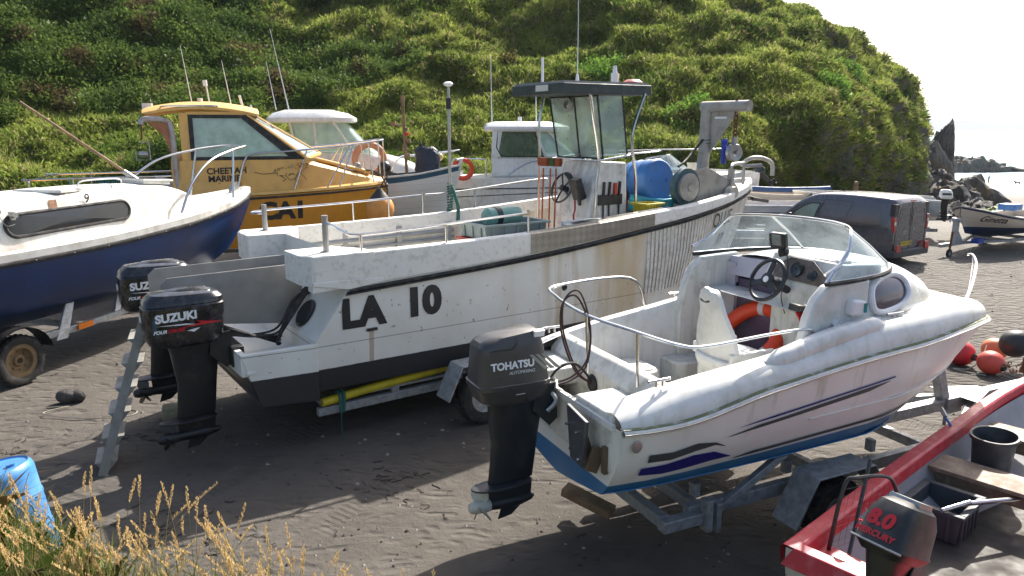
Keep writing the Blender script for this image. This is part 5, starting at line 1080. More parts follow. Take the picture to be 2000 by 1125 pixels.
for i in range(31):
    u = .02 + .97 * i / 30; p = H3.pt(u, 1, 1); y = max(p.y - .2, .003); rows.append([V(p.x - max(0, u - .9) * 1.5, y * k, p.z + .07 + .03 * (1 - k * k)) for k in (-1, -.6, -.2, .2, .6, 1)])
mb.grid(rows); mb.build('deck', m_w3, B3)
mb = MB(); rows = []   # cabin trunk
tz = curve((-.2, 2.62), (1.6, 2.64), (3.2, 2.66), (4.6, 2.6), (5.3, 2.4), (5.9, 2.22)); tw = curve((-.2, .8), (2, .86), (3.6, .8), (4.8, .62), (5.9, .32))
for i in range(31):
    x = -.2 + 6.1 * i / 30; zt, hw = tz(x), tw(x); zb = H3.sheer(x / 7.5) + .06; h = zt - zb
    rows.append([V(x, -hw - .06, zb), V(x, -hw, zb + h * .3), V(x, -hw * .93, zb + h * .86), V(x, -hw * .86, zt - .02), V(x, -hw * .45, zt + .03), V(x, 0, zt + .045), V(x, hw * .45, zt + .03), V(x, hw * .86, zt - .02), V(x, hw * .93, zb + h * .86), V(x, hw, zb + h * .3), V(x, hw + .06, zb)])
mb.grid(rows); mb.add(rows[0], [tuple(range(11))]); cab3 = mb.build('cabin', m_w3, B3, ang=28)
def tr(x, k):   # point on the near side of the trunk, k 0 bottom..1 top
    zt, hw = tz(x), tw(x); zb = H3.sheer(x / 7.5) + .06; h = zt - zb; return V(x, -(hw + (.93 * hw - hw) * max(0, (k - .3) / .56)) - .012, zb + h * k)
def stad(x0, x1, k0, k1, n=28):
    out = []; xc, xr, kc, kr = (x0 + x1) / 2, (x1 - x0) / 2, (k0 + k1) / 2, (k1 - k0) / 2; asp = .16
    for i in range(n):
        a = 2 * math.pi * i / n; out.append((xc + math.copysign(xr - asp, math.cos(a)) + asp * math.cos(a), kc + kr * math.sin(a)))
    return out
S_ = stad(1.25, 3.45, .3, .72); mb = MB(); mb.tube([tr(x, k) for x, k in S_], .03, 8, closed=True); w3 = mb.build('cabin_window', m_rubber, cab3)
mb = MB(); mb.grid([[tr(2.35 + (x - 2.35) * q, .51 + (k - .51) * q) + V(0, -.012, 0) for x, k in S_] for q in (1, .8, .6, .4, .2, .01)], 0, True); mb.build('window_pane', m_dark, w3, smooth=False)
text('painted_number', '9', .2, lambda u, v: tr(2.6 + u, .78) + V(0, 0, v), m_blk, cab3, .004)
mb = MB(); rail(mb, [(2.4, -.66, 2.64), (2.5, -.66, 2.72), (3.2, -.64, 2.74), (3.3, -.64, 2.66)], .014); mb.build('grab_rail', m_steel, cab3)
mb = MB(); rail(mb, [(3.1, -.1, 2.7), (3.2, -.1, 2.78), (3.9, -.1, 2.78), (4.0, -.1, 2.7)], .014); mb.build('grab_rail', m_steel, cab3)
mb = MB(); mb.box((4.55, -.08, 2.67), (.62, .56, .06), (0, 4, 0)); mb.box((4.55, -.08, 2.715), (.7, .64, .035), (0, 4, 0)); ht = mb.build('deck_hatch', m_gel, cab3, bevel=.012); mb = MB(); mb.box((4.55, -.08, 2.737), (.4, .36, .006), (0, 4, 0)); mb.build('hatch_glass', m_dark, ht)
mb = MB(); mb.box((2.4, -.3, 2.69), (.5, .8, .05), (0, 0, 14)); mb.build('boards', m_gel, cab3, bevel=.01)
mb = MB(); mb.box((1.35, -.86, 2.42), (.07, .05, .12)); mb.cyl((1.35, -.84, 2.43), (1.35, -.94, 2.43), .04, n=12); mb.cyl((1.12, -.84, 2.5), (1.12, -.93, 2.5), .035, n=12); mb.tube([(1.12, -.9, 2.48), (1.2, -.92, 2.3), (1.35, -.9, 2.3)], .005, 5, smooth=4); mb.build('deck_light', m_alu, cab3)
mb = MB()
for x, k, w_ in ((1.32, .1, .09), (2.05, .82, .14)): mb.grid([[tr(x - w_ / 2, k - .12 if k > .5 else .0) + V(0, .008, 0), tr(x - w_ / 2, k + .1) + V(0, .008, 0)], [tr(x + w_ / 2, k - .12 if k > .5 else .0) + V(0, .008, 0), tr(x + w_ / 2, k + .1) + V(0, .008, 0)]])
mb.build('rust_stain', M('rust_streak', (.4, .2, .1), .7, dirt=(.6, .5, .4), da=.7, ds=14), cab3)
mb = MB(); rail(mb, [(4.55, -.86, 2.12), (4.95, -.78, 2.62), (5.6, -.66, 3.02), (6.4, -.5, 3.2), (7.1, -.3, 3.28), (7.3, -.1, 3.28), (7.3, .1, 3.28), (7.1, .3, 3.28), (6.4, .5, 3.2), (5.6, .66, 3.02), (4.95, .78, 2.62), (4.55, .86, 2.12)], .024)
mb.cyl((6.3, -.56, 2.2), (6.5, -.48, 3.2), .022); mb.cyl((6.3, .56, 2.2), (6.5, .48, 3.2), .022); mb.build('bow_rail', m_steel, B3)
mb = MB(); mb.cyl((6.9, 0, 2.34), (6.95, 0, 2.42), .05); mb.prism([(6.85, -.02, 2.3), (7.15, -.02, 2.36), (7.1, -.02, 2.5), (6.95, -.02, 2.46)], (0, .04, 0)); mb.build('bow_fitting', m_alu, B3)
mb = MB(); mb.tube([(.5, -1.02, 1.92), (.5, -1.0, 2.5), (.3, -.9, 2.56)], .022, 8, smooth=3); mb.build('stern_rail', m_steel, B3)
T3 = thing('boat_trailer', (-8.44, 9.65, 0), 70, 'trailer with rusty wheel and orange reflector under the dark blue cabin boat', 'trailer', 'boat trailers')
mb = MB(); mb.box2((.6, -.86, .5), (2.2, -.76, .6)); mb.box2((.6, .76, .5), (2.2, .86, .6)); mb.tube([(2.2, -.81, .55), (4.6, -.5, .6), (6.6, -.0, .62)], .06, 4); mb.tube([(2.2, .81, .55), (4.6, .5, .6), (6.6, 0, .62)], .06, 4)
for x in (.8, 2.3, 4.0): mb.box2((x, -.75, .48), (x + .1, .75, .56))
mb.prism([(1.75, -.9, .45), (1.95, -.9, .45), (2.25, -.75, .95), (2.1, -.75, .95)], (0, .04, 0)); mb.prism([(3.0, -.72, .58), (3.12, -.72, .58), (3.4, -.5, .88), (3.3, -.5, .88)], (0, .05, 0)); mb.build('frame', m_galv, T3, bevel=.006)
mb = MB(); mb.box((2.3, -.875, .57), (.3, .02, .09), (0, 0, 7)); mb.build('orange_reflector', M('amber_reflector', (.75, .2, .01), .2, bump=0), T3)
for sd in (-1, 1): wheel(T3, (1.05, sd * .98, .36), .37, .2, (0, sd, 0), M('rusty_rim%d' % (sd + 1), (.24, .17, .09), .6, .4, dirt=(.1, .05, .02), da=.7), rr=.66)
for sd in (-1, 1):
    mb = MB(); mb.grid([[V(1.05 + .46 * math.cos(a), sd * y, .38 + .46 * math.sin(a)) for y in (.84, 1.13)] for a in [math.pi * (.06 + .88 * i / 14) for i in range(15)]]); mb.grid([[V(1.05 + .475 * math.cos(a), sd * y, .38 + .475 * math.sin(a)) for y in (.84, 1.13)] for a in [math.pi * (.06 + .88 * i / 14) for i in range(15)]]); mb.build('mudguard', m_black, T3)
# boathook standing in the blue boat
D3 = thing('boat_hook', (-8.44 + .342 * 4.2, 9.65 + .94 * 4.2, 2.6), 70, 'thin brown wooden pole leaning up to the left behind the blue cabin boat', 'pole')
mb = MB(); mb.tube([(.35, -.05, .02), (-.9, 1.25, 1.5)], [.03, .02], 8); mb.build('shaft', m_wood, D3); mb = MB(); mb.cyl((.42, -.12, -.06), (.12, .18, .28), .045); mb.build('sleeve', m_alu, D3)

# ================================================================ yellow catamaran CA1
m_y = M('yellow_gelcoat', (.64, .27, .015), .35, dirt=(.3, .16, .05), da=.35, ds=4, streak=True, var=.06)
m_yl = M('faded_yellow_deck', (.74, .43, .12), .45, dirt=(.4, .26, .12), da=.4, ds=3, var=.06)
B4 = thing('catamaran', (-10.92, 17.26, 0), 20, 'yellow catamaran with wheelhouse, steel bow rail and black letters CA1', 'boat')
H4 = Hull(8.0, curve((0, 1.2), (.5, 1.28), (.75, 1.12), (.9, .8), (.97, .5), (1, .3)), curve((0, 2.02), (.5, 2.06), (.8, 2.14), (1, 2.22)), curve((0, .7), (.7, .7), (1, 1.1)), .9, .1, .5, .03)
mb = MB(); H4.shell(mb, nv=12, inner=1.6, th=.08); mb.prism([(7.99, -.3, 2.2), (7.99, .3, 2.2), (7.8, .3, 1.3), (7.8, -.3, 1.3)], (.005, 0, 0)); hull4 = mb.build('hull', m_y, B4, ang=40)
mb = MB(); H4.strip(mb, lambda u: H4.sheer(u) - .05, .05, .04, 0, 1); mb.tube([(8.0, -.32, 2.18), (8.06, 0, 2.2), (8.0, .32, 2.18)], .035, 6); mb.build('fender_strip', m_rubber, B4)
text('registration_letters', 'CA1', .56, lambda u, v: H4.at(4.75 + u, 1.52 + v, -1, .008), m_blk, hull4, .03, wx=1.05)
mb = MB(); mb.grid([[H4.inn(u, H4.vz(u, 1.6), -1, .08), H4.inn(u, H4.vz(u, 1.6), 1, .08)] for u in (0, .2, .4, .5)]); mb.build('cockpit_sole', m_yl, B4)
mb = MB(); rows = []   # foredeck and coachroof
cz4 = curve((2.9, 2.98), (4.2, 2.98), (5.6, 2.94), (6.4, 2.74), (7.2, 2.5), (8.0, 2.3))
for i in range(31):
    x = 2.9 + 5.08 * i / 30; u = x / 8; hw = H4.half(u) - .02; zt = cz4(x); zs = H4.sheer(u) + .02; nw = hw * (.86 - .25 * max(0, (x - 5) / 3))
    rows.append([V(x, -hw, zs), V(x, -hw + .03, zs + .06), V(x, -nw, zs + .1), V(x, -nw * .92, zt - .1 * (zt - zs)), V(x, -nw * .8, zt), V(x, -nw * .35, zt + .05), V(x, 0, zt + .06), V(x, nw * .35, zt + .05), V(x, nw * .8, zt), V(x, nw * .92, zt - .1 * (zt - zs)), V(x, nw, zs + .1), V(x, hw - .03, zs + .06), V(x, hw, zs)])
mb.grid(rows); mb.add(rows[0], [tuple(range(13))]); cr4 = mb.build('coachroof', m_yl, B4, ang=35)
mb = MB(); mb.prism([(5.9, -.5, 2.93), (7.6, -.22, 2.48), (7.6, .22, 2.48), (5.9, .5, 2.93)], (0, 0, .09)); mb.build('raised_hatch', m_yl, cr4, bevel=.03)
# wheelhouse walls with openings: posts and panes
Z0, Z1 = 2.9, 4.0
mb = MB()
for sd in (-1, 1):
    y = sd * 1.04; yt = sd * .98
    mb.prism([(2.95, y, Z0 - .8), (3.15, y, Z0 - .8), (3.15, yt, Z1), (2.95, yt, Z1)], (0, -sd * .05, 0)); mb.prism([(3.1, y, Z0 - .3), (6.0, y, Z0 - .02), (5.98, y, Z0 + .05), (3.1, y, Z0 + .05)], (0, -sd * .05, 0))
    mb.prism([(3.1, yt, Z1 - .05), (4.45, yt, Z1 - .05), (4.4, yt, Z1 + .03), (3.1, yt, Z1 + .03)], (0, -sd * .05, 0))
mb.box2((2.95, -1.0, 2.0), (3.0, -.4, 3.95)); mb.box2((2.95, .4, 2.0), (3.0, 1.0, 3.95))
wh = mb.build('wheelhouse', m_yl, B4, bevel=.01); wh.location = (.2, 0, 0)
for sd in (-1, 1):
    mb = MB(); y = sd * 1.045
    out = [(3.14, y, Z0 + .02), (5.7, y, Z0 + .02), (4.42, y - sd * .06, Z1 - .04), (3.14, y - sd * .06, Z1 - .04)]; inn_ = [(3.24, y, Z0 + .1), (5.3, y, Z0 + .1), (4.3, y - sd * .055, Z1 - .12), (3.24, y - sd * .055, Z1 - .12)]
    for i in range(4): j = (i + 1) % 4; mb.prism([out[i], out[j], inn_[j], inn_[i]], (0, sd * .012, 0))
    wf = mb.build('side_window', m_rubber, wh); mb = MB(); mb.prism([(p[0], p[1] - sd * .01, p[2]) for p in inn_], (0, sd * .006, 0)); mb.build('window_pane', m_glassg, wf)
mb = MB(); T_, Bm = [(4.42, -.96, Z1 - .04), (4.55, 0, Z1), (4.42, .96, Z1 - .04)], [(5.75, -1.0, Z0 + .04), (6.15, 0, Z0 + .12), (5.75, 1.0, Z0 + .04)]
for a, b in zip(T_, Bm): mb.tube([a, b], .045, 6)
mb.tube(T_, .045, 6); mb.tube(Bm, .045, 6); wsf = mb.build('windscreen_frame', m_yl, wh)
mb = MB(); mb.add([T_[0], T_[1], Bm[1], Bm[0]], [(0, 1, 2, 3)]); mb.add([T_[1], T_[2], Bm[2], Bm[1]], [(0, 1, 2, 3)]); mb.build('windscreen', glass('blue_grey_screen', (.55, .72, .74), .6, .06, .16), wsf, smooth=False)
mb = MB()
for q in ((0, 1), (1, 2)):
    P4 = [V(*T_[q[0]]).lerp(V(*Bm[q[0]]), .05), V(*T_[q[1]]).lerp(V(*Bm[q[1]]), .05), V(*T_[q[1]]).lerp(V(*Bm[q[1]]), .95), V(*T_[q[0]]).lerp(V(*Bm[q[0]]), .95)]; c4 = sum(P4, V(0, 0, 0)) / 4; mb.tube([c4 + (p - c4) * .93 for p in P4], .018, 6, closed=True)
mb.build('screen_rubber', m_rubber, wsf)
mb = MB(); mb.tube([(5.4, -.3, 3.36), (5.1, -.32, 3.62), (4.95, -.4, 3.76)], .012, 5); mb.tube([(5.45, -.28, 3.3), (4.85, -.4, 3.82)], .008, 5); mb.build('wiper', m_black, wsf)
mb = MB(); rows = []
for i in range(19):
    x = 2.2 + 2.5 * i / 18; t = (x - 2.2) / 2.5; zt = 4.02 + .2 * math.sin(math.pi * min(1, .05 + t * .92)) ** .8; hw = 1.06 - .06 * t
    rows.append([V(x, -hw, zt - .14 * (1 if .02 < t < .98 else .6)), V(x, -hw, zt - .08), V(x, -hw * .85, zt), V(x, 0, zt + .07), V(x, hw * .85, zt), V(x, hw, zt - .08), V(x, hw, zt - .14)])
mb.grid(rows); mb.grid([[r[0], r[-1]] for r in rows]); mb.add(rows[0], [tuple(range(7))]); mb.add(rows[-1], [tuple(range(7))]); rf = mb.build('roof', m_yl, wh, ang=25)
mb = MB(); rail(mb, [(2.6, -.95, 4.1), (2.7, -1.02, 4.14), (3.7, -1.0, 4.16), (3.8, -.95, 4.12)], .02); mb.build('roof_rail', m_steel, wh)
mb = MB(); mb.tube([(3.2, .3, 4.24), (3.05, .3, 5.6)], [.014, .006], 6); mb.tube([(4.1, .5, 4.2), (3.95, .5, 5.3)], [.014, .006], 6); mb.cyl((3.4, -.1, 4.26), (3.4, -.1, 4.36), .06); mb.cyl((3.6, .2, 4.26), (3.55, .2, 4.72), .016); mb.cyl((3.54, .2, 4.66), (3.53, .2, 4.8), .05); mb.cyl((4.35, .1, 4.2), (4.3, .1, 4.45), .03); mb.box((2.2, .3, 4.14), (.22, .18, .2)); mb.build('aerial', m_wht, rf)
text('painted_name', 'CHEETAH', .2, lambda u, v: V(3.45 + u, -1.052 - .01, 2.6 + v + u * .02), m_blk, wh, .006)
text('painted_name', 'MARINE', .2, lambda u, v: V(3.47 + u, -1.06, 2.42 + v + u * .02), m_blk, wh, .006); text('painted_script', 'Catamarans', .15, lambda u, v: V(3.62 + u, -1.06, 2.28 + v + u * .05), m_blk, wh, 0, .5, wx=.8)
mb = MB(); mb.box((4.2, -1.045, 2.56), (2.6, .01, .72)); mb.build('name_panel', m_yl, wh)
mb = MB(); rc = random.Random(4)
body = [(4.95, 2.62), (5.1, 2.72), (5.35, 2.75), (5.55, 2.74), (5.68, 2.82), (5.76, 2.8), (5.66, 2.68), (5.5, 2.56), (5.3, 2.58), (5.1, 2.52)]
for k in range(120):
    a = rc.choice(range(len(body))); p, q = body[a], body[(a + 1) % len(body)]; t = rc.random(); x, z = p[0] + (q[0] - p[0]) * t + rc.gauss(0, .02), p[1] + (q[1] - p[1]) * t + rc.gauss(0, .02); mb.box((x, -1.062, z), (.022, .002, .012), (0, rc.uniform(-60, 60), 0))
for L_ in ([(5.0, 2.6), (4.7, 2.58), (4.5, 2.63)], [(5.1, 2.54), (5.22, 2.44), (5.14, 2.4)], [(5.2, 2.55), (5.32, 2.42), (5.42, 2.46)], [(5.5, 2.58), (5.42, 2.44), (5.5, 2.38)], [(5.56, 2.6), (5.66, 2.48), (5.7, 2.42)]): mb.tube([(a, -1.062, b) for a, b in L_], .008, 4)
mb.build('cheetah_emblem', m_blk, wh)
mb = MB()
pr = [(4.3, -1.12, 2.2), (4.5, -1.1, 2.9), (4.75, -1.08, 3.06), (5.6, -1.04, 3.12), (6.6, -.9, 3.2), (7.5, -.62, 3.3), (7.9, -.4, 3.36), (7.95, 0, 3.38)]
rail(mb, pr + [(p[0], -p[1], p[2]) for p in reversed(pr[:-1])], .024)
for (a, b) in (((5.6, -1.1, 2.2), (5.95, -1.0, 3.14)), ((6.7, -.95, 2.24), (7.1, -.75, 3.24)), ((7.6, -.62, 2.3), (7.5, -.62, 3.3)), ((7.95, -.3, 2.3), (7.92, -.38, 3.36)), ((6.4, -1.0, 2.22), (7.0, -.78, 3.22))):
    mb.cyl(a, b, .019); mb.cyl((a[0], -a[1], a[2]), (b[0], -b[1], b[2]), .019)
mb.build('bow_rail', m_steel, B4)
mb = MB(); rail(mb, [(.05, -1.1, 2.05), (.05, -1.1, 2.5), (.15, -1.1, 2.55), (2.9, -1.1, 2.58)], .022); rail(mb, [(2.9, 1.1, 2.58), (.15, 1.1, 2.55), (.05, 1.05, 2.55), (.0, -1.0, 2.5)], .022)
for x in (.9, 1.9): mb.cyl((x, -1.1, 2.03), (x, -1.1, 2.56), .02); mb.cyl((x, 1.1, 2.03), (x, 1.1, 2.56), .02)
mb.build('stern_rail', m_steel, B4)
mb = MB(); rc = random.Random(9)
for k in range(16): x = 1.35 + k * .045; mb.tube([(x, -1.1, 2.57), (x + rc.gauss(0, .02), -1.12, 2.3), (x + rc.gauss(0, .03), -1.1, 2.57 - rc.uniform(.35, .6))], .01, 5)
for x in (.8, 2.5): mb.tube([(x, -1.1, 2.57), (x + .1, -1.12, 2.3), (x + .02, -1.1, 2.0)], .01, 5)
mb.build('hanging_rope', m_trope, B4)
mb = MB(); mb.prism([(2.0, -.9, 2.0), (2.95, -.9, 2.0), (2.95, -.9, 2.4), (2.5, -.9, 2.5), (2.1, -.9, 2.35)], (0, 1.2, 0)); mb.build('engine_box', M('pale_grey_box', (.5, .52, .54), .5, dirt=GRIME, da=.3), B4, bevel=.02)
mb = MB(); mb.tube([(3.0, -1.0, 2.0), (2.98, -1.0, 3.6), (2.85, -1.05, 3.82), (2.6, -1.1, 3.86), (2.42, -1.15, 3.84), (2.36, -1.16, 3.74)], .065, 12, smooth=3); dv = mb.build('davit', M('painted_grey_pipe', (.42, .4, .38), .45, .3, dirt=(.3, .12, .06), da=.8), B4)
mb = MB(); mb.prism([(2.95, -1.02, 3.0), (2.95, -1.02, 3.75), (2.5, -1.1, 3.8), (2.8, -1.05, 3.5)], (0, .012, 0)); mb.build('gusset', M('rust_orange_plate', (.4, .16, .08), .7, dirt=(.2, .06, .03), da=.6), dv)
mb = MB(); mb.tube([(2.38, -1.15, 3.74), (2.36, -1.15, 3.4)], .02, 6); mb.build('chain', m_rust, dv); mb = MB(); mb.tube([(2.3, -1.15, 3.35), (2.5, -1.15, 3.35), (2.5, -1.15, 2.95), (2.22, -1.15, 2.95), (2.22, -1.15, 3.15)], .018, 6); mb.cyl((2.28, -1.15, 3.08), (2.46, -1.15, 3.08), .06); mb.build('block', m_alu, dv)
mb = MB(); mb.box((7.3, 0, 2.62), (.18, .3, .14)); mb.cyl((7.3, -.12, 2.7), (7.3, .12, 2.72), .07); mb.build('windlass', m_alu, B4, bevel=.02)
mb = MB(); mb.tube([(7.4, -.2, 2.6), (7.8, -.3, 2.5), (7.98, -.42, 2.1), (7.9, -.5, 1.7)], .022, 6, smooth=4); mb.build('mooring_line', m_rubber, B4)
def simple_trailer(loc, ang, L, hw, zf, label, wx=None, jockey=False, mat=None):
    T = thing('boat_trailer', loc, ang, label, 'trailer', 'boat trailers'); mb = MB(); wx = wx or L * .38
    for sd in (-1, 1): mb.box2((.2, sd * hw, zf), (L * .6, sd * (hw - .08), zf + .1)); mb.tube([(L * .6, sd * (hw - .04), zf + .05), (L * .95, 0, zf + .05)], .05, 4)
    for x in (.3, wx, L * .58): mb.box2((x, -hw + .08, zf), (x + .08, hw - .08, zf + .08))
    mb.box2((L * .9, -.05, zf), (L * 1.18, .05, zf + .1)); mb.build('frame', mat or m_galv, T)
    for sd in (-1, 1): wheel(T, (wx, sd * (hw + .14), .3), .3, .17, (0, sd, 0))
    return T
simple_trailer((-10.92, 17.26, 0), 20, 8.0, 1.0, .42, 'galvanised trailer in the shade under the yellow catamaran')

# ================================================================ white cabin cruiser behind the yellow boat
B5 = thing('cabin_cruiser', (-7.4, 23.0, 0), 8, 'white cruiser with rounded hardtop roof behind the yellow catamaran', 'boat')
H5 = Hull(5.9, curve((0, 1.05), (.5, 1.1), (.75, .9), (.9, .5), (1, .03)), curve((0, 2.1), (.6, 2.15), (1, 2.35)), curve((0, .8), (.7, .8), (1, 1.3)), .8, .25, .6, .05)
mb = MB(); H5.shell(mb, nv=10); H5.deck(mb, None, .02, crown=.08); mb.build('hull', m_gel, B5)
mb = MB(); H5.strip(mb, lambda u: H5.sheer(u) - .03, .06, .04, 0, 1); mb.build('rub_rail', m_alu, B5)
mb = MB(); mb.rings([(2.1, 3.1, 0, 4.2, 1.7, 3), (2.4, 2.9, 0, 3.8, 1.6, 3), (2.75, 2.5, 0, 3.0, 1.5, 3), (2.95, 2.1, 0, 2.2, 1.4, 3)], 36); cb5 = mb.build('cabin', m_gel, B5)
mb = MB(); mb.rings([(2.93, 2.15, 0, 2.3, 1.5, 4), (3.3, 1.85, 0, 2.0, 1.46, 4), (3.85, 1.5, 0, 1.7, 1.4, 4)], 40, cap=False); mb.build('window_band', m_glassg, cb5)
mb = MB(); mb.rings([(3.82, 1.35, 0, 2.5, 1.6, 4), (3.86, 1.35, 0, 2.62, 1.7, 4), (3.96, 1.35, 0, 2.6, 1.68, 4), (4.1, 1.3, 0, 2.2, 1.4, 3.5), (4.2, 1.25, 0, 1.4, .9, 3)], 40); mb.build('roof', m_gel, cb5)
mb = MB()
for a, b in (((2.95, -.5, 2.93), (2.2, -.5, 3.85)), ((2.6, -.72, 2.93), (2.0, -.68, 3.85)), ((2.95, .5, 2.93), (2.2, .5, 3.85)), ((1.5, -.75, 2.9), (1.45, -.7, 3.85)), ((.9, -.7, 2.9), (.75, -.66, 3.85)), ((1.5, .75, 2.9), (1.45, .7, 3.85))): mb.cyl(a, b, .035)
mb.build('window_post', m_gel, cb5)
mb = MB(); mb.tube([(.7, -.3, 4.2), (.3, -.3, 6.5)], [.022, .007], 6); mb.tube([(.3, -.1, 4.2), (.1, -.1, 5.6)], [.018, .007], 6); mb.cyl((-.4, .2, 4.0), (-.5, .2, 4.35), .03); mb.build('aerial', m_wht, cb5)
pr = [(3.6, -.85, 2.25), (3.9, -.85, 2.75), (4.6, -.7, 2.85), (5.5, -.35, 2.95), (5.8, 0, 3.0)]
mb = MB(); rail(mb, pr + [(p[0], -p[1], p[2]) for p in reversed(pr[:-1])], .02); mb.cyl((4.6, -.7, 2.3), (4.6, -.7, 2.85), .016); mb.cyl((5.5, -.35, 2.3), (5.5, -.35, 2.95), .016); mb.build('bow_rail', m_steel, B5)
mb = MB(); mb.box((4.9, -.1, 2.62), (.1, .5, .5), (0, -35, 0)); mb.sphere((5.15, -.1, 2.78), .13, 12); mb.build('anchor_fender', M('tan_fender', (.55, .35, .16), .5), B5)
simple_trailer((-7.4, 23.0, 0), 8, 5.9, .8, .5, 'galvanised trailer in shade under the white hardtop cruiser')
LR = thing('life_ring', (-4.15, 22.0, 2.35), 20, 'faded red and cream life ring standing on the cruiser foredeck', 'life ring')
mb = MB(); mb.tube([(.42 * math.cos(a), .05, .42 + .42 * math.sin(a)) for a in [2 * math.pi * i / 28 for i in range(28)]], .1, 10, closed=True); mb.build('ring', M('faded_orange_ring', (.6, .3, .16), .6, dirt=(.55, .06, .05), da=1.0, ds=2), LR)

# ================================================================ clinker boat with mast
m_cl = M('cream_clinker', (.72, .7, .64), .45, dirt=GRIME, da=.35, ds=5, streak=True)
B6 = thing('clinker_boat', (-6.75, 21.3, 0), 0, 'cream clinker boat with a blue top strake, pointed bow and tall instrument mast', 'boat')
H6 = Hull(5.3, curve((0, .75), (.4, .9), (.7, .75), (.88, .38), (1, .02)), curve((0, 2.25), (.4, 2.28), (.75, 2.4), (1, 2.64)), curve((0, .85), (.7, .85), (1, 1.15)), .75, .3, .55, .08)
m6 = NB('clinker_paint'); X = m6.xyz(); t = m6.math('FRACT', m6.math('MULTIPLY', m6.math('SUBTRACT', X[2], m6.math('MULTIPLY', X[0], .03)), 6)); ln = m6.ramp(t, .0, .07, 1, 0)
bs = m6.ramp(m6.math('SUBTRACT', X[2], m6.math('ADD', 2.05, m6.math('MULTIPLY', m6.math('POWER', m6.math('MAXIMUM', m6.math('DIVIDE', X[0], 5.3), 0), 3), .45))), -.004, .004)
c = m6.mix(bs, (.7, .68, .62, 1), (.012, .075, .13, 1)); c = m6.mix(m6.math('MULTIPLY', ln, .55), c, (.1, .08, .06, 1)); m6.bump(t, .5, .03); m_h6 = m6.done(c, .45)
mb = MB(); H6.shell(mb, nv=14, inner=1.7, th=.05); mb.build('hull', m_h6, B6)
mb = MB(); H6.strip(mb, lambda u: H6.sheer(u), .05, .05, 0, 1); mb.cyl((5.25, 0, 2.5), (5.32, 0, 2.82), .05); mb.cyl((5.2, -.12, 2.79), (5.36, .14, 2.82), .03); mb.build('gunwale', m_w3, B6)
mb = MB(); mb.grid([[H6.inn(u, H6.vz(u, 1.75), -1, .05), H6.inn(u, H6.vz(u, 1.75), 1, .05)] for u in (0, .2, .4, .6, .8, .95)]); mb.build('floor', m_wood, B6)
mb = MB(); mb.cyl((3.78, 0, 1.8), (3.7, 0, 4.5), .045); mb.cyl((3.7, 0, 4.35), (3.7, 0, 4.55), .055); mb.cyl((3.4, 0, 3.75), (3.75, 0, 3.72), .03); mb.box((3.42, 0, 3.78), (.14, .1, .12)); mb.box((3.78, 0, 3.62), (.1, .1, .1)); mb.box((3.84, 0, 3.3), (.12, .1, .1)); mb.cyl((3.8, 0, 2.85), (3.8, 0, 2.95), .07); mb.cyl((3.72, -.02, 3.0), (3.71, -.02, 3.15), .058); mb.build('mast', m_wood, B6)
mb = MB(); mb.box((3.8, -.02, 3.5), (.1, .1, .08)); mb.build('red_lamp', m_red, B6)
m_tarp = M('navy_tarpaulin', (.014, .025, .055), .35, var=.3, bump=.9, bs=7, bd=.08)
mb = MB(); mb.rings([(2.3, 4.35, .2, .6, .5, 2.5), (2.5, 4.32, .2, .72, .55, 2.2), (2.8, 4.35, .2, .7, .5, 2.6), (3.05, 4.3, .2, .66, .46, 2.2), (3.14, 4.28, .2, .5, .3, 2.2)], 24); eb = mb.build('covered_engine', m_tarp, B6); mb = MB(); mb.cyl((4.2, .2, 3.1), (4.12, .2, 3.3), .04, .02); mb.tube([(4.05, .2, 3.12), (4.2, .2, 3.22), (4.4, .2, 3.1)], .015, 5); mb.build('cover_knot', m_black, eb)
mb = MB(); mb.sphere((3.1, .2, 2.55), .2, 14); mb.box((3.0, .2, 2.4), (.6, .3, .12)); mb.cyl((3.1, .1, 1.9), (3.1, .1, 2.4), .06); mb.tube([(3.3, .1, 2.4), (3.6, .1, 2.3), (3.7, .1, 2.0)], .04, 6, smooth=3); mb.build('hauling_engine', m_black, B6)
simple_trailer((-6.6, 21.3, 0), 0, 5.3, .7, .45, 'galvanised trailer in shade under the cream clinker boat')

# ================================================================ white pilot-house cruiser, centre back
B7 = thing('pilot_house_boat', (-1.75, 23.6, 0), -2, 'white pilot house boat with tinted side windows seen behind the workboat', 'boat')
H7 = Hull(6.6, curve((0, 1.1), (.5, 1.2), (.75, .95), (.9, .5), (1, .03)), curve((0, 2.18), (.5, 2.25), (1, 2.55)), curve((0, .6), (.7, .6), (1, 1.1)), .8, .25, .7, .05)
mb = MB(); H7.shell(mb, nv=12); H7.deck(mb, None, .02, crown=.05); h7 = mb.build('hull', m_gel, B7)
mb = MB(); H7.strip(mb, lambda u: H7.sheer(u) - .32, .03, .03, 0, 1); H7.strip(mb, lambda u: 1.62 + u * .35, .02, .02, 0, .97); mb.build('black_stripe', m_black, h7)
mb = MB(); mb.prism([(1.15, -.95, 2.2), (4.6, -.75, 2.3), (4.25, -.72, 2.7), (3.5, -.78, 2.86), (1.2, -.92, 2.8)], (0, 1.7, 0)); cb7 = mb.build('cabin', m_gel, B7, bevel=.06)
mb = MB(); 
for sd in (-1, 1):
    mb.prism([(1.15, sd * .93, 2.6), (1.32, sd * .93, 2.6), (1.5, sd * .9, 3.62), (1.2, sd * .9, 3.62)], (0, -sd * .08, 0)); mb.prism([(2.72, sd * .85, 2.82), (2.84, sd * .85, 2.82), (2.52, sd * .84, 3.56), (2.42, sd * .84, 3.56)], (0, -sd * .06, 0)); mb.cyl((3.62, sd * .72, 2.8), (2.85, sd * .72, 3.58), .04); mb.cyl((2.8, sd * .84, 2.84), (3.62, sd * .72, 2.84), .05)
mb.build('pillar', m_gel, cb7)
mb = MB()
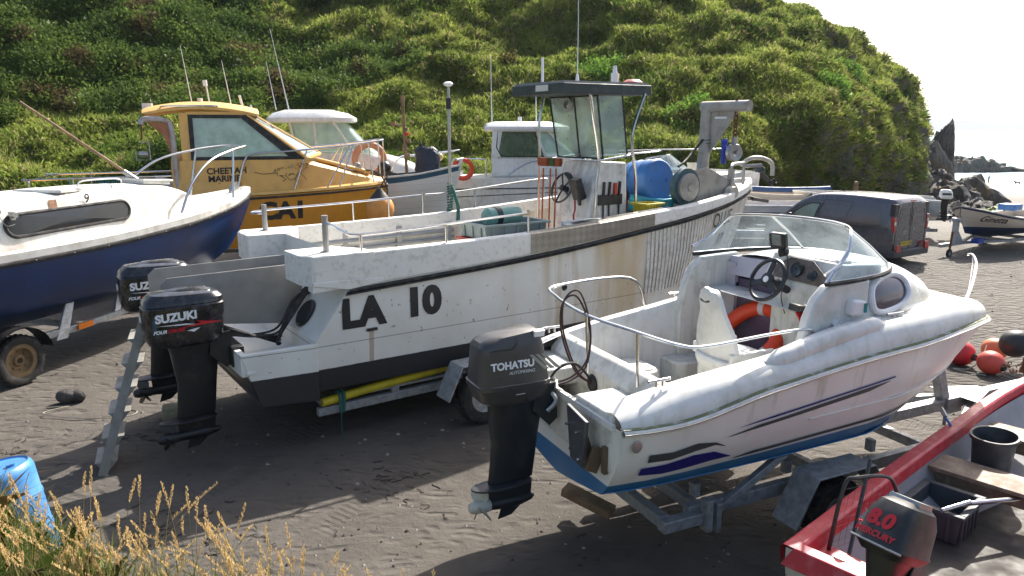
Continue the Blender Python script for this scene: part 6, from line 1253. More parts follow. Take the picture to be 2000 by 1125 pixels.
for sd in (-1, 1): mb.prism([(1.45, sd * .9, 2.84), (2.74, sd * .88, 2.84), (2.46, sd * .86, 3.56), (1.36, sd * .88, 3.56), (1.34, sd * .9, 3.1)], (0, .006, 0))
sw7 = mb.build('side_window', glass('green_side_glass', (.35, .48, .33), .5, .05, .1), cb7, smooth=False)
mb = MB(); mb.prism([(2.8, -.85, 2.84), (3.62, -.7, 2.84), (2.85, -.7, 3.56), (2.5, -.82, 3.56)], (.005, -.004, 0)); mb.prism([(3.64, -.7, 2.84), (3.7, 0, 2.86), (2.95, 0, 3.58), (2.87, -.7, 3.56)], (.006, 0, 0)); mb.prism([(3.64, .7, 2.84), (3.7, 0, 2.86), (2.95, 0, 3.58), (2.87, .7, 3.56)], (.006, 0, 0)); mb.build('windscreen', m_glassg, cb7, smooth=False)
mb = MB(); P7 = [(1.45, -.92, 2.83), (2.74, -.9, 2.83), (2.46, -.87, 3.58), (1.36, -.89, 3.58), (1.32, -.91, 3.1)]; mb.tube(P7, .02, 6, closed=True); mb.build('window_seal', m_rubber, cb7)
mb = MB(); mb.rings([(3.56, 2.2, 0, 2.5, 1.9, 4.5), (3.62, 2.2, 0, 2.62, 2.0, 4.5), (3.7, 2.2, 0, 2.6, 1.98, 4.5), (3.8, 2.1, 0, 2.3, 1.7, 4), (3.86, 2.05, 0, 1.7, 1.2, 3.5)], 44); rf7 = mb.build('roof', m_gel, cb7)
mb = MB(); mb.box((2.7, -.25, 3.83), (.5, .45, .03), (0, 6, 0)); mb.build('roof_hatch', m_dark, rf7); mb = MB(); mb.tube([(1.15, -.3, 3.72), (1.12, -.3, 5.8)], [.02, .008], 6); mb.tube([(2.5, .2, 3.8), (2.48, .2, 5.0)], [.018, .008], 6); mb.cyl((2.0, -.2, 3.84), (2.0, -.2, 4.0), .06); mb.build('aerial', m_wht, rf7)
mb = MB(); pr = [(1.7, -1.15, 2.3), (2.0, -1.15, 2.5), (2.6, -1.1, 2.72), (4.5, -.9, 2.86), (6.0, -.45, 2.95), (6.4, 0, 3.0)]; rail(mb, pr, .02); 
for a, b in (((3.0, -1.12, 2.3), (3.2, -1.05, 2.77)), ((4.6, -.9, 2.35), (4.8, -.85, 2.88))): mb.cyl(a, b, .016)
rail(mb, [(.0, -1.0, 2.2), (.0, -1.0, 2.7), (.2, -1.0, 2.75), (.95, -1.0, 2.75), (1.0, -1.0, 2.6), (1.0, -1.0, 2.2)], .02); mb.build('rail', m_steel, B7)
LB = thing('life_ring', (-1.45, 22.25, 2.2), 10, 'orange horseshoe life ring by the pilot house boat stern rail', 'life ring'); mb = MB(); mb.tube([(.27 * math.cos(a), 0, .27 + .27 * math.sin(a)) for a in [2 * math.pi * i / 24 for i in range(24)]], .07, 10, closed=True); mb.build('ring', m_orange, LB)
simple_trailer((-1.75, 23.6, 0), -2, 6.6, .85, .35, 'galvanised trailer in shade under the pilot house boat')
# white runabout with faceted screen behind the workboat bow
B8 = thing('motor_boat', (1.9, 23.4, 0), -4, 'white runabout with faceted windscreen seen past the canopy of the workboat', 'boat')
H8 = Hull(5.2, curve((0, .95), (.5, 1.0), (.75, .85), (.9, .45), (1, .03)), curve((0, 2.1), (.5, 2.15), (1, 2.35)), curve((0, .8), (.7, .8), (1, 1.2)), .8, .25, .6, .05)
mb = MB(); H8.shell(mb, nv=10); H8.deck(mb, None, .02, crown=.12); mb.build('hull', m_gel, B8)
mb = MB(); P8 = [(1.6, -.8, 2.25), (1.9, -.75, 2.35), (3.3, -.5, 2.4), (3.6, .3, 2.4), (2.2, .8, 2.3)]; Q8 = [(1.8, -.78, 2.3), (2.2, -.6, 2.78), (2.8, -.42, 2.86), (3.0, .25, 2.86), (2.2, .7, 2.5)]
mb.grid([P8, Q8]); w8 = mb.build('windscreen', m_ws2, B8, smooth=False); mb = MB(); mb.tube(Q8, .02, 6); [mb.tube([a, b], .018, 6) for a, b in zip(P8[1:4], Q8[1:4])]; mb.build('screen_frame', m_gel, w8)
mb = MB(); rail(mb, [(.2, -.9, 2.2), (.4, -.9, 2.9), (2.0, -.85, 3.02), (3.8, -.7, 3.05), (4.9, -.2, 3.05)], .018); mb.build('bow_rail', m_steel, B8)
simple_trailer((1.9, 23.4, 0), -4, 5.2, .7, .45, 'galvanised trailer in shade under the runabout with the faceted screen')
# open white boat with a tub, right of the davit
B9 = thing('open_boat', (9.5, 29.2, 0), 172, 'open white boat with a white tub and small black outboard behind the workboat bow', 'boat')
H9 = Hull(3.6, curve((0, .8), (.5, .85), (.8, .6), (1, .05)), curve((0, 2.0), (1, 2.15)), curve((0, 1.1), (1, 1.3)), .8, .25, .4, .04)
mb = MB(); H9.shell(mb, nv=8, inner=1.5, th=.08); mb.grid([[H9.inn(u, H9.vz(u, 1.5), -1, .08), H9.inn(u, H9.vz(u, 1.5), 1, .08)] for u in (0, .3, .6, .9)]); mb.box2((1.2, -.75, 1.8), (1.6, .75, 1.86)); mb.build('hull', m_gel, B9)
mb = MB(); mb.lathe([(.3, 0), (.34, .55), (.36, .55), (.36, .58), (.33, .58), (.31, .1), (.001, .1)], (2.3, 0, 1.75), n=24); mb.build('tub', M('cream_tub', (.6, .57, .48), .5), B9)
o9, k9 = outboard(B9, (-.0, 0, 1.9), 1.1, m_cowl, m_black, m_black, 'small', tilt=40)
simple_trailer((9.5, 29.2, 0), 172, 3.6, .6, .7, 'low trailer under the open white boat with the tub')
# two long low boats left of the van
B10 = thing('rowing_boat', (7.6, 27.6, 0), -8, 'long cream boat with a rolled blue cover on its gunwale, beyond the van bonnet', 'boat')
H10 = Hull(4.8, curve((0, .7), (.5, .85), (.8, .55), (1, .03)), curve((0, 1.5), (.5, 1.36), (1, 1.4)), curve((0, .5), (1, .7)), .75, .3, .5, .06)
m10 = NB('cream_planks'); X = m10.xyz(); t = m10.math('FRACT', m10.math('MULTIPLY', X[2], 4)); m10.bump(t, .5, .03); m_h10 = m10.done(m10.mix(m10.ramp(t, 0, .06, .5, 0), (.66, .56, .44, 1), (.12, .08, .05, 1)), .45)
mb = MB(); H10.shell(mb, nv=12, inner=1.1, th=.06); mb.grid([[H10.inn(u, H10.vz(u, 1.1), -1, .06), H10.inn(u, H10.vz(u, 1.1), 1, .06)] for u in (0, .3, .6, .9)]); mb.build('hull', m_h10, B10)
mb = MB(); mb.tube([(.3 + i * .42, .55 * (1 if i < 8 else .8), 1.52 - .1 * math.sin(i / 10 * 3.1)) for i in range(10)], .1, 10, smooth=2); mb.build('rolled_cover', M('blue_cover', (.02, .07, .2), .5, bump=.5, bs=12, bd=.02), B10)
simple_trailer((7.6, 27.6, 0), -8, 6.0, .6, .3, 'trailer in shade under the long cream boat')
B11 = thing('dory', (6.8, 25.0, 0), -4, 'long grey and white boat with a black stripe in front of the cream boat', 'boat')
H11 = Hull(5.6, curve((0, .8), (.5, .85), (.8, .65), (1, .05)), curve((0, 1.2), (.5, 1.2), (1, 1.3)), curve((0, .4), (1, .7)), .8, .3, .5, .05)
mb = MB(); H11.shell(mb, nv=12, inner=1.0, th=.07); mb.grid([[H11.inn(u, H11.vz(u, 1.0), -1, .07), H11.inn(u, H11.vz(u, 1.0), 1, .07)] for u in (0, .3, .6, .9)]); h11 = mb.build('hull', M('dory_grey', (.6, .57, .56), .4, bands=[(.95, 0, (.12, .12, .13)), ]), B11)
mb = MB(); H11.strip(mb, lambda u: H11.sheer(u), .05, .04, 0, 1); H11.strip(mb, lambda u: H11.sheer(u) - .2, .03, .03, 0, 1); mb.build('gunwale', m_gel, B11)
mb = MB(); H11.strip(mb, lambda u: H11.sheer(u) - .22, .02, .04, 0, 1); mb.build('black_stripe', m_black, h11)
mb = MB(); mb.tube([(.6, -.3, 1.3), (1.1, 0, 1.42), (1.6, .3, 1.3)], .05, 6); mb.box((1.5, .2, 1.3), (.6, .3, .1), (0, 10, 20)); mb.build('folded_gear', m_black, B11)
simple_trailer((6.8, 25.0, 0), -4, 6.2, .65, .3, 'trailer in shade under the long grey and white boat')
# ================================================================ loose gear aboard the workboat
def w1(x, y, z):
    a = R(OA); return V(-3.0 + x * math.cos(a) - y * math.sin(a), 9.15 + x * math.sin(a) + y * math.cos(a), z)
def crate(p, ang, size, mat, label, name='fish_crate', group=None):
    t = thing(name, p, ang, label, 'crate', group); L_, W_, H_ = size; mb = MB(); th = .02
    mb.box2((-L_ / 2, -W_ / 2, 0), (L_ / 2, W_ / 2, .02))
    for sx in (-1, 1):
        mb.prism([(sx * L_ / 2, -W_ / 2, 0), (sx * L_ / 2, W_ / 2, 0), (sx * (L_ / 2 + .02), W_ / 2, H_), (sx * (L_ / 2 + .02), -W_ / 2, H_)], (-sx * th, 0, 0)); mb.prism([(-L_ / 2, sx * W_ / 2, 0), (L_ / 2, sx * W_ / 2, 0), (L_ / 2, sx * (W_ / 2 + .02), H_), (-L_ / 2, sx * (W_ / 2 + .02), H_)], (0, -sx * th, 0))
        for k in range(5): mb.box((-L_ / 2 + (k + .5) * L_ / 5, sx * (W_ / 2 + .022), H_ * .45), (.025, .02, H_ * .8))
        for k in range(3): mb.box((sx * (L_ / 2 + .022), -W_ / 2 + (k + .5) * W_ / 3, H_ * .45), (.02, .025, H_ * .8))
    mb.build('body', mat, t, bevel=.004)
    mb = MB()
    for sx in (-1, 1): mb.box((sx * (L_ / 2 + .03), 0, H_ - .015), (.05, W_ + .11, .035)); mb.box((0, sx * (W_ / 2 + .03), H_ - .013), (L_ + .01, .05, .031))
    mb.build('rim', mat, t, bevel=.005); return t
m_cg = M('grey_green_crate', (.27, .33, .32), .5, dirt=GRIME, da=.4); m_cr = M('red_crate', (.5, .05, .035), .5, dirt=(.3, .15, .1), da=.4)
mb = MB(); mb.box2((2.35, -1.2, 1.5), (3.75, -.3, 1.98)); mb.box2((4.1, .2, 1.5), (4.5, 1.2, 1.7)); mb.build('deck_pound', m_gun, B1, bevel=.01)
crate(w1(2.95, -.78, 1.99), OA, (.95, .62, .2), m_cr, 'red plastic crate under the grey green crate on the workboat')
crate(w1(2.98, -.78, 2.2), OA, (.98, .62, .2), m_cg, 'grey green plastic crate holding a green canister on the workboat')
CN = thing('canister', w1(2.98, -.74, 2.36), OA, 'pale green canister lying in the grey green crate', 'canister'); mb = MB(); mb.lathe([(.001, -.3), (.09, -.29), (.125, -.25), (.13, -.1), (.135, 0), (.13, .22), (.115, .27), (.001, .29)], (0, 0, .1), (1, 0, 0), 24); mb.lathe([(.132, -.14), (.137, -.14), (.137, -.06), (.132, -.06)], (0, 0, .1), (1, 0, 0), 24, mi=1); mb.build('body', [M('sea_green_plastic', (.16, .34, .29), .4, dirt=GRIME, da=.3), m_black], CN)
def barrel(name, p, ang, mat, label, r=.29, h=.9, tilt=(0, 0), cat='barrel', open_=False):
    t = thing(name, p, ang, label, cat); t.rotation_euler = (R(tilt[0]), R(tilt[1]), R(ang)); mb = MB()
    pr = [(.001, 0), (r * .9, 0), (r * .97, .02), (r, .06), (r * .985, h * .3), (r * 1.01, h * .32), (r * 1.01, h * .345), (r * .985, h * .365), (r * .99, h * .63), (r * 1.01, h * .65), (r * 1.01, h * .675), (r * .985, h * .7), (r, h * .93), (r * .97, h * .97), (r * .9, h)]
    if open_: pr = pr[:-2] + [(r * 1.03, h * .95), (r * 1.04, h), (r * .97, h), (r * .94, .08), (.001, .06)]
    else: pr += [(r * .88, h * .985), (.001, h * .985)]
    mb.lathe(pr, n=40); b_ = mb.build('body', mat, t, ang=50)
    if not open_: mb = MB(); mb.cyl((r * .5, 0, h * .985), (r * .5, 0, h * 1.01), .035); mb.cyl((-r * .5, 0, h * .985), (-r * .5, 0, h * 1.005), .03); mb.build('bung', mat, b_)
    return t
m_bb = M('blue_barrel_plastic', (.035, .17, .47), .38, dirt=(.2, .3, .45), da=.4, ds=3, bump=.04)
barrel('barrel', w1(6.35, .15, 2.74), OA, m_bb, 'big blue barrel lying on its side behind the pot hauler', .36, .62, (84, 0))
t = barrel('red_tub', w1(5.95, .2, 2.25), OA, m_cr, 'red tub standing between the console and the blue barrel', .26, .65, (0, -8), 'tub', True)
m_cy = M('cyan_plastic', (.02, .35, .5), .45, dirt=(.3, .35, .35), da=.4, ds=8)
mb = MB(); mb.box2((5.75, -.95, 1.6), (6.9, .6, 2.28)); mb.build('pot_table', M('stained_plywood', (.13, .1, .07), .8, dirt=(.04, .035, .03), da=.6), B1, bevel=.01)
crate(w1(6.35, -.55, 2.29), OA + 10, (.55, .38, .24), m_cy, 'cyan fish box on its board beside the hauler disc')
t = barrel('bucket', w1(6.0, -.3, 2.29), OA, m_cy, 'light blue bucket in front of the big blue barrel', .16, .26, (0, 12), 'bucket', True)
crate(w1(5.78, -.75, 2.29), OA, (.3, .3, .2), M('yellow_crate', (.5, .42, .03), .5, dirt=GRIME, da=.4), 'small yellow green crate at the foot of the console')
# brooms
m_br = M('orange_bristle', (.45, .13, .03), .9, bump=.8, bs=90, bd=.02)
for k, (x, y) in enumerate(((4.55, .42), (4.6, .3), (4.62, .18))):
    t = thing('brush', w1(x, y, 1.52), OA, ['orange handled brush standing furthest from the wheel', 'orange handled brush in the middle of the three by the console', 'orange handled brush nearest to the steering wheel'][k], 'brush', 'brushes stored head up by the console')
    mb = MB(); mb.cyl((0, 0, 0), (.04, .0, 1.5), .014); mb.build('handle', m_br, t); mb = MB(); mb.box((.04, 0, 1.56), (.06, .22, .05)); mb.box((.04, 0, 1.62), (.07, .24, .09)); mb.build('head', M('brush_head%d' % k, (.3, .07, .02) if k != 1 else (.06, .11, .03), .9, bump=.9, bs=120, bd=.02), t)
# blue rubber gloves hanging from the davit chain
t = thing('rubber_glove', w1(7.12, -1.12, 3.08), OA, 'blue rubber glove hanging fingers up beside the davit block', 'glove'); mb = MB()
mb.rings([(0, 0, 0, .1, .05, 2.2), (.12, 0, 0, .11, .05, 2.4), (.22, 0, 0, .12, .045, 2.4), (.3, 0, 0, .115, .04, 2.4)], 16)
for i, dx in enumerate((-.042, -.014, .014, .042)): mb.tube([(dx, 0, .28), (dx * 1.5, .0, .36), (dx * 1.9, .01, .42 - abs(dx) * .5)], [.015, .014, .009], 8)
mb.tube([(.05, 0, .16), (.085, 0, .24), (.09, 0, .3)], [.017, .015, .01], 8); mb.build('glove_skin', M('blue_rubber', (.02, .05, .4), .45), t)
# buoy hanging between the boats
t = thing('buoy', (-2.7, 15.2, 1.72), 0, 'orange and black buoy hanging beyond the far gunwale of the workboat', 'buoy'); mb = MB(); mb.sphere((0, 0, .32), .29, 22, (1, 1, 1.05)); mb.build('ball', M('orange_buoy_worn', (.65, .27, .05), .5, dirt=(.12, .08, .06), da=.5, ds=4), t); mb = MB(); mb.lathe([(.21, .53), (.12, .64), (.07, .7), (.04, .74)], n=18); mb.tube([(0, 0, .7), (.1, 0, .9), (.2, -.1, 1.0)], .012, 6); mb.build('collar', m_rubber, t)

# ================================================================ ladder
LD = thing('ladder', (-4.39, 7.36, 0), 0, 'worn aluminium step ladder leaning on the stern behind the nearer black engine', 'ladder')
f1, f2, t1, t2 = V(0, 0, .0), V(-.2, .42, .0), V(.36, .52, 1.62), V(.2, .92, 1.62)
m_lad = M('ladder_aluminium', (.33, .32, .29), .55, .5, dirt=(.2, .18, .14), da=.6)
for a, b in ((f1, t1), (f2, t2)):
    mb = MB(); d = (b - a).normalized(); sd = V(.43, -.9, 0); q = d.cross(sd).normalized(); c_ = [a + q * i * .045 + sd * j * .013 for i, j in ((-1, -1), (1, -1), (1, 1), (-1, 1))]; mb.prism(c_, b - a); mb.build('rail', m_lad, LD)
for k in range(6):
    t = (k + .55) / 6.4; a, b = f1.lerp(t1, t), f2.lerp(t2, t); mb = MB(); u = V(.11, .05, 0); mb.prism([a + u * -.9, a + u * .9, a + V(0, 0, -.13)], b - a); mb.build('tread', m_lad, LD, bevel=.002)
# blue barrel at the bottom left and the green tub behind it
barrel('barrel', (-3.87, 5.3, .26), 20, M('pale_blue_barrel', (.07, .26, .6), .35, dirt=(.3, .45, .6), da=.5, ds=2, bump=.04), 'pale blue plastic barrel leaning in the grass at the bottom left corner', .28, .82, (-4, -10))
barrel('green_tub', (-3.3, 5.1, .02), 0, M('turquoise_tub', (.04, .3, .22), .5), 'small turquoise green tub beside the foot of the pale blue barrel', .16, .35, (0, 0), 'tub', True)
# chock stones and blocks
t = thing('chock_stone', (-6.05, 9.55, .0), 0, 'grey stone chocking the wheel of the blue boat trailer', 'stone'); mb = MB(); mb.sphere((0, 0, .09), .13, 12, (1.1, .8, .8)); mb.sphere((.14, .03, .08), .1, 12, (1, .8, .9)); mb.build('stone', m_rock, t)
t = thing('wood_block', (.68, 6.32, .1), -28, 'pale timber plank wedged under the stern of the white runabout', 'plank'); t.rotation_euler = (R(8), R(12), R(-32)); mb = MB(); mb.box((0, 0, .2), (.5, .14, .08)); mb.build('timber', m_wood, t, bevel=.006)
t = thing('concrete_block', (-4.35, 9.0, 0), 20, 'crumbling yellow grey block behind the ladder', 'block'); mb = MB(); mb.box((0, 0, .09), (.26, .2, .18)); mb.build('block', M('old_block', (.35, .32, .2), .9, bump=.8, bs=20, bd=.03), t, bevel=.02)
t = thing('rope', (-5.4, 9.0, .015), 0, 'thin pale rope lying in a loop on the sand beside the ladder', 'rope'); mb = MB(); mb.tube([(-.5, .35, .01), (-.7, .1, .01), (-.3, -.05, .01), (.1, -.08, .01), (.45, .0, .01), (.5, .15, .012), (.35, .22, .01)], .007, 5, smooth=6); mb.tube([(-.5, .35, .01), (-1.1, .2, .01), (-1.7, -.25, .01), (-2.4, -.35, .01)], .004, 5, smooth=6); mb.build('cord', m_rope2, t)

# ================================================================ van
VA = 124.0
VN = thing('van', (10.85, 20.1, 0), VA, 'dark grey panel van parked facing the hill, seen from behind on its left', 'van')
m_van = M('dark_grey_metallic', (.085, .088, .11), .25, .45, var=.04, bump=0, coat=.6, dirt=(.12, .11, .1), da=.25, ds=3)
vt = curve((0, 1.66), (.06, 1.76), (.25, 1.83), (1.4, 1.86), (2.3, 1.82), (2.75, 1.68), (3.2, 1.36), (3.42, 1.17), (3.8, 1.06), (4.08, .9), (4.2, .7), (4.24, .5))
vw = curve((0, .84), (.08, .89), (.4, .915), (3.3, .915), (3.9, .85), (4.14, .72), (4.24, .6))
def vy(x, z): return vw(x) * (1 - .16 * max(0, (z - .98) / .85) ** 1.25) - .02 * max(0, (.5 - z) / .25)
mb = MB(); rows = []
for i in range(50):
    x = 4.24 * i / 49; zt = vt(x); row = []; zs = [.24, .4, .6, .8, .95, 1.1, 1.25, 1.4, 1.52, 1.6]; zs = [z for z in zs if z < zt - .12]; zs = zs + [zs[-1]] * (10 - len(zs)); pr = [(vy(x, z), z) for z in zs]; ye = vy(x, zt - .1)
    pr += [(ye, zt - .1), (ye - .03, zt - .04), (ye - .1, zt - .006), (ye * .5, zt + .015), (0, zt + .02)]
    rows.append([V(x, y, z) for y, z in pr] + [V(x, -y, z) for y, z in reversed(pr[:-1])])
mb.grid(rows); mb.add(rows[0], [tuple(range(len(rows[0])))]); mb.add(rows[-1], [tuple(range(len(rows[0])))]); vb = mb.build('body', m_van, VN, ang=40)
def vs(x, z, off=.004): return V(x, vy(x, z) + off, z)
m_vin = M('van_seam', (.012, .012, .014), .5, bump=0)
def seam(pts, side=1, r=.007, nm='door_seam'):
    mb = MB(); P = [V(*p) for p in pts]; o = []
    for a, b in zip(P, P[1:]):
        for j in range(6): q = a.lerp(b, j / 6); p = vs(q.x, q.z, .0); p.y *= side; o.append(p)
    q = P[-1]; p = vs(q.x, q.z, 0); p.y *= side; o.append(p); mb.tube(o, r, 5); return mb.build(nm, m_vin, vb)
seam([(1.35, 0, .35), (1.4, 0, 1.0), (1.32, 0, 1.45), (1.25, 0, 1.66), (2.1, 0, 1.66), (2.25, 0, 1.3), (2.28, 0, .38)]); seam([(2.3, 0, .38), (2.26, 0, 1.2), (2.1, 0, 1.64), (2.5, 0, 1.62), (2.9, 0, 1.42), (3.3, 0, 1.1), (3.32, 0, .6), (3.15, 0, .38)])
mb = MB(); mb.grid([[vs(.12, .98), vs(.12, 1.04)], [vs(.7, .98), vs(.7, 1.04)], [vs(1.36, .98), vs(1.36, 1.04)]]); mb.build('slide_rail', m_black, vb)
for nm, q in (('pressed_panel', [(.35, 1.08), (.32, 1.2), (.4, 1.5), (.5, 1.56), (1.15, 1.58), (1.22, 1.5), (1.26, 1.1)]), ('pressed_panel', [(1.45, 1.08), (1.42, 1.5), (1.5, 1.57), (2.0, 1.57), (2.1, 1.5), (2.2, 1.1)])):
    mb = MB(); mb.tube([vs(x, z, -.002) for x, z in q], .006, 5, closed=True); mb.build(nm, m_vin, vb)
mb = MB(); q = [(2.36, 1.06), (2.3, 1.3), (2.22, 1.54), (2.5, 1.54), (2.75, 1.44), (3.0, 1.26), (3.2, 1.06)]; o = [vs(x, z, .004) for x, z in q]; mb.add(o + [vs(2.7, 1.25, .004)], [(i, (i + 1) % 7, 7) for i in range(7)]); sdw = mb.build('side_window', glass('pale_green_glass', (.5, .62, .5), .75, .04, .16), vb, smooth=False); mb = MB(); mb.tube([vs(x, z, .004) for x, z in q], .02, 6, closed=True); mb.build('window_rubber', m_black, sdw)
mb = MB(); mb.box((3.08, 1.0, 1.12), (.12, .16, .18), (0, 0, 15)); mb.build('mirror', m_black, vb, bevel=.03)
mb = MB(); mb.prism([(3.22, -.76, 1.16), (3.22, .76, 1.16), (2.62, .64, 1.74), (2.62, -.64, 1.74)], (.06, 0, .055)); mb.build('windscreen', m_dark, vb)
# rear: doors, lights, plate, bumper
mb = MB(); mb.tube([(-.004, .02, .42), (-.004, .02, 1.72)], .006, 5); mb.tube([(-.002, .74, .45), (-.002, .76, 1.2), (-.002, .68, 1.64), (-.002, .55, 1.7), (-.002, -.55, 1.7), (-.002, -.68, 1.64), (-.002, -.76, 1.2), (-.002, -.74, .45)], .007, 5); mb.tube([(-.003, .66, 1.1), (-.003, .6, 1.52), (-.003, .1, 1.55), (-.003, .08, 1.08)], .004, 5); mb.tube([(-.003, -.66, 1.1), (-.003, -.6, 1.52), (-.003, -.06, 1.55), (-.003, -.04, 1.08)], .004, 5); mb.build('rear_door_seam', m_vin, vb)
m_tl = M('red_lamp_lens', (.45, .01, .015), .12, var=.15, bump=0, coat=.6)
for s_ in (1, -1):
    mb = MB(); mb.prism([(-.02, s_ * .85, .92), (-.02, s_ * .9, 1.34), (-.02, s_ * .76, 1.34), (-.02, s_ * .78, .96)], (.1, 0, 0)); tl = mb.build('tail_lamp', m_tl, vb, bevel=.012); mb = MB(); mb.box((-.024, s_ * .83, 1.18), (.006, .07, .1)); mb.build('lamp_lens', m_wht, tl)
    mb = MB(); mb.prism([(-.0, s_ * .86, 1.36), (-.0, s_ * .9 * .93, 1.68), (-.0, s_ * .7, 1.68), (-.0, s_ * .78, 1.36)], (.14, 0, 0)); mb.build('corner_trim', m_black, vb)
mb = MB(); mb.prism([(-.1, -.88, .24), (.15, -.92, .24), (.15, .92, .24), (-.1, .88, .24)], (0, 0, .2)); bp = mb.build('bumper', M('grey_bumper', (.05, .05, .055), .5), vb, bevel=.03)
for s_ in (1, -1): mb = MB(); mb.box((-.1, s_ * .72, .5), (.05, .2, .2)); mb.cyl((-.125, s_ * .72, .5), (-.13, s_ * .72, .5), .05, n=14); mb.build('fog_lamp', m_tl, bp, bevel=.01)
mb = MB(); mb.box((-.012, .18, .6), (.012, .52, .115)); pl = mb.build('number_plate', M('yellow_plate', (.75, .52, .04), .4, bump=0), vb)
text('plate_text', 'HV17 UVD', .115, lambda u, v: V(-.021, .38 - u, .56 + v), m_blk, pl, .002, wx=.84)
mb = MB(); mb.box((-.01, .3, .93), (.01, .22, .02)); mb.box((-.01, .3, .88), (.01, .16, .02)); mb.prism([(-.01, -.2, .98), (-.01, -.14, 1.02), (-.01, -.08, .98), (-.01, -.14, .94)], (.006, 0, 0)); mb.build('badge', m_alu, vb)
mb = MB(); mb.box((-.0, .0, 1.745), (.03, .24, .035)); mb.build('brake_lamp', m_tl, vb)
for x in (.82, 3.42):
    for s_ in (1, -1):
        wheel(VN, (x, s_ * .78, .31), .31, .2, (0, s_, 0)); mb = MB(); mb.lathe([(.37, 0), (.37, .2), (.34, .215), (.001, .215)], (x, s_ * .71, .33), (0, s_, 0), 28); mb.build('wheel_arch', m_vin, vb)
# ================================================================ cream clinker on its trailer (right edge)
BG = thing('clinker_boat', (17.2, 24.2, 0), 212, 'cream clinker boat with dark blue bottom and a name on each bow, right edge', 'boat')
HG = Hull(4.9, curve((0, .75), (.35, .98), (.65, .86), (.85, .56), (1, .015)), curve((0, 1.0), (.35, .92), (.7, 1.1), (1, 1.42)), curve((0, .42), (.6, .4), (1, .62)), .72, .28, .42, .1)
mg = NB('clinker_cream'); X = mg.xyz(); t = mg.math('FRACT', mg.math('MULTIPLY', mg.math('SUBTRACT', X[2], mg.math('MULTIPLY', mg.math('MULTIPLY', X[0], X[0]), .014)), 7.5)); mg.bump(t, .7, .02)
c = mg.mix(mg.ramp(t, 0, .07, .5, 0), (.6, .52, .42, 1), (.12, .09, .06, 1)); c = mg.mix(mg.ramp(mg.math('SUBTRACT', X[2], mg.math('MULTIPLY', X[0], .035)), .655, .665, 1, 0), c, (.012, .03, .08, 1)); m_hg = mg.done(c, .45)
mb = MB(); HG.shell(mb, nv=14, inner=.8, th=.05); mb.grid([[HG.inn(u, HG.vz(u, .8), -1, .05), HG.inn(u, HG.vz(u, .8), 1, .05)] for u in (0, .3, .6, .9)]); hg_ = mb.build('hull', m_hg, BG)
mb = MB(); HG.strip(mb, lambda u: HG.sheer(u) - .02, .05, .05, 0, 1); mb.build('gunwale', M('navy_gunwale', (.01, .02, .06), .4), BG)
mb = MB(); HG.strip(mb, lambda u: HG.sheer(u) + .015, .03, .035, 0, 1); mb.build('capping', m_alu, BG)
text('boat_name', 'Ginetta', .24, lambda u, v: HG.at(4.38 - u, 1.0 + v - u * .1, 1, .008), m_blk, hg_, .004, .2)
text('boat_name', 'Ginetta', .2, lambda u, v: HG.at(3.9 + u, .94 + v + u * .1, -1, .008), m_blk, hg_, .004, .2)
mb = MB(); mb.box((2.2, .1, 1.28), (.5, .5, .2)); mb.build('blue_box', m_bb, BG, bevel=.03)
TG = simple_trailer((17.2, 24.2, 0), 212, 4.9, .6, .3, 'galvanised trailer with winch post and jockey wheel under the lettered clinker boat', wx=1.7)
mb = MB(); mb.box2((4.95, -.06, .4), (5.1, .06, 1.05)); mb.prism([(4.6, -.03, .4), (5.0, -.03, .4), (5.05, -.03, .9)], (0, .06, 0)); mb.cyl((5.02, -.12, 1.05), (5.02, .12, 1.05), .06); mb.tube([(5.02, -.12, 1.05), (5.05, -.25, 1.0), (5.05, -.25, 1.14)], .012, 6); mb.build('winch_post', m_galv, TG)
mb = MB(); mb.cyl((5.45, .12, .16), (5.4, .12, .75), .03); mb.build('jockey_post', m_rust, TG); wheel(TG, (5.45, .12, .12), .12, .07, (0, 1, 0), rr=.5)
mb = MB(); mb.tube([(4.8, -.05, 1.25), (4.9, -.1, .8), (4.5, -.25, .45), (4.0, -.3, .4)], .012, 5, smooth=5); mb.build('winch_strap', m_rope2, TG)
mb = MB(); mb.box((.9, .74, .62), (.5, .08, .4)); mb.box((4.3, .3, .42), (.35, .2, .14)); mb.build('blue_pad', M('blue_foam', (.02, .06, .35), .6), TG)
# boat with a white engine just beyond the van
BV = thing('open_boat', (14.45, 25.3, 0), 158, 'open grey boat with a white outboard, its stern showing beyond the van', 'boat')
HV = Hull(4.6, curve((0, .85), (.5, .9), (.8, .65), (1, .05)), curve((0, 1.3), (1, 1.45)), curve((0, .6), (1, .85)), .8, .25, .4, .04)
mb = MB(); HV.shell(mb, nv=8, inner=1.0, th=.08); mb.grid([[HV.inn(u, HV.vz(u, 1.0), -1, .08), HV.inn(u, HV.vz(u, 1.0), 1, .08)] for u in (0, .3, .6, .9)]); mb.build('hull', M('pale_grey_hull', (.5, .51, .5), .4, dirt=GRIME, da=.3), BV)
mb = MB(); HV.strip(mb, lambda u: HV.sheer(u), .06, .05, 0, 1); mb.build('gunwale', m_gel, BV)
ov, kv = outboard(BV, (-.02, 0, 1.38), 1.2, m_gel, m_black, m_black, 'small'); mb = MB(); mb.box((-.34 * kv, .205 * kv, .16 * kv), (.4 * kv, .02, .1 * kv)); mb.build('engine_badge', m_black, ov)
TV = simple_trailer((14.45, 25.3, 0), 158, 4.6, .62, .3, 'trailer under the open grey boat with the white outboard', wx=.9)
